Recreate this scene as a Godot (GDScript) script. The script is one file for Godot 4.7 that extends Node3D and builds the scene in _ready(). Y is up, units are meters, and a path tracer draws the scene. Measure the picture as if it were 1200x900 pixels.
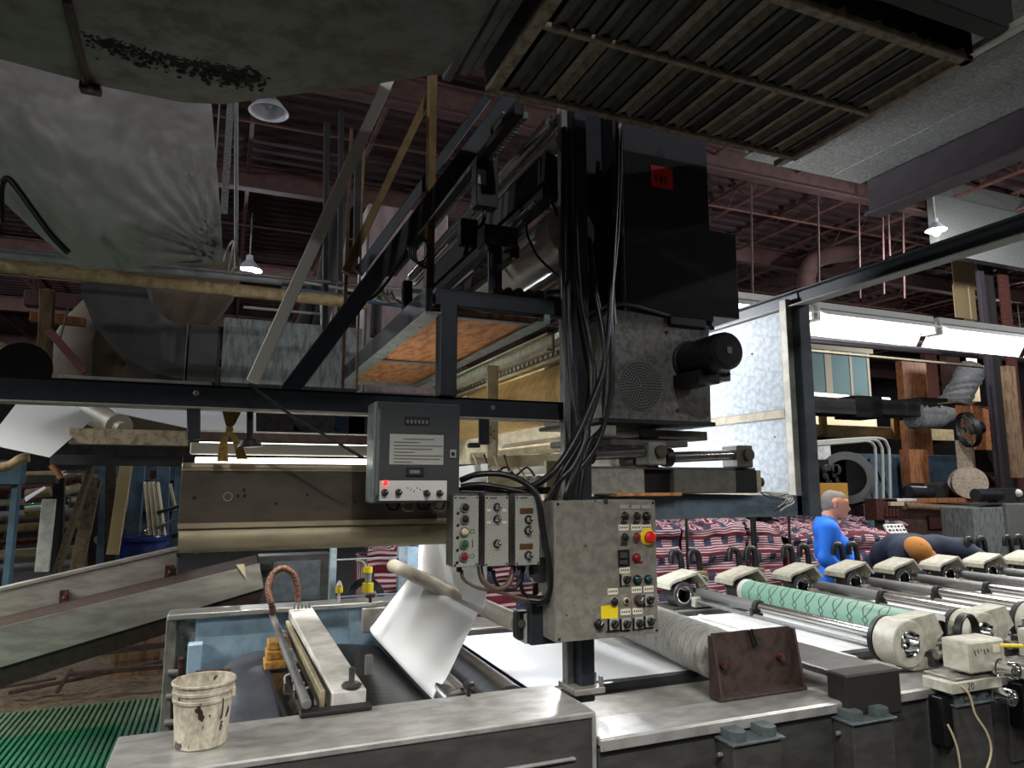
extends Node3D
# Textile print hall: y up, metres. x runs along the printing machine, -z across it and away from the operator's side.

var mats := {}
var texs := {}
var used := {}
var rng := RandomNumberGenerator.new()


func _ready() -> void:
	rng.seed = 20240611
	setup()
	materials()
	shell()
	roof_steel()
	ducts_and_hood()
	near_bench()
	print_bed()
	wash_tank()
	machine_frame()
	platform()
	calender()
	carriage()
	cloth_path()
	dryer_side()
	trays()
	print_heads()
	flag_carts()
	background_right()
	background_left()
	controls()
	cables()
	people()


func setup() -> void:
	var cam := Camera3D.new()
	cam.name = "camera"
	cam.fov = 57.81
	cam.near = 0.05
	cam.far = 120.0
	add_child(cam)
	cam.look_at_from_position(Vector3(0, 1.8, 0), Vector3(0.37576, 1.93969, -0.91613), Vector3.UP)
	cam.current = true
	var env := Environment.new()
	env.background_mode = Environment.BG_COLOR
	env.background_color = Color(0.01, 0.01, 0.012)
	env.tonemap_mode = Environment.TONE_MAPPER_LINEAR
	env.tonemap_exposure = 1.0
	env.sdfgi_enabled = true
	env.ssao_enabled = true
	env.ssil_enabled = true
	var we := WorldEnvironment.new()
	we.name = "environment"
	we.environment = env
	add_child(we)
	# fluorescent strips over the far and the near side of the printing machine
	for i in 4:
		strip_light(Vector3(4.15 + 1.63 * i, 3.3, -4.8), 1.55, ["white fluorescent trough over the printing machine, next to the galvanised screen wall", "white fluorescent trough over the man in blue", "white fluorescent trough over the man in the tan cap", "white fluorescent trough farthest along the bright row"][i], true)
	for i in 3:
		strip_light(Vector3(4.7 + 1.63 * i, 3.3, -1.1), 1.55, ["white fluorescent trough over the nearest printing heads, operator's side", "white fluorescent trough over the middle printing heads, operator's side", "white fluorescent trough over the last printing heads, operator's side"][i], false)
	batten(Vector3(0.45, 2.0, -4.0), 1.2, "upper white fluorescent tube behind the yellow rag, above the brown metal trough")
	batten(Vector3(0.37, 1.884, -3.03), 1.0, "lower white fluorescent tube lying along the top of the brown metal trough")  # added glowing tube; stands for a reflection on the trough
	bulkhead(Vector3(2.1, 2.84, -4.0), 3.2, "round work lamp inside the machine under the pale rollers, hidden behind the post")
	bulkhead(Vector3(2.13, 1.98, -4.05), 2.0, "round work lamp low inside the machine, hidden behind the post")
	strip_light(Vector3(0.75, 3.0, -0.7), 1.55, "white fluorescent trough over the steel bench", false, 11.0)  # added out of view to brighten bench and tank
	strip_light(Vector3(-2.9, 2.9, -2.6), 1.55, "white fluorescent trough over the near end of the long trays", false, 13.0)  # added left of view for side light on trays and tank
	strip_light(Vector3(-3.2, 2.9, -4.4), 1.55, "white fluorescent trough over the far end of the long trays", false, 15.0)  # second lamp added left of view, brightens trays and cloth
	# high bay lamps under the roof
	pendant(Vector3(9.902, 5.623, -7), 9.0, "glowing high bay lamp hanging beside the grey duct wall", true, 0.62)
	pendant(Vector3(0.235, 5.862, -14), 9.0, "glowing high bay lamp beyond the wrapped duct, above the pale pipes", true)
	pendant(Vector3(26.678, 7.907, -22), 9.0, "small glowing high bay lamp beside the office windows", true)
	pendant(Vector3(0.27, 6.3, -8.541), 2.5, "unlit white high bay shade under the red roof deck", false)
	var fill_bays := [Vector3(-7, 5.6, -8), Vector3(-6, 5.6, -17), Vector3(12.5, 5.6, -22), Vector3(20, 5.6, -12), Vector3(11.5, 5.6, -4.5), Vector3(-7, 5.6, 1.5), Vector3(1, 5.6, 2.5), Vector3(9, 5.6, 1.5), Vector3(17, 5.6, 0)]  # high bays added out of view for general fill light
	for i in fill_bays.size():
		pendant(fill_bays[i], [18.0, 12.0, 16.0, 20.0, 14.0, 8.0, 8.0, 8.0, 8.0, 8.0][i], ["high bay lamp over the far left aisle", "high bay lamp at the left end of the hall", "high bay lamp over the mezzanine", "high bay lamp over the mezzanine stairs", "high bay lamp over the far end of the printing machine", "high bay lamp behind the operator on the left", "high bay lamp behind the operator, above the bench aisle", "high bay lamp over the near aisle by the printing heads", "high bay lamp over the near aisle towards the exit"][i], true)


func lamp(called: String, at: Vector3, e: float, size: float) -> void:
	var l := OmniLight3D.new()
	l.name = called
	l.position = at
	l.omni_range = 60
	l.omni_attenuation = 2
	l.light_energy = e
	l.light_size = size
	l.light_color = Color(0.97, 0.98, 1.0)
	l.shadow_enabled = true
	add_child(l, true)


func area(called: String, at: Vector3, size: Vector2, e: float, towards := Vector3.DOWN, c := Color(1, 0.985, 0.95)) -> void:
	var l := AreaLight3D.new()
	l.name = called
	l.area_size = size
	l.light_energy = e
	l.area_range = 40
	l.area_attenuation = 2
	l.light_color = c
	l.shadow_enabled = true
	add_child(l, true)
	l.look_at_from_position(at, at + towards, Vector3.BACK if absf(towards.y) > 0.9 else Vector3.UP)


func strip_light(at: Vector3, long: float, label: String, bright: bool, e := 4.0) -> void:
	var t := thing("fluorescent_trough", label, "ceiling light", "fluorescent troughs")
	var h := long / 2
	var x := Vector3(h, 0, 0)
	var s := T()
	bb(s, at + Vector3(-h, 0.1, -0.06), at + Vector3(h, 0.16, 0.06))
	mk(t, "housing", s, mat("fixture", Color(0.75, 0.75, 0.72), 0.5))
	s = T()
	patch(s, at + Vector3(-h, 0.1, -0.03), at + Vector3(h, 0.1, -0.03), at + Vector3(h, -0.11, -0.16), at + Vector3(-h, -0.11, -0.16), 0.004)
	patch(s, at + Vector3(-h, 0.1, 0.03), at + Vector3(h, 0.1, 0.03), at + Vector3(h, 0.02, 0.16), at + Vector3(-h, 0.02, 0.16), 0.004)
	mk(t, "reflector", s, mat("reflector", Color(0.93, 0.93, 0.92), 0.5))
	for z in [-0.05, 0.05]:
		s = T()
		cyl(s, at + Vector3(-h + 0.03, 0.035, z), at + Vector3(h - 0.03, 0.035, z), 0.016, 12)
		mk(t, "light_tube", s, glow("tube", Color(1, 0.985, 0.95), 5.0))
	for sx in [-1.0, 1.0]:
		s = T()
		bb(s, at + Vector3(sx * h - 0.015, -0.02, -0.08), at + Vector3(sx * h + 0.015, 0.1, 0.08), 0.003)
		mk(t, "lamp_holder", s, mat("fixture"))
	base(t)
	area("trough_light", at + Vector3(0, -0.0, 0.0), Vector2(long - 0.1, 0.16), 3.4 if bright else e)


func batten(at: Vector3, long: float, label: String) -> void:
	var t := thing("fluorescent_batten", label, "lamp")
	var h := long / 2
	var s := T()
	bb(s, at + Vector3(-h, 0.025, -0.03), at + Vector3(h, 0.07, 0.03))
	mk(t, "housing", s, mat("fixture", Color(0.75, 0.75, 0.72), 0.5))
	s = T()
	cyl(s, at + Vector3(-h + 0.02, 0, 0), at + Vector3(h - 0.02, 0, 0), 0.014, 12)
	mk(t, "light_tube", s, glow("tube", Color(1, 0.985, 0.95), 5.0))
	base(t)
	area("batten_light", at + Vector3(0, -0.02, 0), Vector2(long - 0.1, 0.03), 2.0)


func bulkhead(at: Vector3, e: float, label: String) -> void:
	var t := thing("work_lamp", label, "lamp")
	mk(t, "housing", cyl(T(), at + Vector3(0, 0, -0.09), at + Vector3(0, 0, -0.06), 0.07, 20), mat("fixture", Color(0.75, 0.75, 0.72), 0.5))
	mk(t, "stem", cyl(T(), at + Vector3(0, 0, -0.06), at + Vector3(0, 0, -0.03), 0.025, 14), mat("fixture"))
	mk(t, "bulb", ball(T(), at, 0.05, 16), glow("bulb", Color(0.97, 0.98, 1.0), 6.0))
	base(t)
	lamp("work_light", at, e, 0.05)


func pendant(at: Vector3, e: float, label: String, lit: bool, k := 1.0) -> void:
	var t := thing("high_bay_lamp", label, "ceiling light")
	var s := T()
	cyl(s, at + Vector3(0, 0.22 * k, 0), Vector3(at.x, 7.03, at.z), 0.012, 8)
	mk(t, "rod", s, mat("fixture", Color(0.75, 0.75, 0.72), 0.5))
	s = T()
	var prof := []
	for p in [Vector2(0, 0), Vector2(0, 0.06), Vector2(0.1, 0.07), Vector2(0.16, 0.13), Vector2(0.3, 0.24), Vector2(0.3, 0.225), Vector2(0.165, 0.12), Vector2(0.11, 0)]:
		prof.append(p * k)
	lathe(s, at + Vector3(0, 0.3 * k, 0), at, prof, 24)
	mk(t, "shade", s, mat("shade", Color(0.86, 0.87, 0.9), 0.35))
	s = T()
	ball(s, at + Vector3(0, -0.05 * k if lit else 0.08, 0), 0.1 * k if lit else 0.05)
	mk(t, "bulb", s, glow("bulb", Color(0.97, 0.98, 1.0), 6.0) if lit else mat("bulb_off", Color(0.7, 0.7, 0.72), 0.2))
	base(t)
	if lit:
		lamp("high_bay_light", at + Vector3(0, -0.05, 0), e, 0.08)


func materials() -> void:
	mat("concrete", Color(0.16, 0.15, 0.14), 0.8, 0.0, "dirty", Vector3.ONE * 0.5, 0.5)
	mat("deck", Color(0.3, 0.21, 0.215), 0.85, 0.0, "grime", Vector3.ONE * 0.6)
	mat("girder", Color(0.35, 0.245, 0.23), 0.8, 0.0, "grime", Vector3.ONE * 1.0)
	mat("joist", Color(0.45, 0.3, 0.26), 0.75, 0.0, "grime", Vector3.ONE * 1.0)
	mat("wall", Color(0.22, 0.2, 0.2), 0.9, 0.0, "dirty", Vector3.ONE * 0.3)
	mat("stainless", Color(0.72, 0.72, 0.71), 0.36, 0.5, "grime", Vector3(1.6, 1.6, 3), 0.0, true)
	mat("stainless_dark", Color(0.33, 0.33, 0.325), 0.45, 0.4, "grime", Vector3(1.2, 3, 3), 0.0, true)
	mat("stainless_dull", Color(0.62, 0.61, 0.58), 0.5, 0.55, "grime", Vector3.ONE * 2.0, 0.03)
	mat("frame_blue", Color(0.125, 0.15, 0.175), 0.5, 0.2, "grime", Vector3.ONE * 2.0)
	mat("beam_blue", Color(0.38, 0.45, 0.5), 0.5, 0.1, "grime", Vector3.ONE * 2.0)
	mat("tank_blue", Color(0.63, 0.75, 0.84), 0.55, 0.0, "grime", Vector3.ONE * 1.3)
	mat("column_blue", Color(0.28, 0.38, 0.46), 0.55, 0.0, "grime", Vector3.ONE * 1.5)
	mat("cabinet", Color(0.2, 0.2, 0.215), 0.85, 0.0, "fine", Vector3.ONE * 3.0)
	mat("black", Color(0.04, 0.042, 0.048), 0.5, 0.1)
	mat("rubber", Color(0.05, 0.05, 0.055), 0.42)
	mat("cable", Color(0.055, 0.058, 0.066), 0.4)
	mat("belt", Color(0.16, 0.165, 0.18), 0.3, 0.15, "grime", Vector3(1, 1, 6), 0.02)
	mat("cloth", Color(0.93, 0.94, 0.95), 0.9)
	mat("galv", Color(0.5, 0.51, 0.5), 0.55, 0.45, "galv", Vector3.ONE * 3.0)
	mat("galv_pale", Color(0.5, 0.51, 0.49), 0.6, 0.2, "galv", Vector3.ONE * 4.0)
	mat("duct", Color(0.42, 0.42, 0.4), 0.75, 0.1, "dirty", Vector3.ONE * 0.7)
	mat("hood", Color(0.54, 0.5, 0.43), 0.85, 0.1, "dirty", Vector3.ONE * 2.5, 0.15)
	mat("slat", Color(0.32, 0.315, 0.3), 0.7, 0.2, "dirty", Vector3(4, 4, 1.5), 0.15)
	mat("yellow_steel", Color(0.46, 0.36, 0.17), 0.65, 0.1, "grime", Vector3.ONE * 2.0)
	mat("pale_steel", Color(0.66, 0.65, 0.6), 0.6, 0.1, "grime", Vector3.ONE * 2.0)
	mat("cream", Color(0.75, 0.71, 0.6), 0.55, 0.05, "grime", Vector3.ONE * 2.5)
	mat("head_cream", Color(0.74, 0.73, 0.67), 0.5, 0.05, "grime", Vector3.ONE * 3.0)
	mat("plywood", Color(0.84, 0.62, 0.43), 0.7, 0.0, "wood", Vector3(3.0, 1, 0.9), 0.05)
	mat("chrome", Color(0.88, 0.88, 0.88), 0.12, 1.0)
	mat("roller_steel", Color(0.74, 0.74, 0.73), 0.22, 0.95, "grime", Vector3(3, 3, 0.6))
	mat("roller_pale", Color(0.74, 0.71, 0.65), 0.45, 0.2, "grime", Vector3.ONE * 1.5)
	mat("roller_white", Color(0.8, 0.8, 0.78), 0.35, 0.2, "grime", Vector3(2, 2, 0.4))
	mat("rust", Color(0.44, 0.26, 0.21), 0.85, 0.1, "rust", Vector3.ONE * 3.0, 0.1)
	mat("rust_dark", Color(0.27, 0.21, 0.19), 0.8, 0.15, "dirty", Vector3.ONE * 2.0, 0.1)
	mat("trough", Color(0.34, 0.305, 0.26), 0.5, 0.35, "grime", Vector3(1, 2, 2))
	mat("trough_pale", Color(0.68, 0.63, 0.52), 0.5, 0.25, "grime", Vector3(0.8, 4, 4))
	mat("tarp", Color(0.07, 0.075, 0.07), 0.35, 0.0, "fine", Vector3.ONE * 3.0)
	mat("panel_white", Color(0.84, 0.84, 0.83), 0.45)
	mat("panel_grey", Color(0.64, 0.65, 0.62), 0.5, 0.1, "fine", Vector3.ONE * 6.0)
	mat("console", Color(0.53, 0.515, 0.48), 0.5, 0.3, "grime", Vector3.ONE * 4.0, 0.02)
	mat("label", Color(0.82, 0.8, 0.72), 0.8)
	mat("ink", Color(0.1, 0.1, 0.11), 0.8)
	mat("red", Color(0.75, 0.1, 0.08), 0.4)
	mat("dark_red", Color(0.45, 0.08, 0.1), 0.4)
	mat("green", Color(0.05, 0.32, 0.17), 0.4)
	mat("teal", Color(0.06, 0.22, 0.22), 0.4)
	mat("yellow", Color(0.85, 0.75, 0.08), 0.55)
	mat("tan_plastic", Color(0.75, 0.7, 0.58), 0.4)
	mat("green_mat", Color(0.06, 0.42, 0.27), 0.55, 0.0, "grime", Vector3.ONE * 1.5)
	mat("green_mat_pale", Color(0.32, 0.44, 0.33), 0.7, 0.0, "grime", Vector3.ONE * 1.5)
	mat("muck", Color(0.42, 0.36, 0.29), 0.9, 0.0, "dirty", Vector3.ONE * 1.2, 1.0)
	mat("pipe_tan", Color(0.6, 0.52, 0.38), 0.7, 0.1, "dirty", Vector3.ONE * 1.2)
	mat("pipe_grey", Color(0.5, 0.5, 0.5), 0.5, 0.4, "grime", Vector3.ONE * 1.5)
	mat("timber", Color(0.5, 0.42, 0.33), 0.85, 0.0, "wood", Vector3(2, 0.5, 2), 0.1)
	mat("timber_orange", Color(0.62, 0.42, 0.27), 0.8, 0.0, "wood", Vector3(2, 0.5, 2))
	mat("board_white", Color(0.85, 0.84, 0.82), 0.7, 0.0, "grime", Vector3.ONE * 1.5)
	mat("drum", Color(0.07, 0.14, 0.4), 0.35)
	mat("machine_blue", Color(0.3, 0.39, 0.47), 0.6, 0.1, "grime", Vector3.ONE * 0.8)
	mat("brown", Color(0.36, 0.25, 0.2), 0.7, 0.1, "dirty", Vector3.ONE * 1.0)
	mat("screen", Color(0.5, 0.66, 0.58), 0.5)
	mat("motor", Color(0.12, 0.12, 0.15), 0.45, 0.2, "fine", Vector3.ONE * 4.0)
	var film := mat("film", Color(0.6, 0.59, 0.57), 0.5, 0.0, "grime", Vector3.ONE * 0.8)
	film.backlight_enabled = true
	film.backlight = Color(0.5, 0.5, 0.5)
	var pc := mat("polycarbonate", Color(0.82, 0.85, 0.87), 0.5, 0.0, "grime", Vector3.ONE * 5.0)
	pc.backlight_enabled = true
	pc.backlight = Color(1.05, 1.07, 1.1)


func shell() -> void:
	var s := bb(T(), Vector3(-14.2, -0.2, -34.2), Vector3(32.2, 0, 5.2), 0)
	struct("floor", s, mat("concrete"))
	# corrugated roof deck, ribs along x
	s = T()
	var z := -34.0
	while z < 5.0:
		var prof := [[z, 7.0], [z + 0.12, 7.0], [z + 0.15, 7.06], [z + 0.27, 7.06], [z + 0.3, 7.0]]
		for i in 4:
			var a = prof[i]
			var b = prof[i + 1]
			var n := Vector3(0, -(b[0] - a[0]), b[1] - a[1]).normalized()
			quad(s, Vector3(-14, a[1], a[0]), Vector3(32, a[1], a[0]), Vector3(32, b[1], b[0]), Vector3(-14, b[1], b[0]), n)
		z += 0.3
	bb(s, Vector3(-14, 7.06, -34), Vector3(32, 7.2, 5), 0)
	struct("ceiling", s, mat("deck"))
	struct("wall_back", bb(T(), Vector3(-14.2, 0, -34.2), Vector3(32.2, 7.2, -34), 0), mat("wall"))
	struct("wall_left", bb(T(), Vector3(-14.2, 0, -34.2), Vector3(-14, 7.2, 5.2), 0), mat("wall"))
	struct("wall_right", bb(T(), Vector3(32, 0, -34.2), Vector3(32.2, 7.2, 5.2), 0), mat("wall"))
	struct("wall_front", bb(T(), Vector3(-14.2, 0, 5), Vector3(32.2, 7.2, 5.2), 0), mat("wall"))


func roof_steel() -> void:
	# girders along x, I-section
	for z in [-7.9, -11.2, -16.5, -22.0, -28.0]:
		var s := T()
		bb(s, Vector3(-14, 6.36, z - 0.09), Vector3(32, 6.39, z + 0.09))
		bb(s, Vector3(-14, 6.36, z - 0.012), Vector3(32, 6.74, z + 0.012))
		bb(s, Vector3(-14, 6.72, z - 0.09), Vector3(32, 6.75, z + 0.09))
		struct("roof_girder", s, mat("girder"))
	# open web joists along z
	var x := -9.5
	while x < 24.0:
		var s := T()
		bb(s, Vector3(x - 0.03, 6.92, -33), Vector3(x + 0.03, 6.97, -2))
		bb(s, Vector3(x - 0.03, 6.6, -33), Vector3(x + 0.03, 6.64, -4))
		var z := -30.0
		while z < -5.0:
			bar(s, Vector3(x, 6.63, z), Vector3(x, 6.94, z + 0.3), 0.014, 0.014, 0)
			bar(s, Vector3(x, 6.94, z + 0.3), Vector3(x, 6.63, z + 0.6), 0.014, 0.014, 0)
			z += 0.6
		struct("roof_joist", s, mat("joist"))
		x += 1.6
	# bridging angles across the joists
	for z in [-9.4, -13.5, -19.0]:
		struct("roof_bridging", bar(T(), Vector3(-12, 6.58, z), Vector3(26, 6.58, z), 0.03, 0.03), mat("joist"))


func ducts_and_hood() -> void:
	# pale duct hanging over the bench, its curved lip towards the machine
	var o := thing("air_duct", "broad dusty grey duct over the bench, with a dark soot streak along its belly", "duct")
	var s := T()
	var rim := [Vector3(-0.961, 3.3, -2.793), Vector3(-0.82, 3.3, -2.819), Vector3(-0.51, 3.3, -2.879), Vector3(-0.229, 3.3, -2.887), Vector3(-0.082, 3.3, -2.84), Vector3(0.113, 3.3, -2.7), Vector3(0.395, 3.3, -2.508), Vector3(0.672, 3.3, -2.303)]
	var back := [Vector3(-0.75, 3.3, -0.9), Vector3(-0.6, 3.3, -0.9), Vector3(-0.4, 3.3, -0.9), Vector3(-0.1, 3.3, -0.9), Vector3(0.15, 3.3, -0.9), Vector3(0.35, 3.3, -0.9), Vector3(0.55, 3.3, -0.9), Vector3(0.68, 3.3, -0.9)]
	var rows := []
	for k in 11:
		var line := []
		for i in rim.size():
			var t := k / 10.0
			line.append(rim[i].lerp(back[i], t) + Vector3(0, -0.06 * sin(PI * t), 0))
		rows.append(line)
	sheet(s, rows, 0.008)
	mk(o, "belly", s, mat("duct"))
	s = T()
	rows = []
	for k in 2:
		var line := []
		for p in rim:
			line.append(p + Vector3(0, 0.45 * k + 0.002, 0))
		rows.append(line)
	sheet(s, rows, 0.006)
	mk(o, "side", s, mat("duct"))
	s = T()
	rows = []
	for k in 2:
		var line := []
		for i in rim.size():
			line.append((back[i] if k else rim[i]) + Vector3(0, 0.45, 0))
		rows.append(line)
	sheet(s, rows, 0.006)
	mk(o, "top", s, mat("duct"))
	# soot: a crust with a shape of its own
	s = T()
	for i in 900:
		var t := rng.randf()
		var p := Vector3(-0.488, 3.262, -2.479).lerp(Vector3(0.031, 3.266, -2.566), t) + Vector3(rng.randfn() * 0.03, 0, rng.randfn() * (0.05 - 0.01 * t))
		ball(s, p, rng.randf_range(0.003, 0.011), 5, 0.3)
	mk(o, "soot_crust", s, mat("soot", Color(0.06, 0.055, 0.05), 0.95)).set_meta("kind", "stuff")
	base(o)
	# hanger bracket under the duct
	o = thing("duct_hanger", "rusty hanger bracket bolted under the grey duct", "bracket")
	s = T()
	bar(s, Vector3(-0.516, 3.24, -2.282), Vector3(-0.55, 3.27, -2.842), 0.025, 0.02)
	mk(o, "strap", s, mat("rust_dark"))
	s = bx(T(), Vector3(-0.541, 3.26, -2.845), Vector3(0.07, 0.03, 0.05))
	mk(o, "foot", s, mat("rust_dark"))
	s = cyl(T(), Vector3(-0.53, 3.23, -2.786), Vector3(-0.549, 3.28, -2.884), 0.01, 8)
	mk(o, "bolt", s, mat("pipe_grey"))
	base(o)
	# channels between duct and hood
	for i in 3:
		var x0: float = [0.70, 0.755, 0.80][i]
		solo("ceiling_channel", ["dusty steel channel running beside the duct edge", "middle dusty channel between duct and baffle hood", "dusty steel channel hugging the baffle hood"][i], "channel", bb(T(), Vector3(x0, 3.34 + 0.02 * i, -2.42 + 0.03 * i), Vector3(x0 + 0.035, 3.42 + 0.02 * i, -0.8)), mat("duct"))
	# hood with two rows of baffle slats
	o = thing("exhaust_hood", "dark exhaust hood overhead filled with two rows of greasy baffle slats", "extractor hood")
	var y := 3.3
	var xa := 0.85
	var xb := 2.4
	var za := -2.35
	var zb := -1.5
	var zm := -1.92
	var m := mat("hood")
	mk(o, "front_rail", bb(T(), Vector3(xa, y - 0.012, za), Vector3(xb, y + 0.012, za + 0.03)), m)
	mk(o, "side_rail", bb(T(), Vector3(xa, y - 0.012, za), Vector3(xa + 0.05, y + 0.012, zb)), m)
	mk(o, "side_rail", bb(T(), Vector3(xb - 0.04, y - 0.012, za), Vector3(xb, y + 0.012, zb)), m)
	mk(o, "rear_rail", bb(T(), Vector3(xa, y - 0.012, zb - 0.04), Vector3(xb, y + 0.012, zb)), m)
	mk(o, "middle_rail", bb(T(), Vector3(xa, y - 0.01, zm - 0.012), Vector3(xb, y + 0.012, zm + 0.012)), m)
	s = T()
	bb(s, Vector3(xa, y + 0.02, za), Vector3(xb, y + 0.3, za + 0.01))
	bb(s, Vector3(xa, y + 0.02, za), Vector3(xa + 0.01, y + 0.3, zb))
	bb(s, Vector3(xb - 0.01, y + 0.02, za), Vector3(xb, y + 0.3, zb))
	bb(s, Vector3(xa, y + 0.28, za), Vector3(xb, y + 0.3, zb))
	mk(o, "casing", s, mat("black_steel", Color(0.13, 0.12, 0.11), 0.7, 0.2))
	for row in 2:
		var z0 := za + 0.03 if row == 0 else zm + 0.014
		var z1 := zm - 0.014 if row == 0 else zb
		for i in 18:
			var x := xa + 0.06 + (xb - xa - 0.1) * (i + 0.5) / 18.0
			s = T()
			var tilt := rng.randf_range(-0.1, 0.1)
			bx(s, Vector3(x, y + 0.012, (z0 + z1) / 2), Vector3(0.056, 0.003, z1 - z0), 0, Basis(Vector3.BACK, 0.4 + tilt))
			bx(s, Vector3(x + 0.034, y + 0.014, (z0 + z1) / 2), Vector3(0.034, 0.003, z1 - z0), 0, Basis(Vector3.BACK, -1.0 + tilt))
			mk(o, "slat", s, mat("slat") if rng.randf() < 0.7 else m)
	# grease lumps along the front rail
	s = T()
	for i in 34:
		ball(s, Vector3(xa + 0.04 + (xb - xa - 0.08) * i / 33.0, y - 0.004, za + 0.004), rng.randf_range(0.006, 0.013), 7)
	mk(o, "grease_lumps", s, m).set_meta("kind", "stuff")
	base(o)
	# dark fascia above the hood's right end
	solo("fascia_beam", "black steel fascia along the back of the baffle hood", "beam", bb(T(), Vector3(1.2, 3.34, -1.45), Vector3(2.44, 3.62, -1.38)), mat("black_steel"))
	# galvanised duct to the right of the hood
	o = thing("galvanised_duct", "flat mottled galvanised duct right of the baffle hood", "duct")
	var panels := [[2.46, 2.72], [2.725, 3.06], [3.065, 3.3]]
	for p in panels:
		mk(o, "panel", bb(T(), Vector3(p[0], 3.5, -2.75), Vector3(p[1], 3.52, -0.7), 0.002), mat("galv_pale"))
	mk(o, "side", bb(T(), Vector3(2.46, 3.5, -2.76), Vector3(3.3, 3.95, -2.74)), mat("galv_pale"))
	base(o)
	solo("hood_edge_angle", "narrow pale steel angle between the baffle hood and the galvanised duct", "angle", bb(T(), Vector3(2.41, 3.33, -2.5), Vector3(2.45, 3.36, -0.7)), mat("pale_steel"))
	# dark beam under the galvanised duct's right edge
	o = thing("steel_beam", "dark painted steel beam with a lit lower flange under the galvanised duct", "beam")
	mk(o, "web", bb(T(), Vector3(3.28, 3.3, -2.7), Vector3(3.32, 3.49, -0.6)), mat("plum", Color(0.2, 0.17, 0.2), 0.6, 0.1, "grime", Vector3.ONE * 2.0))
	mk(o, "flange", bb(T(), Vector3(3.24, 3.28, -2.7), Vector3(3.36, 3.3, -0.6)), mat("plum"))
	base(o)
	# great duct wall behind
	o = thing("duct_wall", "large pale grey sheet metal duct wall behind the glowing lamp", "duct")
	s = bb(T(), Vector3(10.783, 5.563, -7.75), Vector3(14.5, 6.9, -7.6))
	mk(o, "sheet", s, mat("galv_pale"))
	mk(o, "seam", bb(T(), Vector3(10.783, 6.584, -7.6), Vector3(14.5, 6.584 + 0.03, -7.58)), mat("galv"))
	base(o)


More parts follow.
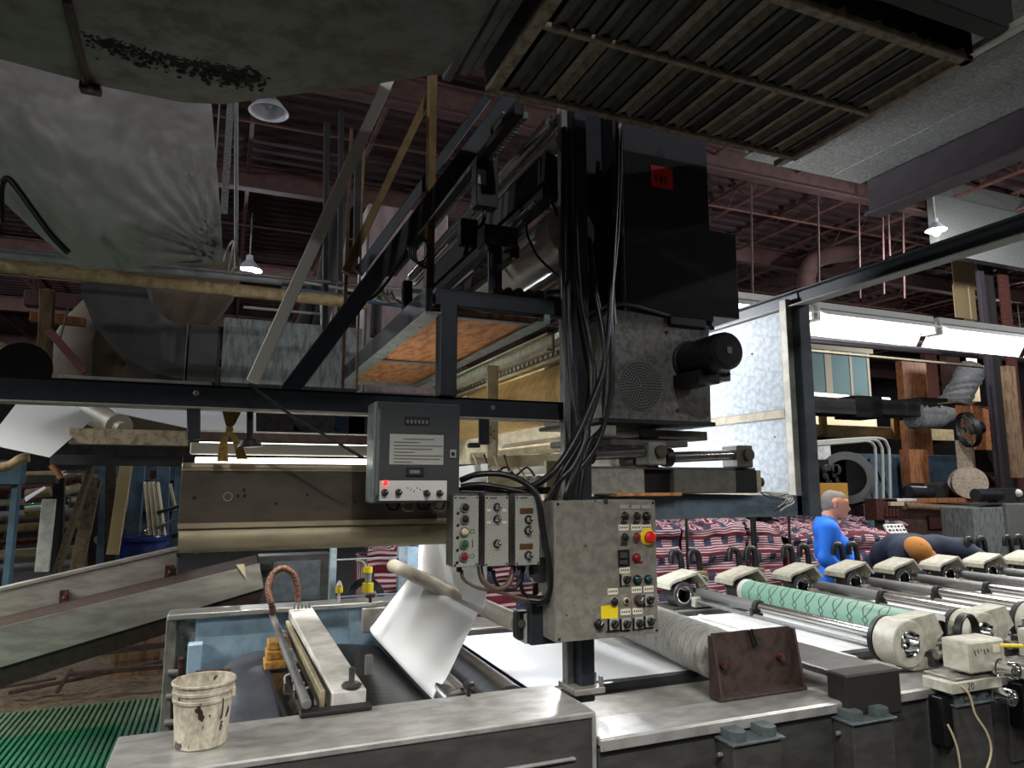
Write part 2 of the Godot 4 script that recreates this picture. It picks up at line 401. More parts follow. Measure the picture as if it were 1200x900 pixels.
func near_bench() -> void:
	var o := thing("steel_bench", "stainless steel bench cabinet in the foreground with a scuffed bright top", "cabinet")
	var y := 0.95
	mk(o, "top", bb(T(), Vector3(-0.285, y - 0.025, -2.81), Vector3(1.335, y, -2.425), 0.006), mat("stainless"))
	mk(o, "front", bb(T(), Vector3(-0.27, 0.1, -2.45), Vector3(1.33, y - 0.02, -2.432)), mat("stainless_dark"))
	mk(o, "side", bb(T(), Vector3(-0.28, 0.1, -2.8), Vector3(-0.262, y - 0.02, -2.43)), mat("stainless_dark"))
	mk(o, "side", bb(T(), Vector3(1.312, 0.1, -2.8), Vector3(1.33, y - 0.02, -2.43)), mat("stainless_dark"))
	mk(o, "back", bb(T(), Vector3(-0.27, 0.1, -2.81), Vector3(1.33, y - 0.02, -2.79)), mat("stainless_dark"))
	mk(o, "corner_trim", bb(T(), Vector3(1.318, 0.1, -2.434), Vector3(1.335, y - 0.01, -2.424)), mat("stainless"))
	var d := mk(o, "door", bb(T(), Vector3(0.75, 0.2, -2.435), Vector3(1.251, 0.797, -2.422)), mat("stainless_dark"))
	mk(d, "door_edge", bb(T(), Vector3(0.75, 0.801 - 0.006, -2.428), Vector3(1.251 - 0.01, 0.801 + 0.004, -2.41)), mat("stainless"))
	mk(o, "plinth", bb(T(), Vector3(-0.22, 0, -2.78), Vector3(1.28, 0.1, -2.5)), mat("black"))
	base(o)
	# clamp knob on the bench's back edge
	o = thing("clamp_knob", "small black clamp knob on the back edge of the steel bench", "knob")
	var k := Vector3(0.952, 0.963, -2.78)
	mk(o, "stem", cyl(T(), Vector3(k.x, 0.95, k.z), Vector3(k.x, 1.0, k.z), 0.009, 12), mat("black"))
	mk(o, "head", lathe(T(), Vector3(k.x, 0.985, k.z), Vector3(k.x, 1.03, k.z), [Vector2(0, 0), Vector2(0, 0.018), Vector2(0.008, 0.024), Vector2(0.018, 0.022), Vector2(0.024, 0)], 18), mat("black"))
	base(o)
	# bucket
	o = thing("bucket", "grimy white plastic pail with a ribbed rim and brown splashes on the bench", "bucket")
	var c := Vector3(-0.025, 0.951, -2.635)
	var im := Image.create(512, 256, false, Image.FORMAT_RGB8)
	im.fill(Color(0.8, 0.77, 0.7))
	var nz := FastNoiseLite.new()
	nz.seed = 7
	nz.frequency = 0.012
	nz.fractal_octaves = 5
	for py in 256:
		for px in 512:
			var v := nz.get_noise_2d(px, py) * 0.5 + nz.get_noise_2d(px * 4 + 900, py * 4) * 0.35
			var col := Color(0.8, 0.77, 0.7).lerp(Color(0.42, 0.39, 0.33), clampf(v + 0.35, 0, 1) * 0.9)
			if nz.get_noise_2d(px * 1.6 + 300, py * 1.6 + 77) > 0.42:
				col = Color(0.2, 0.11, 0.08)
			im.set_pixel(px, py, col)
	var bm := picture("pail", im, 0.5)
	bm.uv1_scale = Vector3(1, 2.4, 1)
	var h := 0.2
	mk(o, "body", lathe(T(), c, c + Vector3.UP, [Vector2(0, 0), Vector2(0, 0.076), Vector2(0.004, 0.08), Vector2(0.14, 0.09), Vector2(0.142, 0.094), Vector2(0.15, 0.095), Vector2(0.152, 0.091), Vector2(0.165, 0.092), Vector2(0.167, 0.096), Vector2(0.175, 0.097), Vector2(0.177, 0.093), Vector2(0.192, 0.095), Vector2(0.194, 0.1), Vector2(0.2, 0.1), Vector2(0.202, 0.097), Vector2(0.2, 0.092), Vector2(0.15, 0.089), Vector2(0.02, 0.078), Vector2(0.02, 0)], 40), bm)
	var hp := []
	for i in 9:
		var a := PI * i / 8
		hp.append(c + Vector3(0.1 * cos(a) * 0.05 + 0.098 * sin(0.6), 0.16 - 0.075 * sin(a), 0.05 + 0.05 * cos(a)))
	mk(o, "handle", tube(T(), hp, 0.0025, 6), mat("black"))
	mk(o, "lug", bx(T(), c + Vector3(0.092, 0.16, 0.028), Vector3(0.012, 0.03, 0.02)), mat("tan_plastic"))
	base(o)
	# long screwed-down post carrying the control console
	o = thing("steel_post", "tall blue grey steel post rising from the bench behind the console", "post")
	mk(o, "column", bb(T(), Vector3(1.405, 0.9, -2.78), Vector3(1.475, 3.9, -2.68), 0.006), mat("frame_blue"))
	mk(o, "flange", bb(T(), Vector3(1.37, 0.9, -2.78), Vector3(1.405, 3.9, -2.735), 0.004), mat("pipe_grey"))
	mk(o, "foot", bb(T(), Vector3(1.36, 0.94, -2.8), Vector3(1.5, 0.965, -2.64)), mat("stainless_dull"))
	for p in [Vector3(1.49, 0.965, -2.66), Vector3(1.49, 0.965, -2.72)]:
		mk(o, "bolt", cyl(T(), p, p + Vector3(0, 0.04, 0), 0.012, 6), mat("pipe_grey"))
	base(o)


func print_bed() -> void:
	var o := thing("machine_bed", "long stainless bed of the printing machine running away to the right", "machine bed")
	var y := 0.857
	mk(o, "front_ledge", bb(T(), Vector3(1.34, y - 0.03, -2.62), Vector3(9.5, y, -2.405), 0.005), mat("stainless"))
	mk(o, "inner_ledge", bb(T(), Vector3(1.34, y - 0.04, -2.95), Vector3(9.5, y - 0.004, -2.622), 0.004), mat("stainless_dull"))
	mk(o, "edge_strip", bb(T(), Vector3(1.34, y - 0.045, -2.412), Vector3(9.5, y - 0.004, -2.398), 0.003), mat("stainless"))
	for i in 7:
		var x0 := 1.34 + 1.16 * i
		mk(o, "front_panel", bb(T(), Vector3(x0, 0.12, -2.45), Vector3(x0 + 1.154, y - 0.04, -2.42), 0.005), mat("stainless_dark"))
	mk(o, "plinth", bb(T(), Vector3(1.34, 0, -4.3), Vector3(9.5, 0.12, -2.5)), mat("black"))
	mk(o, "far_ledge", bb(T(), Vector3(1.36, y - 0.06, -4.6), Vector3(9.5, y + 0.04, -4.25), 0.005), mat("stainless_dull"))
	base(o)
	solo("printing_blanket", "dark rubber printing blanket carrying the white cloth along the bed", "conveyor belt", bb(T(), Vector3(1.36, 0.8, -4.24), Vector3(9.5, 0.89, -2.9), 0.02), mat("belt"))
	solo("white_fabric", "flat white fabric stretched along the printing blanket", "fabric", bb(T(), Vector3(1.3, 0.891, -4.08), Vector3(9.5, 0.895, -2.96), 0.001), mat("cloth"))
	# lubricator housings on the bed's front
	for i in 3:
		var x0: float = [1.87, 2.49, 3.12][i]
		o = thing("bearing_box", ["dark metal box with two rounded lugs on the bed's front, under the rusty bracket", "dark metal box with two rounded lugs on the bed's front, under the black guard block", "dark metal box with rounded lugs on the bed's front, under the chrome knobs"][i], "machine box", "boxes on the front of the printing bed")
		mk(o, "body", bb(T(), Vector3(x0, 0.3, -2.42), Vector3(x0 + 0.24, 0.79, -2.31), 0.008), mat("stainless_dark"))
		mk(o, "tray", bb(T(), Vector3(x0 - 0.01, 0.79, -2.42), Vector3(x0 + 0.25, 0.8, -2.3), 0.002), mat("lug_grey", Color(0.33, 0.37, 0.38), 0.5, 0.2, "grime", Vector3.ONE * 4.0))
		for lx in [0.045, 0.195]:
			mk(o, "lug", ext(T(), [Vector2(-0.035, -0.06), Vector2(0.035, -0.06), Vector2(0.035, 0.02), Vector2(0.025, 0.042), Vector2(0, 0.052), Vector2(-0.025, 0.042), Vector2(-0.035, 0.02)], Vector3(x0 + lx, 0.8, -2.36), Vector3.RIGHT, Vector3.BACK, Vector3(0, 0.035, 0)), mat("lug_grey", Color(0.33, 0.37, 0.38), 0.5, 0.2, "grime", Vector3.ONE * 4.0))
		mk(o, "bolt", cyl(T(), Vector3(x0 + 0.25, 0.76, -2.36), Vector3(x0 + 0.265, 0.76, -2.36), 0.01, 8), mat("pipe_grey"))
		mk(o, "bolt", cyl(T(), Vector3(x0 - 0.02, 0.74, -2.38), Vector3(x0, 0.74, -2.38), 0.01, 8), mat("pipe_grey"))
		base(o)
	# felt roll on the cloth with its rusty end bracket
	o = thing("felt_roll", "thick grey cloth-wrapped roll lying across the white fabric", "roller")
	var a := Vector3(2.16, 1.01, -2.74)
	var b := Vector3(2.3, 1.01, -4.15)
	var prof := [Vector2(0, 0), Vector2(0, 0.05), Vector2(0.004, 0.08), Vector2(0, 0.1), Vector2(0.015, 0.115)]
	for i in 30:
		prof.append(Vector2(0.02 + 1.38 * i / 29.0, 0.115 + (0.002 if i % 2 else 0.0)))
	prof.append(Vector2(1.41, 0))
	mk(o, "wrapping", lathe(T(), a, b, prof, 36), mat("felt", Color(0.68, 0.69, 0.67), 0.85, 0.0, "dirty", Vector3(2, 2, 8), 0.1))
	mk(o, "core", cyl(T(), a + Vector3(0, 0, 0.004), a - Vector3(0, 0, 0.1), 0.05), mat("timber"))
	base(o)
	o = thing("rusty_bracket", "rust-brown steel channel bracket standing at the end of the grey roll", "bracket")
	var r := mat("rust_dark")
	mk(o, "plate", bb(T(), Vector3(2.05, 0.87, -2.66), Vector3(2.5, 1.13, -2.65)), r)
	mk(o, "bottom_flange", bb(T(), Vector3(2.03, 0.86, -2.66), Vector3(2.52, 0.872, -2.58)), r)
	mk(o, "side_flange", ext(T(), [Vector2(0, 0), Vector2(0.08, 0), Vector2(0.03, 0.26), Vector2(0, 0.26)], Vector3(2.035, 0.862, -2.66), Vector3.BACK, Vector3.UP, Vector3(0.012, 0, 0)), r)
	mk(o, "side_flange", ext(T(), [Vector2(0, 0), Vector2(0.08, 0), Vector2(0.03, 0.26), Vector2(0, 0.26)], Vector3(2.5, 0.862, -2.66), Vector3.BACK, Vector3.UP, Vector3(0.012, 0, 0)), r)
	for p in [Vector3(2.1, 0.99, -2.65), Vector3(2.42, 1.0, -2.65)]:
		mk(o, "stud", cyl(T(), p, p + Vector3(0, 0, 0.035), 0.017, 10), mat("rust"))
	mk(o, "spring_pin", bar(T(), Vector3(2.255, 1.13, -2.645), Vector3(2.275, 1.05, -2.635), 0.012, 0.01), mat("black"))
	mk(o, "spring_pin", bar(T(), Vector3(2.27, 1.135, -2.645), Vector3(2.29, 1.06, -2.635), 0.012, 0.01), mat("black"))
	base(o)
	# guard rail with its black end block
	o = thing("guard_block", "black steel guard bar with a square end block beside the rusty bracket", "guard")
	mk(o, "bar", bb(T(), Vector3(2.55, 0.935, -3.1), Vector3(2.85, 0.968, -2.45), 0.006), mat("stainless_dark"))
	mk(o, "block", bb(T(), Vector3(2.53, 0.78, -2.48), Vector3(2.86, 0.97, -2.37), 0.008), mat("black_steel"))
	base(o)


func wash_tank() -> void:
	var o := thing("wash_tank", "open pale blue washing tank with a stainless rim beside the trays", "machine")
	var blue := mat("tank_blue")
	mk(o, "far_rim", bb(T(), Vector3(-0.24, 1.07, -4.42), Vector3(1.33, 1.1, -4.24), 0.005), mat("stainless"))
	mk(o, "far_plate", bb(T(), Vector3(-0.1, 0.78, -4.3), Vector3(0.86, 1.07, -4.27)), blue)
	mk(o, "far_plate", bb(T(), Vector3(0.72, 0.55, -4.29), Vector3(1.02, 1.07, -4.262)), blue)
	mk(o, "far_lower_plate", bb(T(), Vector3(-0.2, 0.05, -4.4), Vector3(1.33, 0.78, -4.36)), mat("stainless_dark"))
	mk(o, "corner_post", bb(T(), Vector3(-0.245, 0.45, -4.33), Vector3(-0.195, 1.09, -4.27)), mat("stainless_dull"))
	mk(o, "corner_post", bb(T(), Vector3(-0.245, 0.0, -4.33), Vector3(-0.195, 0.45, -4.27)), mat("stainless_dark"))
	mk(o, "end_plate", bb(T(), Vector3(-0.19, 0.7, -4.35), Vector3(-0.1, 1.06, -4.32)), mat("felt", Color(0.52, 0.53, 0.51), 0.85, 0.0, "dirty", Vector3(2, 2, 8), 0.2))
	mk(o, "blue_leg", bb(T(), Vector3(-0.13, 0.1, -4.26), Vector3(-0.06, 0.95, -4.18)), blue)
	mk(o, "rust_leg", bb(T(), Vector3(-0.17, 0.1, -4.25), Vector3(-0.145, 0.88, -4.2)), mat("rust"))
	mk(o, "floor_pan", bb(T(), Vector3(-0.25, 0.3, -4.3), Vector3(1.35, 0.34, -2.82)), mat("black"))
	for yy in [0.55, 0.68, 0.8]:
		mk(o, "shaft_stub", cyl(T(), Vector3(-0.22, yy, -4.26), Vector3(-0.06, yy, -4.24), 0.018, 12), mat("pipe_grey"))
	# bearing block of the bottom roller on the far plate
	var bl := mk(o, "bearing_block", bb(T(), Vector3(0.784, 0.935, -4.2), Vector3(0.928, 1.072, -4.24), 0.006), mat("stainless_dull"))
	mk(bl, "adjuster_knob", lathe(T(), Vector3(0.828, 1.104, -4.2), Vector3(0.827, 1.143, -4.2), [Vector2(0, 0), Vector2(0, 0.01), Vector2(0.03, 0.01), Vector2(0.03, 0.03), Vector2(0.045, 0.03), Vector2(0.05, 0)], 12), mat("black"))
	base(o)
	# big ribbed drum under water
	o = thing("ribbed_drum", "broad grey ribbed rubber drum inside the blue tank, behind the pail", "roller")
	var a := Vector3(0.22, 0.66, -4.16)
	var prof := [Vector2(0, 0.0), Vector2(0, 0.22)]
	for i in 130:
		prof.append(Vector2(0.004 + 1.3 * i / 129.0, 0.236 + (0.0025 if i % 2 else 0.0)))
	prof.append(Vector2(1.31, 0.22))
	prof.append(Vector2(1.31, 0))
	mk(o, "drum", lathe(T(), a, a + Vector3(0, 0, 1), prof, 48), mat("drum_rubber", Color(0.3, 0.32, 0.36), 0.35, 0.1, "grime", Vector3(2, 2, 5)))
	mk(o, "shaft", cyl(T(), Vector3(-0.08, 0.83, -4.0), Vector3(0.3, 0.83, -3.95), 0.03, 16), mat("rust"))
	base(o)
	# ribbed black belt under the cloth
	o = thing("ribbed_belt", "shiny dark ribbed belt sloping down beside the white cloth", "conveyor belt")
	var rows := []
	for i in 46:
		var line := []
		for k in 12:
			var t := k / 11.0
			line.append(Vector3(0.45 + 0.42 * t, 0.9 - 0.04 * t * t + (0.006 if i % 2 else 0.0), -4.15 + 1.3 * i / 45.0))
		rows.append(line)
	mk(o, "belt", sheet(T(), rows, 0.012), mat("belt_black", Color(0.13, 0.135, 0.145), 0.25, 0.1))
	base(o)
	o = thing("water_tray", "shallow black water tray between the ribbed drum and the white spray beam", "tray")
	mk(o, "pan", bb(T(), Vector3(0.4, 0.82, -3.9), Vector3(0.46, 0.9, -2.83)), mat("black"))
	mk(o, "water", bb(T(), Vector3(0.25, 0.9, -3.6), Vector3(0.46, 0.908, -2.83), 0.002), mat("water_dark", Color(0.1, 0.105, 0.115), 0.12))
	for i in 4:
		mk(o, "hook", tube(T(), spline([Vector3(0.3 + 0.03 * i, 0.91, -3.4 + 0.12 * i), Vector3(0.3 + 0.03 * i, 0.94, -3.4 + 0.12 * i), Vector3(0.325 + 0.03 * i, 0.95, -3.4 + 0.12 * i)], 4), 0.005, 6), mat("board_white"))
	base(o)
	# spray arm
	o = thing("spray_beam", "white square spray beam lying across the blue tank", "machine beam")
	mk(o, "beam", bar(T(), Vector3(0.44, 1.05, -4.22), Vector3(0.488, 0.965, -2.83), 0.13, 0.09, 0.006), mat("board_white"))
	mk(o, "side_channel", bar(T(), Vector3(0.36, 1.02, -4.1), Vector3(0.39, 0.98, -2.85), 0.02, 0.07), mat("trough_pale"))
	mk(o, "end_plate", bb(T(), Vector3(0.3, 0.951, -2.81), Vector3(0.56, 0.968, -2.75)), mat("black"))
	mk(o, "valve", lathe(T(), Vector3(0.5, 1.01, -2.86), Vector3(0.5, 1.09, -2.86), [Vector2(0, 0), Vector2(0, 0.035), Vector2(0.012, 0.04), Vector2(0.02, 0.03), Vector2(0.025, 0.012), Vector2(0.075, 0.012), Vector2(0.08, 0)], 16), mat("stainless_dark"))
	mk(o, "tap_handle", bb(T(), Vector3(0.569, 1.025, -2.95), Vector3(0.599, 1.104, -2.97)), mat("pipe_grey"))
	for i in 5:
		var p := Vector3(0.4, 1.1, -4.16)
		mk(o, "bolt", cyl(T(), p + Vector3(0.02 * i, 0, 0.01 * (i % 2)), p + Vector3(0.02 * i, 0.03, 0.01 * (i % 2)), 0.006, 6), mat("pipe_grey"))
	base(o)
	# spray pipe and its hose
	o = thing("spray_pipe", "grey water pipe beside the white spray beam, looped back by a corroded hose", "pipe")
	mk(o, "pipe", cyl(T(), Vector3(0.29, 1.06, -4.3), Vector3(0.325, 0.99, -2.78), 0.018, 14), mat("pipe_grey"))
	var loop := spline([Vector3(0.29, 1.06, -4.3), Vector3(0.278, 1.127, -4.1), Vector3(0.253, 1.224, -4.12), Vector3(0.278, 1.297, -4.15), Vector3(0.326, 1.326, -4.15), Vector3(0.377, 1.301, -4.15), Vector3(0.407, 1.235, -4.15), Vector3(0.415, 1.138, -4.15)], 5)
	var rad := []
	for i in loop.size():
		rad.append(0.016 + (0.003 if i % 2 else 0.0))
	mk(o, "hose", tube(T(), loop, rad, 10), mat("rust_hose", Color(0.62, 0.53, 0.46), 0.7, 0.2, "rust", Vector3.ONE * 8.0))
	for i in 6:
		var p := Vector3(0.3, 1.03 - 0.006 * i, -4.0 + 0.18 * i)
		mk(o, "nozzle", cyl(T(), p, p + Vector3(0.05, -0.02, 0), 0.006, 8), mat("board_white"))
	base(o)
	o = thing("wooden_block", "stack of yellow wooden blocks wedged under the spray pipe", "block")
	for i in 3:
		mk(o, "block", bx(T(), Vector3(0.275 + 0.008 * i, 0.93 + 0.04 * i, -3.72 - 0.02 * i), Vector3(0.1, 0.038, 0.12), 0.004), mat("yellow_wood", Color(0.8, 0.64, 0.34), 0.7, 0.0, "wood", Vector3.ONE * 4.0))
	base(o)
	# bottom rollers under the cloth
	o = thing("cloth_roller", "bright steel roller at the foot of the sloping white cloth", "roller")
	mk(o, "barrel", cyl(T(), Vector3(0.925, 0.93, -4.2), Vector3(0.925, 0.9, -2.82), 0.075, 30), mat("roller_steel"))
	mk(o, "journal", cyl(T(), Vector3(0.925, 0.93, -4.25), Vector3(0.925, 0.93, -4.2), 0.03, 14), mat("pipe_grey"))
	base(o)
	o = thing("tension_roller", "dark polished roller beside the flat white fabric", "roller")
	mk(o, "barrel", cyl(T(), Vector3(1.15, 0.86, -4.2), Vector3(1.15, 0.86, -2.82), 0.1, 30), mat("belt_steel", Color(0.45, 0.45, 0.46), 0.25, 0.9, "grime", Vector3(1, 1, 5)))
	mk(o, "journal", cyl(T(), Vector3(1.15, 0.86, -4.27), Vector3(1.15, 0.86, -4.2), 0.03, 14), mat("pipe_grey"))
	base(o)


func machine_frame() -> void:
	var fb := mat("frame_blue")
	var o := thing("frame_beam", "long dark blue grey steel beam running across behind the control boxes", "beam")
	mk(o, "web", bb(T(), Vector3(-2.2, 2.07, -2.76), Vector3(1.385, 2.15, -2.745), 0.002), fb)
	mk(o, "top_flange", bb(T(), Vector3(-2.2, 2.14, -2.83), Vector3(1.385, 2.15, -2.745), 0.002), fb)
	mk(o, "bottom_flange", bb(T(), Vector3(-2.2, 2.063, -2.83), Vector3(1.385, 2.072, -2.745), 0.002), mat("pale_steel"))  # pale colour stands for light falling on this flange
	for p in [Vector3(1.038, 2.112, -2.75), Vector3(-0.11, 2.119, -2.75)]:
		mk(o, "bolt", cyl(T(), p, p + Vector3(0, 0, 0.01), 0.011, 6), mat("pipe_grey"))
	base(o)
	solo("cover_strip", "thin pale steel strip lying along the top of the long frame beam", "strip", bb(T(), Vector3(-0.546, 2.157, -2.8), Vector3(-0.063, 2.169, -2.83), 0.001), mat("pale_steel"))
	# hangers below the beam
	for i in 3:
		var p: Vector3 = [Vector3(-0.116, 2.073, -2.76), Vector3(1.003, 2.068, -2.76), Vector3(0.939, 1.953, -2.78)][i]
		var q: Vector3 = [Vector3(-0.109, 1.952, -2.76), Vector3(1.004, 1.956, -2.76), Vector3(0.992, 1.954, -2.78)][i]
		solo("hanger_stub", ["short dark hanger plate under the beam, above the brown trough's left end", "short dark hanger plate under the beam, right of the grey control box", "small dark clamp arm behind the grey control box"][i], "hanger", bar(T(), p, q, 0.045 if i < 2 else 0.03, 0.02), fb)
	# diagonal brace, pale bar, yellow steel
	solo("diagonal_brace", "dark diagonal steel brace rising from the frame beam to the roof steel", "brace", bar(T(), Vector3(0.22, 2.158, -2.98), Vector3(1.339, 3.885, -2.98), 0.05, 0.075, 0.003), fb)
	solo("diagonal_brace", "thinner dark brace behind the main diagonal brace, near the yellow post", "brace", bar(T(), Vector3(0.582, 2.864, -3.5), Vector3(1.277, 3.982, -3.5), 0.04, 0.05, 0.003), fb)
	solo("pale_bar", "long pale grey flat bar leaning from the frame beam up under the duct", "bar", bar(T(), Vector3(0.084, 2.19, -2.9), Vector3(0.606, 3.64, -2.9), 0.05, 0.012, 0.003, Vector3.BACK), mat("bar_pale", Color(0.82, 0.81, 0.76), 0.7))
	var ys := mat("yellow_steel")
	o = thing("yellow_post", "ochre painted steel angle post standing by the plywood platform", "post")
	mk(o, "leg", bb(T(), Vector3(0.905, 2.62, -3.42), Vector3(0.96, 4.3, -3.412), 0.002), ys)
	mk(o, "leg", bb(T(), Vector3(0.905, 2.62, -3.42), Vector3(0.913, 4.3, -3.36), 0.002), ys)
	base(o)
	solo("yellow_brace", "ochre diagonal bar leaning from the yellow post down to the left", "brace", bar(T(), Vector3(0.514, 2.856, -3.5), Vector3(0.953, 3.961, -3.5), 0.04, 0.04, 0.003), ys)
	o = thing("yellow_post", "ochre steel post left of the platform, standing behind the diagonal brace", "post")
	mk(o, "leg", bb(T(), Vector3(0.634, 2.306, -3.8), Vector3(0.646, 3.711, -3.79), 0.002), ys)
	mk(o, "leg", bb(T(), Vector3(0.582, 2.31, -3.85), Vector3(0.564, 3.823, -3.84), 0.002), mat("brown"))
	base(o)
	# dark hanging stanchions behind
	for i in 4:
		var px: Array = [[Vector3(0.735, 5.223, -6.5), Vector3(0.794, 3.17, -6.5)], [Vector3(0.802, 4.311, -5), Vector3(0.816, 3.447, -5)], [Vector3(0.934, 5.659, -7), Vector3(0.994, 3.375, -7)], [Vector3(0.861, 2.877, -3.6), Vector3(0.866, 2.664, -3.6)]][i]
		solo("dark_stanchion", ["thin dark roof stanchion left of the pale leaning bar", "dark stanchion right of the pale leaning bar", "dark stanchion crossing behind the pale leaning bar", "short dark stub standing on the platform's left rail"][i], "post", bar(T(), px[0], px[1], 0.05, 0.05), mat("black_steel"))
	# right hand frame: corner post and beam towards the operator
	o = thing("corner_post", "blue grey corner post at the end of the translucent wall", "post")
	mk(o, "column", bb(T(), Vector3(2.85, 1.62, -2.9), Vector3(2.93, 2.83, -2.83), 0.004), mat("post_grey", Color(0.27, 0.31, 0.34), 0.55, 0.1, "grime", Vector3.ONE * 2.0))
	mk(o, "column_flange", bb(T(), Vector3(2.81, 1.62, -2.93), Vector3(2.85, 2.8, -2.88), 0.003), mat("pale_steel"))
	base(o)
	o = thing("light_beam", "long steel beam slanting over the translucent wall towards the operator", "beam")
	mk(o, "top_flange", bb(T(), Vector3(2.82, 2.83, -4.2), Vector3(2.9, 2.838, -0.9), 0.002), mat("frame_blue"))
	mk(o, "web", bb(T(), Vector3(2.856, 2.76, -4.2), Vector3(2.864, 2.83, -0.9), 0.002), mat("frame_blue"))
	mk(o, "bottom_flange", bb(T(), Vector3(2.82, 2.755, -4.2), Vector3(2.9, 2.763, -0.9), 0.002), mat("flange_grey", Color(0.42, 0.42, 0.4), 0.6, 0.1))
	base(o)


func platform() -> void:
	var o := thing("plywood_platform", "plywood platform with two orange boards in a blue grey steel frame", "platform")
	var fb := mat("frame_blue")
	var lit := mat("rail_lit", Color(0.58, 0.63, 0.63), 0.55, 0.2, "grime", Vector3.ONE * 2.0)  # paler copy of the frame colour, light painted into these faces
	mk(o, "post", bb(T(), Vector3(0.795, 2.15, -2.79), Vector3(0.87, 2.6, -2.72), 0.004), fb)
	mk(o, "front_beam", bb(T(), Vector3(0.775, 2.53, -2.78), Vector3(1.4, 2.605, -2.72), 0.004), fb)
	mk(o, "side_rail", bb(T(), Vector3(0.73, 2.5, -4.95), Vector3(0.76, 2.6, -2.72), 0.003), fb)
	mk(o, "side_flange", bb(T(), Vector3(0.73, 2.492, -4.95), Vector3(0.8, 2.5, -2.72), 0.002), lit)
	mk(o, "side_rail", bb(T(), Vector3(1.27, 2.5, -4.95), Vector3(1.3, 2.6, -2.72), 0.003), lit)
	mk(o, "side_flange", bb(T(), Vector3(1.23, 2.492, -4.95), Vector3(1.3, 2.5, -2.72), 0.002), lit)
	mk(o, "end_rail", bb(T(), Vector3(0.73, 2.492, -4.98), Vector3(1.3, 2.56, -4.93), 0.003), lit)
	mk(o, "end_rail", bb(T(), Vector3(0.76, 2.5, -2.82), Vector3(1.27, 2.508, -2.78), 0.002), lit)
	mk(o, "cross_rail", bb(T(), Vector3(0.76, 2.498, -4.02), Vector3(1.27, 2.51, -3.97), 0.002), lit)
	mk(o, "board", bb(T(), Vector3(0.762, 2.512, -3.99), Vector3(1.268, 2.53, -2.78), 0.001), mat("plywood"))
	mk(o, "board", bb(T(), Vector3(0.762, 2.512, -4.93), Vector3(1.268, 2.53, -4.0), 0.001), mat("plywood"))
	for i in 9:
		mk(o, "rivet", cyl(T(), Vector3(0.78, 2.492, -3.0 - 0.22 * i), Vector3(0.78, 2.489, -3.0 - 0.22 * i), 0.006, 8), mat("pipe_grey"))
	base(o)


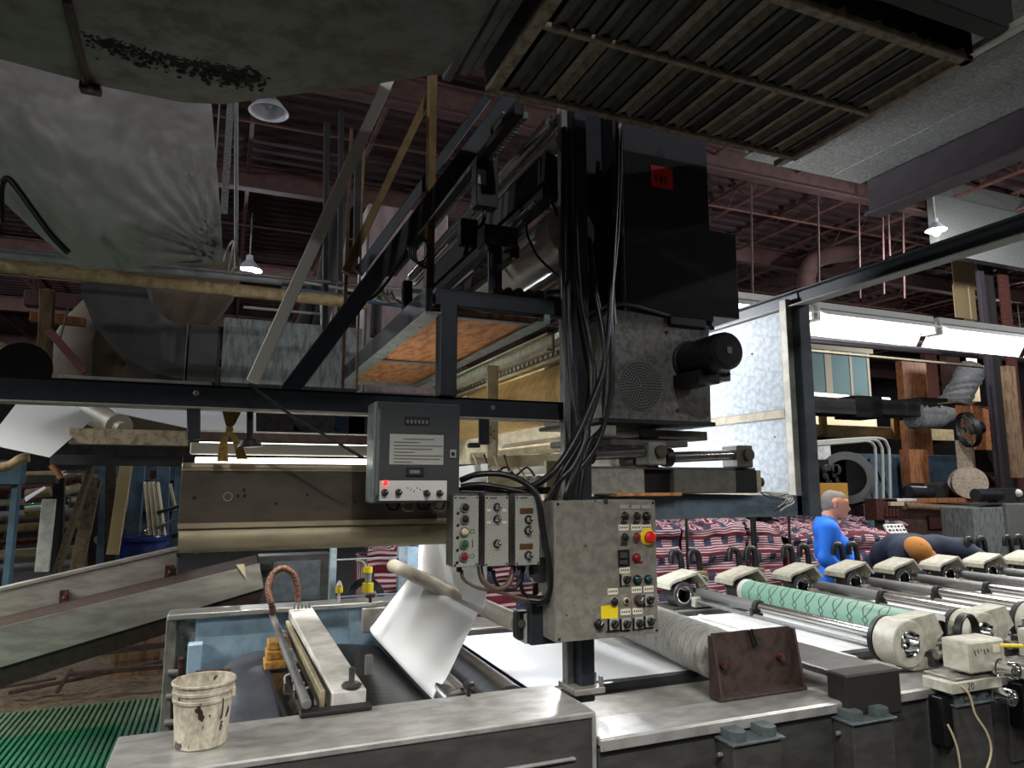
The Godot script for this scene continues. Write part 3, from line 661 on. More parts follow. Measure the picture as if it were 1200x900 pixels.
func calender() -> void:
	# rollers and covers overhead, all along z
	var data := [
		["uppermost bright steel roller under the baffle hood", 1.45, 3.46, 0.055, "roller_white", -5.6],
		["flat-lit pale roller tucked beside the uppermost one", 1.38, 3.53, 0.035, "roller_steel", -5.6],
		["thick pale overhead roller with a yellowed end collar", 1.48, 3.0, 0.13, "roller_white", -4.1],
		["slim pale overhead roller right of the thick one", 1.53, 2.82, 0.05, "roller_steel", -4.6],
		["lowest white overhead roller, just above the platform's front beam", 1.5, 2.7, 0.07, "roller_white", -4.0],
	]
	for d in data:
		var o := thing("steel_roller", d[0], "roller", "rollers above the platform")
		mk(o, "barrel", cyl(T(), Vector3(d[1], d[2], -2.86), Vector3(d[1], d[2], d[5]), d[3], 36), mat(d[4]))
		mk(o, "journal", cyl(T(), Vector3(d[1], d[2], -2.8), Vector3(d[1], d[2], -2.86), d[3] * 0.4, 16), mat("pipe_grey"))
		mk(o, "end_collar", cyl(T(), Vector3(d[1], d[2], d[5]), Vector3(d[1], d[2], d[5] - 0.12), d[3] * 0.8, 24, d[3] * 0.6), mat("yellow_steel") if d[3] > 0.1 else mat("cream"))
		base(o)
	var o := thing("machine_cover", "long dark folded steel cover running below the uppermost rollers", "machine cover")
	mk(o, "cover", ext(T(), [Vector2(0, 0), Vector2(0.09, -0.02), Vector2(0.1, 0.12), Vector2(0.01, 0.15)], Vector3(1.34, 3.23, -2.86), Vector3.RIGHT, Vector3.UP, Vector3(0, 0, -2.6)), mat("black_steel"))
	mk(o, "lip", bb(T(), Vector3(1.34, 3.38, -5.4), Vector3(1.38, 3.386, -2.86), 0.002), mat("pale_steel"))
	base(o)
	o = thing("machine_cover", "lower dark folded cover with cables clipped along it, above the platform", "machine cover")
	mk(o, "cover", ext(T(), [Vector2(0, 0), Vector2(0.1, 0.02), Vector2(0.1, 0.06), Vector2(0, 0.05)], Vector3(1.33, 3.14, -2.86), Vector3.RIGHT, Vector3.UP, Vector3(0, 0, -2.6)), mat("black_steel"))
	mk(o, "lower_rail", bb(T(), Vector3(1.2, 2.86, -5.2), Vector3(1.25, 2.92, -2.95)), mat("black_steel"))
	for i in 3:
		mk(o, "clipped_cable", tube(T(), [Vector3(1.31 - 0.03 * i, 3.13 - 0.05 * i, -2.9), Vector3(1.3 - 0.03 * i, 3.1 - 0.05 * i, -4.0), Vector3(1.31 - 0.03 * i, 3.11 - 0.05 * i, -5.3)], 0.008, 6), mat("cable"))
	base(o)
	o = thing("gear_rack", "long finely toothed black rack slanting up to the baffle hood", "machine rack")
	mk(o, "rail", bb(T(), Vector3(1.16, 3.5, -5.6), Vector3(1.21, 3.56, -2.8), 0.003), mat("black_steel"))
	for i in 84:
		mk(o, "tooth", bb(T(), Vector3(1.21, 3.5, -2.82 - 0.033 * i), Vector3(1.24, 3.535, -2.836 - 0.033 * i), 0.002), mat("pipe_grey"))
	mk(o, "bright_edge", bb(T(), Vector3(1.1, 3.49, -5.4), Vector3(1.112, 3.5, -2.8), 0.001), mat("pale_steel"))
	base(o)
	# valve cluster on the diagonal brace
	o = thing("valve_cluster", "dark pneumatic valve with a pale tag hanging beside the diagonal brace", "valve")
	mk(o, "body", bb(T(), Vector3(1.15, 3.244, -3.3), Vector3(1.275, 3.589, -3.38)), mat("black"))
	mk(o, "cap", cyl(T(), Vector3(1.205, 3.558, -3.34), Vector3(1.205, 3.617, -3.34), 0.03, 16), mat("rubber"))
	mk(o, "tag", bb(T(), Vector3(1.155, 3.359, -3.29), Vector3(1.201, 3.442, -3.3), 0.001), mat("panel_grey"))
	mk(o, "pipe", tube(T(), spline([Vector3(1.212, 3.269, -3.34), Vector3(1.203, 3.163, -3.34), Vector3(1.136, 3.092, -3.34), Vector3(1.104, 2.971, -3.34)], 5), 0.012), mat("rubber"))
	mk(o, "lower_valve", bb(T(), Vector3(1.067, 3.023, -3.3), Vector3(1.162, 3.164, -3.36)), mat("black_steel"))
	base(o)
	o = thing("sensor_bracket", "black sensor bracket on a post above the platform's front beam", "bracket")
	mk(o, "post", bb(T(), Vector3(1.094, 2.677, -2.95), Vector3(1.161, 2.928, -2.97)), mat("frame_blue"))
	mk(o, "head", bb(T(), Vector3(1.053, 2.89, -2.9), Vector3(1.221, 2.988, -3)), mat("black"))
	for i in 3:
		mk(o, "lug", bx(T(), Vector3(1.105, 2.964, -2.95) + Vector3(0.04 * i, 0, 0), Vector3(0.025, 0.02, 0.04)), mat("black_steel"))
	base(o)
	o = thing("bearing_row", "row of small dark bearings lying on the platform's front beam", "bearing")
	for i in 5:
		mk(o, "bearing", cyl(T(), Vector3(1.06 + 0.05 * i, 2.625, -2.79), Vector3(1.06 + 0.05 * i, 2.625, -2.74), 0.024 - 0.003 * (i % 2), 14), mat("rust_dark"))
	mk(o, "bearing", cyl(T(), Vector3(1.33, 2.635, -2.8), Vector3(1.38, 2.63, -2.72), 0.035, 18), mat("rubber"))
	base(o)
	# rails, roll and rollers inside the machine, seen under the platform
	var cr := mat("cream")
	for i in 4:
		var x: float = [1.42, 1.55, 1.68, 1.8][i]
		var y: float = [2.42, 2.41, 2.4, 2.33][i]
		o = thing("cream_rail", ["cream channel rail nearest the plywood platform", "cream channel rail with a black slotted strip, second from the platform", "cream channel rail, third from the platform", "cream channel rail lowest over the yellow roll"][i], "rail", "cream rails inside the machine")
		mk(o, "web", bb(T(), Vector3(x, y, -5.0), Vector3(x + 0.012, y + 0.09, -2.95), 0.002), cr)
		mk(o, "flange", bb(T(), Vector3(x - 0.03, y, -5.0), Vector3(x + 0.012, y + 0.01, -2.95), 0.002), cr)
		mk(o, "flange", bb(T(), Vector3(x - 0.03, y + 0.08, -5.0), Vector3(x + 0.012, y + 0.09, -2.95), 0.002), cr)
		if i == 1:
			mk(o, "slotted_strip", bb(T(), Vector3(x - 0.006, y + 0.03, -4.9), Vector3(x - 0.001, y + 0.06, -2.95), 0.001), mat("black"))
			for k in 30:
				mk(o, "slot", bb(T(), Vector3(x - 0.011, y + 0.036, -4.85 + 0.062 * k), Vector3(x - 0.006, y + 0.056, -4.82 + 0.062 * k), 0.001), mat("pipe_grey"))
		base(o)
	o = thing("cream_upright", "cream perforated upright in front of the yellow wound roll", "post")
	mk(o, "plate", bb(T(), Vector3(1.33, 1.93, -3.62), Vector3(1.395, 2.45, -3.6), 0.003), cr)
	for i in 5:
		mk(o, "hole", cyl(T(), Vector3(1.35 + 0.02 * (i % 2), 2.02 + 0.02 * i, -3.602), Vector3(1.35 + 0.02 * (i % 2), 2.02 + 0.02 * i, -3.597), 0.004, 8), mat("ink"))
	base(o)
	o = thing("wound_roll", "yellow cloth-wound roll glowing inside the machine behind the beam", "roller")
	var prof := [Vector2(0, 0), Vector2(0, 0.12)]
	for i in 64:
		prof.append(Vector2(0.01 + 2.0 * i / 63.0, 0.128 + [0.0, 0.02, 0.006, 0.024][i % 4]))
	prof.append(Vector2(2.02, 0))
	mk(o, "winding", lathe(T(), Vector3(1.62, 2.26, -2.98), Vector3(1.62, 2.26, -5.0), prof, 40), mat("winding", Color(0.85, 0.72, 0.48), 0.7, 0.0, "grime", Vector3(3, 3, 12)))
	base(o)
	for i in 4:
		var p: Array = [[1.98, 2.03, 0.06, "roller_steel", "silver roller under the yellow roll, seen through the frame"], [1.85, 1.9, 0.05, "roller_white", "pale roller beneath the silver roller"], [2.12, 1.82, 0.055, "roller_white", "lowest pale roller glimpsed behind the hanging cables"], [1.7, 1.99, 0.03, "cream", "thin cream tube beside the perforated upright"]][i]
		o = thing("inner_roller", p[4], "roller", "rollers inside the machine")
		mk(o, "barrel", cyl(T(), Vector3(p[0], p[1], -3.0), Vector3(p[0], p[1], -4.9), p[2], 28), mat(p[3]))
		mk(o, "journal", cyl(T(), Vector3(p[0], p[1], -2.92), Vector3(p[0], p[1], -3.0), p[2] * 0.4, 12), mat("pipe_grey"))
		base(o)
	o = thing("cream_beam", "cream cross beam with wiring and a cylinder end under the rollers", "machine beam")
	mk(o, "beam", bar(T(), Vector3(1.28, 1.9, -3.75), Vector3(2.05, 1.95, -3.55), 0.05, 0.07), cr)
	mk(o, "lower_beam", bar(T(), Vector3(1.2, 1.79, -3.7), Vector3(1.62, 1.8, -3.6), 0.06, 0.07), cr)
	mk(o, "cylinder", cyl(T(), Vector3(1.1, 1.84, -3.62), Vector3(1.33, 1.85, -3.6), 0.05, 20), mat("trough"))
	mk(o, "cap", cyl(T(), Vector3(1.6, 1.8, -3.58), Vector3(1.6, 1.8, -3.5), 0.035, 16), mat("pipe_grey"))
	for i in 4:
		mk(o, "wire", tube(T(), spline([Vector3(1.25 + 0.06 * i, 1.95, -3.6), Vector3(1.28 + 0.06 * i, 1.86 - 0.01 * i, -3.55), Vector3(1.36 + 0.06 * i, 1.88, -3.54), Vector3(1.42 + 0.06 * i, 1.82, -3.55)], 5), 0.006, 6), mat("cable") if i % 2 else cr)
	base(o)
	solo("side_plate", "big cream side plate closing the far side of the machine", "machine plate", bb(T(), Vector3(1.45, 1.5, -5.1), Vector3(2.8, 2.6, -5.06)), cr)
	o = thing("cream_column", "cream steel column just right of the black post", "column")
	mk(o, "column", bb(T(), Vector3(1.53, 1.35, -3.05), Vector3(1.6, 2.75, -3.0), 0.004), cr)
	mk(o, "foot_plate", bb(T(), Vector3(1.42, 1.7, -3.06), Vector3(1.6, 1.9, -3.03), 0.003), cr)
	base(o)


func carriage() -> void:
	# electrical cabinet
	var o := thing("electrical_cabinet", "tall black electrical cabinet with a red warning sticker", "cabinet")
	mk(o, "body", bb(T(), Vector3(1.72, 2.58, -3.5), Vector3(2.25, 4.0, -2.8), 0.008), mat("cabinet"))
	mk(o, "door", bb(T(), Vector3(1.735, 2.6, -2.8), Vector3(2.243, 3.98, -2.785), 0.006), mat("cabinet"))
	mk(o, "edge_trim", bb(T(), Vector3(1.722, 2.58, -2.8), Vector3(1.73, 4.0, -2.78), 0.001), mat("pipe_grey"))
	mk(o, "sill", bb(T(), Vector3(1.70, 2.56, -3.5), Vector3(2.25, 2.58, -2.79), 0.003), mat("frame_blue"))
	var st := mk(o, "sticker", bb(T(), Vector3(1.891, 3.261, -2.784), Vector3(2.02, 3.373, -2.782), 0), mat("sticker_red", Color(0.9, 0.1, 0.1), 0.5))
	st.set_meta("label", "red warning sticker")
	for i in 3:
		mk(st, "lettering", bb(T(), Vector3(1.915, 3.286, -2.782) + Vector3(0.027 * i, 0, 0), Vector3(1.926, 3.324, -2.781) + Vector3(0.027 * i + 0.006 * (i % 2), 0, 0), 0), mat("ink"))
	var tr_ := mk(o, "warning_triangle", ext(T(), [Vector2(-0.035, 0), Vector2(0.035, 0), Vector2(0, 0.06)], Vector3(1.952, 3.416, -2.784), Vector3.RIGHT, Vector3.UP, Vector3(0, 0, 0.001)), mat("black"))
	tr_.set_meta("label", "faded dark warning triangle")
	mk(o, "side_box", bb(T(), Vector3(2.25, 2.64, -3.3), Vector3(2.44, 3.1, -2.82), 0.006), mat("cabinet"))
	base(o)
	o = thing("back_column", "black steel column behind the cables, left of the tall black cabinet", "column")
	mk(o, "column", bb(T(), Vector3(1.56, 2.55, -3.1), Vector3(1.71, 4.0, -2.95), 0.004), mat("frame_blue"))
	mk(o, "conduit", cyl(T(), Vector3(1.52, 2.4, -2.9), Vector3(1.52, 3.9, -2.9), 0.022, 12), mat("cable"))
	for i in 3:
		mk(o, "bracket", bx(T(), Vector3(1.6, 2.85 + 0.22 * i, -2.94), Vector3(0.03, 0.025, 0.02), 0.003), mat("pipe_grey"))
	base(o)
	# fan housing with motor
	o = thing("fan_housing", "mottled grey fan housing with a round perforated grille", "machine housing")
	mk(o, "body", ext(T(), [Vector2(0, 0), Vector2(0.61, 0), Vector2(0.62, 0.46), Vector2(0.42, 0.5), Vector2(0.06, 0.52), Vector2(0, 0.46)], Vector3(1.585, 2.09, -3.4), Vector3.RIGHT, Vector3.UP, Vector3(0, 0, 0.62)), mat("housing", Color(0.46, 0.455, 0.435), 0.6, 0.1, "dirty", Vector3.ONE * 3.0))
	mk(o, "bottom_plate", bb(T(), Vector3(1.56, 2.07, -3.42), Vector3(2.21, 2.09, -2.76), 0.003), mat("frame_blue"))
	mk(o, "arched_rail", tube(T(), spline([Vector3(1.5, 2.56, -2.8), Vector3(1.58, 2.6, -2.79), Vector3(1.66, 2.63, -2.78), Vector3(1.8, 2.63, -2.775), Vector3(2.2, 2.56, -2.775)], 5), 0.009, 8), mat("pipe_grey"))
	mk(o, "handle_slot", bx(T(), Vector3(2.07, 2.58, -2.775), Vector3(0.22, 0.05, 0.03), 0.015), mat("black"))
	var c := Vector3(1.795, 2.25, -2.779)
	var g := mk(o, "grille", cyl(T(), c, c + Vector3(0, 0, 0.004), 0.118, 40, -1.0, 0.001), mat("housing_light", Color(0.46, 0.455, 0.435), 0.6, 0.1))
	var s := T()
	for k in 8:
		var r := 0.014 + 0.0135 * k
		var n := int(TAU * r / 0.0135)
		for i in n:
			var a := TAU * i / n
			cyl(s, c + Vector3(r * cos(a), r * sin(a), 0.0035), c + Vector3(r * cos(a), r * sin(a), 0.0046), 0.0048, 8, -1.0, 0)
	var holes := mk(g, "holes", s, mat("ink"))
	holes.set_meta("kind", "stuff")
	for p in [Vector3(2.0, 2.14, -2.778), Vector3(1.95, 2.52, -2.778)]:
		mk(o, "bolt_hole", cyl(T(), p, p + Vector3(0, 0, 0.003), 0.01, 10), mat("ink"))
	base(o)
	o = thing("electric_motor", "dark round electric motor sticking out of the fan housing", "motor")
	var a := Vector3(2.08, 2.385, -2.78)
	var b := Vector3(2.06, 2.385, -2.46)
	mk(o, "body", lathe(T(), a, b, [Vector2(0, 0), Vector2(0, 0.1), Vector2(0.02, 0.1), Vector2(0.022, 0.088), Vector2(0.24, 0.088), Vector2(0.26, 0.09), Vector2(0.3, 0.086), Vector2(0.318, 0.07), Vector2(0.32, 0)], 32), mat("motor"))
	mk(o, "name_plate", bx(T(), Vector3(2.06, 2.385, -2.459), Vector3(0.026, 0.03, 0.003), 0.001), mat("pipe_grey"))
	mk(o, "foot", bb(T(), Vector3(1.98, 2.25, -2.78), Vector3(2.1, 2.31, -2.58)), mat("motor"))
	var sw := mk(o, "terminal_box", bb(T(), Vector3(2.1, 2.27, -2.72), Vector3(2.18, 2.33, -2.6)), mat("pipe_grey"))
	for i in 3:
		mk(sw, "screw", cyl(T(), Vector3(2.11 + 0.025 * i, 2.3, -2.6), Vector3(2.11 + 0.025 * i, 2.3, -2.585), 0.009, 8), mat("rust_dark"))
	base(o)
	# slide with two guide rods
	o = thing("rod_slide", "pale cast slide with black square windows carrying two guide rods", "machine slide")
	var pl := mat("cast_lit", Color(0.62, 0.62, 0.58), 0.55, 0.2, "grime", Vector3.ONE * 5.0)  # paler copy of the cast metal, standing for its lit parts
	var dk := mat("cast_grey", Color(0.4, 0.39, 0.36), 0.55, 0.2, "grime", Vector3.ONE * 3.0)
	mk(o, "block", bb(T(), Vector3(1.50, 1.745, -3.1), Vector3(1.84, 1.87, -2.83), 0.006), pl)
	mk(o, "window", bb(T(), Vector3(1.84, 1.745, -3.1), Vector3(2.0, 1.865, -2.86), 0.003), mat("black"))
	mk(o, "block", bb(T(), Vector3(2.0, 1.745, -3.1), Vector3(2.37, 1.86, -2.82), 0.006), dk)
	mk(o, "window", bb(T(), Vector3(2.37, 1.745, -3.1), Vector3(2.5, 1.86, -2.82), 0.003), mat("black"))
	mk(o, "end_cap", bb(T(), Vector3(2.5, 1.75, -3.08), Vector3(2.545, 1.86, -2.84), 0.004), mat("trough_pale"))
	mk(o, "end_knob", cyl(T(), Vector3(2.545, 1.8, -2.9), Vector3(2.6, 1.8, -2.9), 0.035, 16, 0.025), mat("black"))
	mk(o, "top_plate", bb(T(), Vector3(1.5, 1.86, -3.1), Vector3(2.5, 1.872, -2.83), 0.002), dk)
	base(o)
	for i in 2:
		var x0: float = [1.55, 1.98][i]
		var x1: float = [1.86, 2.38][i]
		var y: float = [1.925, 1.918][i]
		o = thing("guide_rod", ["polished guide rod on the slide, left one by the cables", "polished guide rod on the slide, right one by the translucent wall"][i], "rod", "guide rods on the slide")
		mk(o, "rod", cyl(T(), Vector3(x0, y, -2.84), Vector3(x1, y + 0.018, -2.84), 0.026, 20), mat("roller_steel"))
		mk(o, "collar", cyl(T(), Vector3(x0 - 0.03, y, -2.84), Vector3(x0 + 0.015, y, -2.84), 0.045, 20), mat("rubber"))
		var bk := mk(o, "bearing_block", bb(T(), Vector3(x1 - 0.015, y - 0.045, -2.92), Vector3(x1 + 0.085, y + 0.065, -2.8), 0.006), pl if i == 0 else dk)
		mk(bk, "cap", cyl(T(), Vector3(x1 + 0.045, y + 0.018, -2.8), Vector3(x1 + 0.045, y + 0.018, -2.775), 0.03, 18), mat("trough"))
		base(o)
	o = thing("slide_table", "grey plates stacked between the fan housing and the guide rods", "machine plate")
	mk(o, "plate", bb(T(), Vector3(1.52, 1.97, -3.2), Vector3(2.1, 2.0, -2.84), 0.004), dk)
	mk(o, "plate", bb(T(), Vector3(1.93, 2.005, -3.2), Vector3(2.22, 2.05, -2.84), 0.004), dk)
	mk(o, "bracket", bb(T(), Vector3(1.58, 2.01, -2.88), Vector3(1.66, 2.06, -2.78), 0.004), pl)
	mk(o, "white_guard", bb(T(), Vector3(1.66, 2.01, -3.2), Vector3(1.93, 2.02, -3.0), 0.002), mat("board_white"))
	base(o)
	solo("wood_packing", "rough orange wooden packing strip under the slide", "wood strip", bb(T(), Vector3(1.66, 1.735, -2.95), Vector3(2.02, 1.75, -2.79), 0.003), mat("plywood"))
	o = thing("cross_beam", "wide blue grey steel beam under the slide, ending at the corner post", "beam")
	mk(o, "web", bb(T(), Vector3(1.42, 1.622, -2.96), Vector3(2.86, 1.733, -2.88), 0.004), mat("beam_blue"))
	base(o)
	o = thing("wire_tangle", "tangle of thin white wires hanging off the end of the slide", "wires")
	for i in 7:
		var p := Vector3(2.5 + rng.randf() * 0.05, 1.75, -2.82)
		mk(o, "wire", tube(T(), spline([p, p + Vector3(0.05, -0.005 * i, 0.02), p + Vector3(0.1 + rng.randf() * 0.08, -0.01 - rng.randf() * 0.03, 0.01), p + Vector3(0.16, -0.03 - rng.randf() * 0.05, 0.02), p + Vector3(0.08 + rng.randf() * 0.1, -0.06 - rng.randf() * 0.05, 0.0)], 5), 0.0035, 5), mat("board_white") if i < 5 else mat("black"))
	base(o)


func cloth_path() -> void:
	# guide bar
	var o := thing("guide_bar", "worn pale round guide bar carrying the sloping white cloth", "bar")
	mk(o, "tube", cyl(T(), Vector3(0.955, 1.31, -4.2), Vector3(1.17, 1.215, -2.78), 0.038, 24), mat("roller_pale"))
	mk(o, "end_clamp", bb(T(), Vector3(1.124, 1.168, -2.74), Vector3(1.182, 1.281, -2.68), 0.01), mat("black"))
	mk(o, "bolt", cyl(T(), Vector3(1.14, 1.234, -2.68), Vector3(1.132, 1.239, -2.66), 0.018, 6), mat("black_steel"))
	base(o)
	# white cloth: from the bottom roller up to the bar, over it and up
	var rows := []
	var near := [Vector3(0.85, 0.921, -2.93), Vector3(0.901, 0.984, -2.93), Vector3(0.971, 1.111, -2.93), Vector3(1.043, 1.243, -2.93)]
	var far := [Vector3(0.813, 0.971, -4.1), Vector3(0.846, 1.015, -4.1), Vector3(0.946, 1.141, -4.1), Vector3(1.039, 1.251, -4.1)]
	for k in 2:
		var line := []
		var src := near if k == 0 else far
		var x: float = src[0].x
		var y: float = src[0].y
		line.append(Vector3(x + 0.08, y - 0.055, src[0].z))
		line.append(Vector3(x + 0.03, y - 0.045, src[0].z))
		for p in src:
			line.append(p)
		rows.append(spline(line, 6))
	var full := []
	for k in 9:
		var line := []
		for j in rows[0].size():
			line.append(rows[0][j].lerp(rows[1][j], k / 8.0))
		full.append(line)
	solo("sloping_cloth", "white cloth sloping from the bright bottom roller up to the round guide bar", "fabric", sheet(T(), full, 0.003), mat("cloth"))
	var s := T()
	full = []
	var n0 := Vector3(1.066, 1.262, -2.93)
	var f0 := Vector3(1.07, 1.249, -4.1)
	for k in 9:
		var a := n0.lerp(f0, k / 8.0)
		full.append([a + Vector3(0, -0.005, 0), a + Vector3(0.015, 0.05, 0), a + Vector3(0.02, 0.4, 0), a + Vector3(0.02, 0.62, 0)])
	sheet(s, full, 0.003)
	solo("hanging_cloth", "white cloth hanging straight up behind the round guide bar", "fabric", s, mat("cloth"))
	# upper left cloth running over a pale roller
	s = patch(T(), Vector3(-1.371, 2.034, -5.2), Vector3(-1.029, 1.955, -5.2), Vector3(-0.866, 2.243, -5.6), Vector3(-1.239, 2.488, -5.6), 0.003, 6, 6)
	solo("entering_cloth", "bright white cloth entering under the frame beam at the picture's left edge", "fabric", s, mat("cloth"))
	o = thing("entry_roller", "pale worn roller slanting down beside the bright entering cloth", "roller")
	mk(o, "barrel", cyl(T(), Vector3(-1.223, 2.462, -6.8), Vector3(-0.705, 2.188, -5.6), 0.09, 26), mat("roller_pale"))
	mk(o, "journal", cyl(T(), Vector3(-0.705, 2.188, -5.6), Vector3(-0.66, 2.165, -5.5), 0.05, 14), mat("roller_pale"))
	base(o)
	s = patch(T(), Vector3(-0.912, 2.419, -5.9), Vector3(0.206, 2.388, -5.9), Vector3(0.197, 2.078, -5.3), Vector3(-0.688, 2.259, -5.3), 0.003, 6, 2)
	solo("long_cloth", "long strip of white cloth stretched under the frame beam behind the yellow rag", "fabric", s, mat("cloth"))


func dryer_side() -> void:
	# brown trough
	var o := thing("metal_trough", "wide brown-grey sheet metal trough with a pale rounded lower edge", "machine cover")
	mk(o, "front", bb(T(), Vector3(-0.15, 1.645, -2.93), Vector3(0.9, 1.845, -2.9), 0.004), mat("trough"))
	mk(o, "top_bead", cyl(T(), Vector3(-0.15, 1.857, -2.93), Vector3(0.9, 1.857, -2.93), 0.016, 16), mat("trough_pale"))
	mk(o, "top_strip", bb(T(), Vector3(-0.15, 1.842, -2.93), Vector3(0.9, 1.85, -2.895), 0.002), mat("trough_pale"))
	mk(o, "top_face", bb(T(), Vector3(-0.13, 1.862, -4.0), Vector3(0.9, 1.868, -2.94), 0.002), mat("board_white"))  # white colour stands for the tube reflected along the top
	mk(o, "lower_roll", lathe(T(), Vector3(-0.145, 1.59, -2.95), Vector3(0.9, 1.59, -2.95), [Vector2(0, 0), Vector2(0, 0.055), Vector2(1.045, 0.055), Vector2(1.045, 0)], 28), mat("trough_pale"))
	mk(o, "edge_strip", bb(T(), Vector3(-0.15, 1.627, -2.93), Vector3(0.9, 1.648, -2.892), 0.003), mat("trough_pale"))
	mk(o, "side", bb(T(), Vector3(-0.15, 1.6, -4.1), Vector3(-0.135, 1.85, -2.92), 0.003), mat("trough"))
	mk(o, "back", bb(T(), Vector3(-0.15, 1.6, -4.12), Vector3(0.9, 1.85, -4.1), 0.003), mat("trough"))
	for p in [Vector3(-0.099, 1.743, -2.897), Vector3(0.073, 1.771, -2.897), Vector3(0.077, 1.748, -2.897), Vector3(0.053, 1.748, -2.897), Vector3(0.309, 1.75, -2.897), Vector3(0.498, 1.721, -2.897), Vector3(0.194, 1.717, -2.897)]:
		mk(o, "rivet_hole", cyl(T(), p, p + Vector3(0, 0, 0.002), 0.006, 8), mat("ink"))
	mk(o, "ring_mark", ring(T(), Vector3(0.017, 1.745, -2.9), Vector3(0.017, 1.745, -2.897), 0.014, 0.017, 20, 0), mat("trough_pale"))
	base(o)
	# dark channel behind the beam over the trough
	solo("dark_channel", "dark mottled channel rail just above the upper bright tube", "rail", bb(T(), Vector3(-0.12, 1.97, -3.25), Vector3(0.95, 2.01, -3.2), 0.003), mat("rust_dark"))
	solo("dark_channel", "black rail between the bright tube and the added glow tube over the brown trough", "rail", bb(T(), Vector3(-0.12, 1.925, -3.2), Vector3(0.95, 1.955, -3.16), 0.003), mat("black_steel"))
	o = thing("levelling_pad", "black levelling foot hanging under the frame beam above the brown trough", "foot")
	mk(o, "stem", cyl(T(), Vector3(0.077, 2.072, -2.8), Vector3(0.083, 1.943, -2.8), 0.012, 12), mat("black"))
	mk(o, "pad", cyl(T(), Vector3(0.082, 1.959, -2.8), Vector3(0.084, 1.93, -2.8), 0.034, 20, 0.045), mat("black"))
	base(o)
	# yellow rag knot
	o = thing("yellow_rag", "knotted yellow rag dangling from the frame beam over the brown trough", "rag")
	for side in 2:
		var line: Array = [[Vector3(-0.004, 2.08, -2.85), Vector3(0.005, 2.025, -2.85), Vector3(0.006, 1.998, -2.84), Vector3(-0.009, 1.943, -2.84), Vector3(-0.008, 1.876, -2.84)], [Vector3(0.032, 2.081, -2.85), Vector3(0.017, 2.025, -2.85), Vector3(0.009, 1.998, -2.84), Vector3(0.039, 1.944, -2.84), Vector3(0.06, 1.886, -2.84)]][side]
		var pts := spline(line, 5)
		var rows := []
		for i in pts.size():
			var w := 0.006 + 0.014 * absf(i - 10.0) / 10.0
			rows.append([pts[i] - Vector3(w, 0, 0.004 * sin(i)), pts[i] + Vector3(0, 0, 0.006), pts[i] + Vector3(w, 0, -0.004 * sin(i))])
		mk(o, "tail", sheet(T(), rows, 0.004), mat("rag", Color(0.62, 0.5, 0.25), 0.9, 0.0, "dirty", Vector3.ONE * 8.0))
	mk(o, "knot", ball(T(), Vector3(0.009, 1.998, -2.84), 0.014, 10), mat("rag"))
	base(o)
	o = thing("black_tarp", "crumpled black plastic sheet draped over the tray under the brown trough", "plastic sheet")
	var tn := FastNoiseLite.new()
	tn.frequency = 2.2
	tn.seed = 5
	var rows := []
	for i in 26:
		var line := []
		for k in 18:
			var u := i / 25.0
			var v := k / 17.0
			var p := Vector3(-0.243, 1.361, -4.7).lerp(Vector3(0.133, 1.372, -4.7), u)
			var q := Vector3(-0.23, 1.431, -5.1).lerp(Vector3(0.13, 1.409, -5.1), u)
			var r := p.lerp(q, v)
			r += Vector3(0, absf(tn.get_noise_3d(u * 1.3, v * 1.3, 1.0)) * 0.12, tn.get_noise_3d(u * 1.3, v * 1.3, 9.0) * 0.05)
			if v < 0.25:
				r.y -= (0.25 - v) * 0.04 * (1.0 + 0.5 * tn.get_noise_2d(u * 3.0, 3.0))
			line.append(r)
		rows.append(line)
	mk(o, "sheet", sheet(T(), rows, 0.003), mat("tarp"))
	base(o)
	# translucent wall
	o = thing("translucent_wall", "wall of two scuffed translucent panels lit from behind, in a steel frame", "wall panel")
	mk(o, "panel", bb(T(), Vector3(2.846, 2.2, -4.2), Vector3(2.852, 2.75, -2.94), 0.001), mat("polycarbonate"))
	mk(o, "panel", bb(T(), Vector3(2.846, 1.74, -4.2), Vector3(2.852, 2.15, -2.94), 0.001), mat("polycarbonate"))
	mk(o, "middle_rail", bb(T(), Vector3(2.835, 2.15, -4.2), Vector3(2.86, 2.2, -2.93), 0.002), mat("rail_beige", Color(0.5, 0.47, 0.4), 0.6, 0.2, "grime", Vector3.ONE * 3.0))
	mk(o, "bottom_rail", bb(T(), Vector3(2.83, 1.725, -4.2), Vector3(2.86, 1.745, -2.93), 0.002), mat("rail_beige"))
	mk(o, "edge_rail", bb(T(), Vector3(2.835, 1.74, -2.96), Vector3(2.86, 2.76, -2.93), 0.002), mat("rail_beige"))
	for p in [Vector3(2.844, 2.55, -3.2), Vector3(2.844, 2.0, -3.3), Vector3(2.844, 2.05, -3.05)]:
		mk(o, "screw", cyl(T(), p, p - Vector3(0.003, 0, 0), 0.006, 8), mat("ink"))
	base(o)


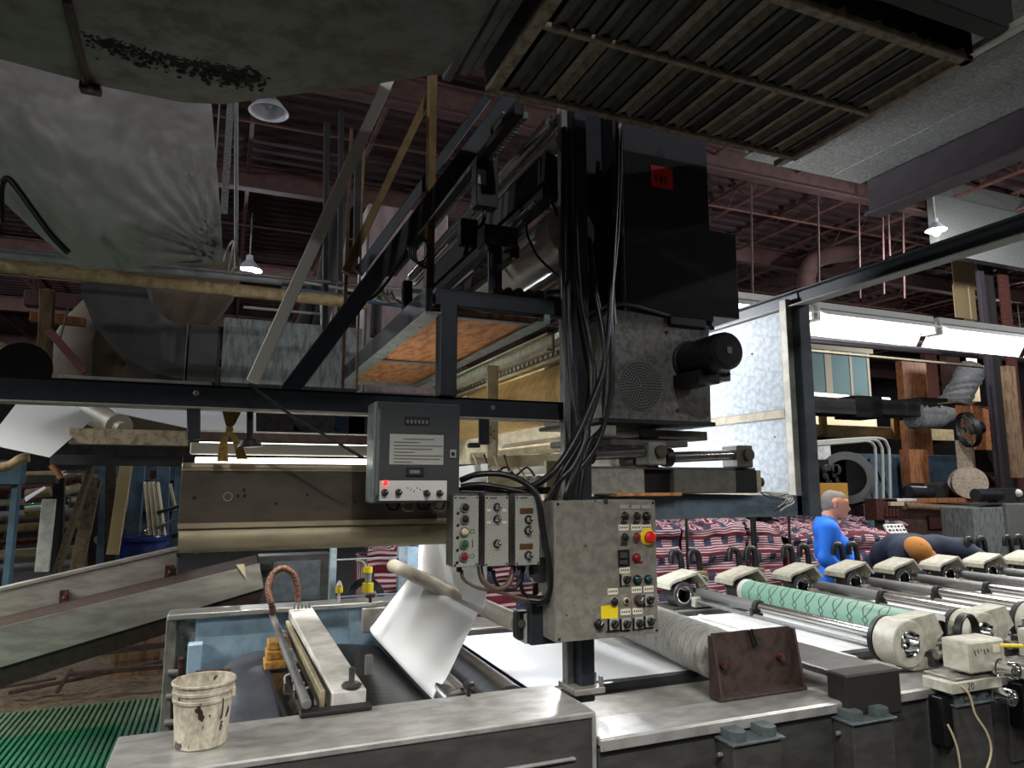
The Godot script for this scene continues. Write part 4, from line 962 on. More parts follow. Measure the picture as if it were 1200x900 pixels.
func trays() -> void:
	# inclined stainless trays rising to the right
	var st := mat("tray_steel", Color(0.66, 0.65, 0.62), 0.42, 0.55, "grime", Vector3(0.8, 3, 3), 0.02)
	var o := thing("long_tray", "upper long stainless trough slanting up behind the lower tray, with rusty clips", "tray")
	var a0 := Vector3(-1.414, 1.107, -5.3)
	var a1 := Vector3(-0.266, 1.355, -5.3)
	var d := a1 - a0
	mk(o, "side", ext(T(), [Vector2(0, 0), Vector2(1, 0), Vector2(1, 1), Vector2(0, 1)], a0 + Vector3(0, -0.22, 0), d, Vector3(0, 0.2, 0.0), Vector3(0, 0, -0.012)), st)
	mk(o, "rim", bar(T(), a0 + Vector3(0, 0, -0.02), a1 + Vector3(0, 0, -0.02), 0.06, 0.03, 0.008), st)
	mk(o, "bottom", patch(T(), a0 + Vector3(0, -0.22, 0), a1 + Vector3(0, -0.22, 0), a1 + Vector3(0, -0.3, 0.32), a0 + Vector3(0, -0.3, 0.32), 0.01), mat("stainless_dull"))
	for k in [0.45, 0.965]:
		var p: Vector3 = a0 + d * k + Vector3(0, -0.16, 0.02)
		var cl := mk(o, "clip", bx(T(), p, Vector3(0.05, 0.13, 0.02), 0.003), mat("rust"))
		for i in 2:
			mk(cl, "bolt", cyl(T(), p + Vector3(0, -0.04 + 0.06 * i, 0.01), p + Vector3(0, -0.04 + 0.06 * i, 0.018), 0.008, 8), mat("pipe_grey"))
	base(o)
	o = thing("long_tray", "lower wide stainless tray in front, slanting up to a notched end", "tray")
	var b0 := Vector3(-1.262, 0.967, -4.8)
	var b1 := Vector3(0.236, 1.29, -4.8)
	var c0 := Vector3(-1.243, 0.747, -4.8)
	var c1 := Vector3(0.268, 1.136, -4.8)
	mk(o, "side", patch(T(), b0, b1, c1, c0, 0.012, 4, 1), st)
	mk(o, "floor", patch(T(), b0 + Vector3(0, -0.03, -0.01), b1 + Vector3(0, -0.03, -0.01), b1 + Vector3(0, 0.0, -0.5), b0 + Vector3(0, 0.0, -0.5), 0.01), mat("rust_dark"))  # floor coloured darker than the steel side
	mk(o, "underside", patch(T(), c0 + Vector3(0, 0, -0.01), c1 + Vector3(0, 0, -0.01), c1 + Vector3(-0.02, -0.1, -0.05), c0 + Vector3(0, -0.12, -0.05), 0.01), mat("rust_dark"))  # darker band along the bottom edge
	mk(o, "end_tab", ext(T(), [Vector2(0, 0), Vector2(0.05, 0), Vector2(0.065, -0.09), Vector2(0.03, -0.04)], b1 + Vector3(-0.14, 0.0, 0.015), Vector3.RIGHT, Vector3.UP, Vector3(0, 0, 0.006)), mat("tan_plastic"))
	base(o)
	# mucky ground and green mats under the trays
	var tn := FastNoiseLite.new()
	tn.seed = 12
	tn.frequency = 1.5
	tn.fractal_octaves = 4
	var rows := []
	for i in 40:
		var line := []
		for k in 26:
			var x := -4.2 + 3.95 * i / 39.0
			var z := -9.2 + 3.7 * k / 25.0
			line.append(Vector3(x, 0.03 + 0.08 * absf(tn.get_noise_2d(x, z)) - (0.03 if k > 21 else 0.0), z))
		rows.append(line)
	var m := solo("muck_heap", "caked brown sludge on the floor under the slanting trays", "sludge", sheet(T(), rows, 0.02), mat("muck"))
	m.set_meta("kind", "stuff")
	for i in 3:
		o = thing("floor_grating", ["dusty pale green floor grating along the sludge", "bright green floor grating below the dusty one", "short turquoise grating piece by the bench's left corner"][i], "floor mat", "green floor gratings")
		var z0: float = [-6.35, -5.75, -4.95][i]
		var z1: float = [-5.75, -4.95, -3.4][i]
		var x0: float = [-4.0, -4.0, -2.4][i]
		var x1: float = [-0.25, -0.25, -0.85][i]
		var mm := mat("green_mat") if i == 1 else mat("green_mat_pale") if i == 0 else mat("turquoise", Color(0.1, 0.58, 0.45), 0.55)
		var s := T()
		var n := int((x1 - x0) / 0.038)
		for k in n + 1:
			var x := x0 + (x1 - x0) * k / n
			bb(s, Vector3(x - 0.012, 0.1, z0), Vector3(x + 0.012, 0.14, z1), 0.003)
		mk(o, "bars", s, mm).set_meta("kind", "stuff")
		s = T()
		var nz := int((z1 - z0) / 0.045)
		for k in nz + 1:
			var z := z0 + (z1 - z0) * k / nz
			bb(s, Vector3(x0, 0.09, z - 0.008), Vector3(x1, 0.125, z + 0.008), 0.002)
		mk(o, "cross_bars", s, mm).set_meta("kind", "stuff")
		mk(o, "backing", bb(T(), Vector3(x0, 0.02, z0), Vector3(x1, 0.09, z1)), mm)
		base(o)
	o = thing("floor_grating", "greyed green grating piece against the bench's left end", "floor mat", "green floor gratings")
	var s2 := T()
	for k in 9:
		bb(s2, Vector3(-0.84 + 0.06 * k, 0.1, -4.95), Vector3(-0.81 + 0.06 * k, 0.14, -3.4), 0.003)
	mk(o, "bars", s2, mat("green_mat_pale"))
	mk(o, "backing", bb(T(), Vector3(-0.84, 0.02, -4.95), Vector3(-0.3, 0.09, -3.4)), mat("green_mat_pale"))
	base(o)
	# dark beams and rods lying under the trays
	for i in 5:
		var p: Array = [[Vector3(-1.495, 0.141, -6.9), Vector3(-0.408, 0.28, -6.9), 0.03], [Vector3(-1.048, 0.311, -6.6), Vector3(-0.375, 0.305, -6.6), 0.035], [Vector3(-0.965, 0.335, -7.2), Vector3(-0.401, 0.358, -7.2), 0.05], [Vector3(-1.578, 0.163, -7), Vector3(-1.194, 0.196, -7), 0.02], [Vector3(-1.151, 0.13, -6.8), Vector3(-1.058, 0.297, -6.8), 0.03]][i]
		solo("dirty_bar", ["long grimy bar lying under the trays", "black bar on the sludge, left of the tank's corner post", "crusty wide bar under the trays' high end", "thin pale rod lying at the picture's left edge under the trays", "short upright grimy bracket under the trays"][i], "bar", bar(T(), p[0], p[1], p[2], p[2]), mat("rust_dark"))


func far_head() -> Node3D:
	var o := thing("head_bracket", "far cream head bracket with an open chrome ring, nearest the console", "machine head", "far head brackets of the printing machine")
	var c := Vector3(3.1, 1.0, -4.4)
	var cr := mat("head_cream")
	var hood := [Vector2(-0.13, 0.04), Vector2(-0.125, 0.075), Vector2(-0.09, 0.1), Vector2(0.13, 0.155), Vector2(0.22, 0.06), Vector2(0.2, 0.055), Vector2(0.12, 0.135), Vector2(-0.085, 0.082), Vector2(-0.11, 0.065), Vector2(-0.115, 0.04)]
	mk(o, "hood", ext(T(), hood, c + Vector3(0, 0, -0.1), Vector3.RIGHT, Vector3.UP, Vector3(0, 0, 0.2)), cr)
	mk(o, "hood_back", ext(T(), [Vector2(-0.12, 0.03), Vector2(-0.11, 0.065), Vector2(0.12, 0.135), Vector2(0.2, 0.05), Vector2(0.1, -0.02)], c + Vector3(0, 0, -0.1), Vector3.RIGHT, Vector3.UP, Vector3(0, 0, 0.02)), mat("trough"))
	mk(o, "ring", ring(T(), c + Vector3(0, 0, -0.02), c + Vector3(0, 0, 0.1), 0.062, 0.088, 30), mat("stainless_dark"))
	mk(o, "bore", ring(T(), c + Vector3(0, 0, -0.06), c + Vector3(0, 0, 0.104), 0.052, 0.064, 30), mat("chrome"))
	mk(o, "base", bb(T(), c + Vector3(0.06, -0.09, -0.1), c + Vector3(0.24, -0.02, 0.14), 0.006), cr)
	mk(o, "shelf", bb(T(), c + Vector3(0.08, -0.02, -0.08), c + Vector3(0.25, 0.01, 0.1), 0.004), mat("stainless_dull"))
	mk(o, "pedestal", bb(T(), c + Vector3(-0.1, -0.104, -0.12), c + Vector3(0.24, -0.085, 0.1), 0.004), mat("stainless_dark"))
	mk(o, "shaft", cyl(T(), c + Vector3(0.0, 0.0, -0.1), c + Vector3(0, 0, 0.02), 0.03, 16), mat("black"))
	for k in 2:
		var p := c + Vector3(0.2 + 0.17 * k, 0.0, -0.2)
		mk(o, "hose", tube(T(), spline([p, p + Vector3(0.0, 0.17, 0), p + Vector3(-0.015, 0.25, 0), p + Vector3(-0.05, 0.27, 0.0), p + Vector3(-0.085, 0.255, 0.0), p + Vector3(-0.095, 0.18, 0)], 4), 0.024, 10), mat("rubber"))
	mk(o, "can", cyl(T(), c + Vector3(0.34, -0.02, -0.14), c + Vector3(0.34, 0.12, -0.14), 0.045, 20), mat("olive", Color(0.45, 0.43, 0.24), 0.6, 0.1, "grime", Vector3.ONE * 5.0))
	mk(o, "can_base", bb(T(), c + Vector3(0.26, -0.1, -0.22), c + Vector3(0.45, -0.02, -0.08)), mat("stainless_dull"))
	mk(o, "gear_guard", ring(T(), c + Vector3(0.27, 0.05, -0.06), c + Vector3(0.27, 0.05, -0.03), 0.04, 0.055, 22), mat("stainless_dull"))
	return base(o)


func near_head() -> Node3D:
	var o := thing("printing_unit", "near cream printing head with a chrome bore, first from the black guard block", "machine head", "near printing heads")
	var c := Vector3(3.21, 1.0, -2.65)
	var cr := mat("head_cream")
	mk(o, "ring_body", ring(T(), c + Vector3(0, 0, -0.07), c + Vector3(0, 0, 0.06), 0.062, 0.115, 40, 0.006), cr)
	mk(o, "rear_flange", ring(T(), c + Vector3(0, 0, -0.1), c + Vector3(0, 0, -0.07), 0.05, 0.118, 36), mat("black"))
	mk(o, "bore", ring(T(), c + Vector3(0, 0, -0.09), c + Vector3(0, 0, 0.064), 0.055, 0.066, 36), mat("chrome"))
	mk(o, "arm", ext(T(), [Vector2(0.0, 0.113), Vector2(0.2, 0.135), Vector2(0.255, 0.03), Vector2(0.2, 0.0), Vector2(0.19, -0.03), Vector2(0.11, -0.05), Vector2(0.1, 0.04), Vector2(0.06, 0.09)], c + Vector3(0, 0, -0.05), Vector3.RIGHT, Vector3.UP, Vector3(0, 0, 0.1)), cr)
	mk(o, "foot", bb(T(), c + Vector3(0.02, -0.135, -0.06), c + Vector3(0.13, -0.075, 0.05), 0.006), cr)
	for i in 3:
		var a: float = [0.7, 2.4, 4.2][i]
		mk(o, "clip", bx(T(), c + Vector3(0.06 * cos(a), 0.06 * sin(a), 0.066), Vector3(0.014, 0.014, 0.014), 0.002), mat("black"))
	mk(o, "slide", bb(T(), c + Vector3(0.13, -0.12, -0.02), c + Vector3(0.3, -0.04, 0.08), 0.006), mat("stainless_dark"))
	mk(o, "ratchet", cyl(T(), c + Vector3(0.12, -0.055, 0.1), c + Vector3(0.2, -0.055, 0.1), 0.022, 14), mat("stainless_dull"))
	mk(o, "lock_lever", lathe(T(), c + Vector3(0.15, -0.09, 0.1), c + Vector3(0.15, -0.09, 0.2), [Vector2(0, 0), Vector2(0, 0.012), Vector2(0.05, 0.016), Vector2(0.07, 0.026), Vector2(0.085, 0.02), Vector2(0.088, 0)], 14, true), mat("chrome"))
	var sp := mk(o, "spindle", cyl(T(), c + Vector3(0.235, -0.16, 0.12), c + Vector3(0.235, 0.08, 0.12), 0.014, 14), mat("roller_steel"))
	mk(sp, "red_nut", cyl(T(), c + Vector3(0.235, -0.0, 0.12), c + Vector3(0.235, 0.025, 0.12), 0.04, 18), mat("dark_red")).set_meta("label", "red lock nut")
	mk(sp, "nut", cyl(T(), c + Vector3(0.235, 0.027, 0.12), c + Vector3(0.235, 0.04, 0.12), 0.032, 6), mat("black_steel"))
	mk(o, "spindle_block", bb(T(), c + Vector3(0.18, -0.075, 0.07), c + Vector3(0.28, -0.01, 0.16), 0.005), mat("stainless_dark"))
	mk(o, "spindle_foot", bb(T(), c + Vector3(0.16, -0.165, 0.06), c + Vector3(0.3, -0.148, 0.2), 0.004), mat("stainless_dull"))
	# control box in front
	var b := mk(o, "gear_box", bb(T(), Vector3(3.2, 0.93, -2.42), Vector3(3.445, 1.07, -2.28), 0.008), cr)
	mk(b, "paper_tag", bx(T(), Vector3(3.38, 1.03, -2.278), Vector3(0.05, 0.035, 0.002), 0), mat("label"))
	for i in 5:
		mk(b, "pen_mark", bar(T(), Vector3(3.23 + 0.022 * i, 1.035, -2.279), Vector3(3.238 + 0.022 * i, 1.01 + 0.008 * (i % 3), -2.279), 0.004, 0.002, 0), mat("ink"))
	var kn := [Vector2(0, 0), Vector2(0, 0.036), Vector2(0.012, 0.04), Vector2(0.03, 0.04), Vector2(0.034, 0.034), Vector2(0.1, 0.038), Vector2(0.106, 0.034), Vector2(0.1, 0.026), Vector2(0.07, 0.02), Vector2(0.07, 0)]
	mk(o, "chrome_knob", lathe(T(), Vector3(3.38, 0.95, -2.3), Vector3(3.385, 0.945, -2.17), kn, 24), mat("chrome"))
	mk(o, "chrome_knob", lathe(T(), Vector3(3.4, 0.82, -2.34), Vector3(3.405, 0.815, -2.2), kn, 24), mat("chrome"))
	mk(o, "knob_collar", ring(T(), Vector3(3.38, 0.95, -2.31), Vector3(3.38, 0.95, -2.29), 0.02, 0.05, 24), mat("black"))
	mk(o, "hand_wheel", ring(T(), Vector3(3.47, 1.06, -2.5), Vector3(3.475, 1.06, -2.46), 0.075, 0.09, 30), mat("rubber"))
	var pl := mk(o, "number_plate", bb(T(), Vector3(3.08, 0.852, -2.44), Vector3(3.42, 0.902, -2.29), 0.004), cr)
	text(pl, "plate_number", "20", Vector3(3.2, 0.877, -2.289), 0.04, mat("ink"))
	mk(o, "slotted_plate", bb(T(), Vector3(3.12, 0.903, -2.46), Vector3(3.4, 0.915, -2.3), 0.003), mat("stainless_dull"))
	mk(o, "slot", bb(T(), Vector3(3.22, 0.915, -2.36), Vector3(3.38, 0.918, -2.34), 0.001), mat("ink"))
	mk(o, "valve_block", bb(T(), Vector3(3.06, 0.62, -2.4), Vector3(3.14, 0.83, -2.33)), mat("black"))
	mk(o, "connector", bb(T(), Vector3(3.18, 0.69, -2.4), Vector3(3.24, 0.72, -2.32)), mat("panel_grey"))
	mk(o, "connector", bb(T(), Vector3(3.26, 0.66, -2.4), Vector3(3.3, 0.69, -2.32)), mat("panel_grey"))
	mk(o, "valve_coil", bb(T(), Vector3(3.17, 0.58, -2.41), Vector3(3.25, 0.69, -2.33)), mat("black"))
	mk(o, "drain_pipe", cyl(T(), Vector3(3.28, 0.45, -2.36), Vector3(3.28, 0.64, -2.36), 0.022, 12), mat("frame_blue"))
	mk(o, "mount_plate", bb(T(), Vector3(3.06, 0.45, -2.44), Vector3(3.32, 0.84, -2.405)), mat("stainless_dark"))
	mk(o, "bright_plate", bb(T(), Vector3(3.12, 0.8, -2.4), Vector3(3.36, 0.825, -2.33)), mat("stainless"))
	mk(o, "air_line", tube(T(), spline([Vector3(3.12, 0.9, -2.3), Vector3(3.17, 0.85, -2.28), Vector3(3.2, 0.76, -2.28), Vector3(3.25, 0.68, -2.27), Vector3(3.27, 0.6, -2.27), Vector3(3.22, 0.52, -2.27), Vector3(3.15, 0.46, -2.28)], 5), 0.005, 6), mat("tan_plastic"))
	mk(o, "air_line", tube(T(), spline([Vector3(3.07, 0.72, -2.32), Vector3(3.09, 0.66, -2.31), Vector3(3.11, 0.58, -2.31), Vector3(3.13, 0.4, -2.32)], 5), 0.005, 6), mat("tan_plastic"))
	return base(o)


func print_heads() -> void:
	var far := far_head()
	var near := near_head()
	var fl := ["", "far cream head bracket hidden behind the end of the green screen", "far cream head bracket in front of the man in blue", "far cream head bracket between the two workers", "far cream head bracket left of the tan cap", "far cream head bracket under the tan cap", "far cream head bracket below the worker's hand", "far cream head bracket at the second green screen", "far cream head bracket beyond the second green screen"]
	var nl := ["", "near cream printing head at the end of the first green screen", "near cream printing head third from the black guard block", "near cream printing head fourth from the black guard block", "near cream printing head fifth from the black guard block", "near cream printing head sixth from the black guard block"]
	for i in range(1, 9):
		var d := dup(far, Vector3(0.555 * i, 0, 0), fl[i])
		if i == 4 or i == 5:
			for c in d.get_children():
				if String(c.name).begins_with("hose"):
					d.remove_child(c)
					c.free()
	for i in range(1, 6):
		dup(near, Vector3(0.555 * i, 0, 0), nl[i])
	# squeegee tubes
	var t := thing("squeegee_tube", "grey steel squeegee tube with a collar, nearest the felt roll", "tube", "squeegee tubes across the cloth")
	var x := 3.24
	mk(t, "tube", cyl(T(), Vector3(x, 1.0, -4.4), Vector3(x, 1.0, -2.72), 0.033, 22), mat("roller_steel"))
	mk(t, "sleeve", cyl(T(), Vector3(x, 1.0, -4.38), Vector3(x, 1.0, -3.72), 0.035, 22), mat("sleeve", Color(0.5, 0.5, 0.5), 0.4, 0.7))
	mk(t, "collar", ring(T(), Vector3(x, 1.0, -3.72), Vector3(x, 1.0, -3.68), 0.03, 0.045, 22), mat("black_steel"))
	mk(t, "lower_rod", cyl(T(), Vector3(x - 0.05, 0.95, -4.35), Vector3(x - 0.05, 0.95, -2.7), 0.013, 12), mat("pipe_grey"))
	mk(t, "lower_rod", cyl(T(), Vector3(x + 0.06, 0.97, -4.35), Vector3(x + 0.06, 0.97, -2.7), 0.013, 12), mat("pipe_tan"))
	mk(t, "clip", bx(T(), Vector3(x - 0.02, 0.97, -3.7), Vector3(0.09, 0.05, 0.03)), mat("black_steel"))
	base(t)
	var tl := ["", "grey steel squeegee tube right behind the first green screen", "grey steel squeegee tube, second behind the first green screen", "grey steel squeegee tube, third behind the first green screen", "grey steel squeegee tube, fourth behind the first green screen", "grey steel squeegee tube just before the second green screen", "grey steel squeegee tube beyond the second green screen"]
	for i in range(1, 7):
		dup(t, Vector3(0.555 * i, 0, 0), tl[i])
	# rotary screens, mint green with a twisted outline pattern
	var im := Image.create(512, 256, false, Image.FORMAT_RGB8)
	im.fill(Color(0.49, 0.65, 0.57))
	var ink := Color(0.13, 0.19, 0.18)
	for k in 11:
		for py in 256:
			for side in [-1.0, 1.0]:
				var v := py / 256.0
				var w := absf(sin((v - 0.1) * PI / 0.42))
				var px: float = 30.0 + 43.0 * k + side * (1.5 + 9.0 * w)
				if k == 0 and side < 0:
					continue
				for q in range(-1, 2):
					im.set_pixel(clampi(int(px) + q, 0, 511), py, ink)
	var sm := picture("screen_print", im, 0.45)
	for i in 2:
		x = [3.62, 6.98][i]
		t = thing("rotary_screen", ["mint green rotary printing screen with dark twisted outlines, across the cloth", "mint green rotary screen at the picture's right edge, farther along the machine"][i], "printing screen", "mint green rotary screens")
		var s := T()
		var n := 40
		var z0 := -4.22
		var z1 := -2.9
		for k in n:
			for q in 8:
				var a0 := TAU * k / n
				var a1 := TAU * (k + 1) / n
				var d0 := Vector3(cos(a0), sin(a0), 0)
				var d1 := Vector3(cos(a1), sin(a1), 0)
				var za := lerpf(z0, z1, q / 8.0)
				var zb := lerpf(z0, z1, (q + 1) / 8.0)
				var c := Vector3(x, 1.0, 0)
				var u0 := Vector2(q / 8.0, k * 2.0 / n)
				var u1 := Vector2((q + 1) / 8.0, k * 2.0 / n)
				var du := Vector2(0, 2.0 / n)
				tri(s, c + d0 * 0.083 + Vector3(0, 0, za), c + d1 * 0.083 + Vector3(0, 0, za), c + d0 * 0.083 + Vector3(0, 0, zb), d0, d1, d0, u0, u0 + du, u1)
				tri(s, c + d1 * 0.083 + Vector3(0, 0, za), c + d1 * 0.083 + Vector3(0, 0, zb), c + d0 * 0.083 + Vector3(0, 0, zb), d1, d1, d0, u0 + du, u1 + du, u1)
		mk(t, "screen", s, sm)
		mk(t, "end_ring", ring(T(), Vector3(x, 1, -4.26), Vector3(x, 1, -4.215), 0.06, 0.087, 36), mat("board_white"))
		mk(t, "inner_end", ring(T(), Vector3(x, 1, -2.9), Vector3(x, 1, -2.84), 0.05, 0.084, 36), mat("screen"))
		mk(t, "collar", ring(T(), Vector3(x, 1, -2.84), Vector3(x, 1, -2.8), 0.05, 0.078, 36), mat("stainless_dull"))
		mk(t, "bellows", lathe(T(), Vector3(x, 1, -2.8), Vector3(x, 1, -2.6), [Vector2(0, 0.06), Vector2(0, 0.088), Vector2(0.015, 0.088), Vector2(0.02, 0.08), Vector2(0.03, 0.088), Vector2(0.035, 0.08), Vector2(0.045, 0.09), Vector2(0.05, 0.082), Vector2(0.065, 0.09), Vector2(0.07, 0.06)], 36), mat("board_white"))
		base(t)
	# small things on the bed by the heads
	solo("yellow_lever", "yellow lever lying among the near printing heads", "lever", bar(T(), Vector3(3.377, 1.05, -2.257), Vector3(3.412, 1.06, -2.176), 0.03, 0.012), mat("yellow"))
	solo("white_bar", "thin white plastic bar on the cloth beside the nearest squeegee tube", "bar", cyl(T(), Vector3(3.0, 0.91, -4.0), Vector3(3.02, 0.91, -2.75), 0.014, 14), mat("board_white"))


func flag_image() -> Image:
	var im := Image.create(200, 172, false, Image.FORMAT_RGB8)
	for y in 172:
		for x in 200:
			var red := int(y * 13 / 156.0) % 2 == 0
			var c := Color(0.4, 0.05, 0.12) if red else Color(0.72, 0.66, 0.69)
			if y >= 156:
				c = Color(0.38, 0.05, 0.12)
			if x < 82 and y < 84:
				c = Color(0.15, 0.16, 0.25)
				if (x + (8 if (y / 9) % 2 else 0)) % 16 < 3 and y % 9 > 2 and y % 9 < 6 and x > 4:
					c = Color(0.6, 0.6, 0.66)
			im.set_pixel(x, y, c)
	return im


# folded printed cloth heaped on a cart: front face, then crumpled top
func flag_heap(s: SurfaceTool, x0: float, x1: float, z0: float, deep: float, y0: float, y1: float, tile: float, sd: int) -> void:
	var n := FastNoiseLite.new()
	n.seed = sd
	n.frequency = 1.3
	n.fractal_octaves = 3
	var nx := int((x1 - x0) / 0.035)
	var nv := 46
	var rows := []
	for v in nv + 1:
		var line := []
		var t := float(v) / nv
		for i in nx + 1:
			var x := lerpf(x0, x1, float(i) / nx)
			var p: Vector3
			var edge := 0.05 * n.get_noise_2d(x * 1.2, 4.0)
			if t < 0.55:
				var k := t / 0.55
				p = Vector3(x, lerpf(y0, y1, k) + edge * k * k * k, z0 + 0.03 * sin(k * 22.0 + n.get_noise_2d(x, k) * 3.0) * 0.6 + 0.05 * n.get_noise_2d(x * 1.5, k * 2.0) - 0.05 * k * k)
			else:
				var k := (t - 0.55) / 0.45
				p = Vector3(x, y1 + edge + 0.1 * sin(k * PI) * (0.6 + n.get_noise_2d(x * 1.1, k)) + 0.055 * absf(n.get_noise_2d(x * 5.0, k * 5.0)), z0 - 0.05 - deep * k)
			line.append(p)
		rows.append(line)
	# uv from the length of the cloth
	for v in nv:
		for i in nx:
			var p := [rows[v][i], rows[v + 1][i], rows[v + 1][i + 1], rows[v][i + 1]]
			var nn: Vector3 = (p[1] - p[0]).cross(p[3] - p[0]).normalized()
			if nn.z + nn.y < 0:
				nn = -nn
			var h := (y1 - y0) / (nv * 0.55) / (tile * 0.86)
			var uv := []
			for c in [[v, i], [v + 1, i], [v + 1, i + 1], [v, i + 1]]:
				var wob := 0.35 * n.get_noise_2d(c[1] * 0.06, c[0] * 0.12) * (1.0 if c[0] > nv * 0.55 else 0.0)
				uv.append(Vector2((x0 + c[1] * (x1 - x0) / nx) / tile + wob, -c[0] * h + wob * 3.0))
			tri(s, p[0], p[1], p[2], nn, nn, nn, uv[0], uv[1], uv[2])
			tri(s, p[0], p[2], p[3], nn, nn, nn, uv[0], uv[2], uv[3])
	bb(s, Vector3(x0 + 0.04, y0, z0 - 0.05 - deep), Vector3(x1 - 0.04, y1 - 0.08, z0 - 0.1), 0.02)


func flag_carts() -> void:
	var fm := picture("flag_print", flag_image(), 0.9)
	var data := [
		[3.25, 4.28, -5.95, 1.3, 0.55, 1.36, 0.2, "heap of cloth printed with small flags, just right of the control console"],
		[4.32, 5.12, -5.95, 1.3, 0.55, 1.34, 0.2, "heap of flag-printed cloth between the two thin black cart poles"],
		[5.16, 5.6, -5.95, 1.2, 0.55, 1.34, 0.2, "narrow heap of flag-printed cloth left of the man in blue"],
		[5.75, 7.35, -6.0, 1.3, 0.5, 1.2, 0.2, "heap of flag-printed cloth between the two workers"],
		[7.4, 9.6, -7.6, 1.4, 0.5, 1.18, 0.24, "rumpled heap of flag-printed cloth behind the worker in the tan cap"],
		[1.1, 2.6, -5.7, 0.8, 0.5, 1.25, 0.34, "bundle of large flag-printed cloth behind the wash tank"],
	]
	for i in data.size():
		var d = data[i]
		var o := thing("flag_cloth_heap", d[7], "fabric heap", "heaps of flag-printed cloth")
		var s := T()
		flag_heap(s, d[0], d[1], d[2], d[3], d[4], d[5], d[6], 20 + i)
		mk(o, "cloth", s, fm)
		base(o)
		o = thing("cloth_cart", ["flat cart under the flag cloth right of the console", "flat cart under the flag cloth between the black poles", "flat cart under the narrow flag cloth heap", "flat cart under the flag cloth between the workers", "flat cart under the rumpled flag cloth behind the tan cap", "flat cart under the large flag cloth behind the tank"][i], "cart", "carts carrying flag cloth")
		mk(o, "deck", bb(T(), Vector3(d[0], d[4] - 0.06, d[2] - d[3] - 0.05), Vector3(d[1], d[4] - 0.005, d[2] + 0.06)), mat("rust_dark"))
		for sx in [0, 1]:
			for sz in [0, 1]:
				var p := Vector3(lerpf(d[0] + 0.1, d[1] - 0.1, sx), 0.1, lerpf(d[2] - 0.1, d[2] - d[3] + 0.1, sz))
				mk(o, "leg", bb(T(), p + Vector3(-0.02, 0.09, -0.02), p + Vector3(0.02, d[4] - 0.15, 0.02)), mat("black_steel"))
				mk(o, "wheel", cyl(T(), p - Vector3(0.025, 0, 0), p + Vector3(0.025, 0, 0), 0.1, 16), mat("rubber"))
		if i in [0, 1, 2]:
			mk(o, "pole", cyl(T(), Vector3(d[1] + 0.02, 0.4, d[2] + 0.06), Vector3(d[1] + 0.02, 1.5, d[2] + 0.06), 0.014 if i != 1 else 0.03, 10), mat("black"))
		base(o)


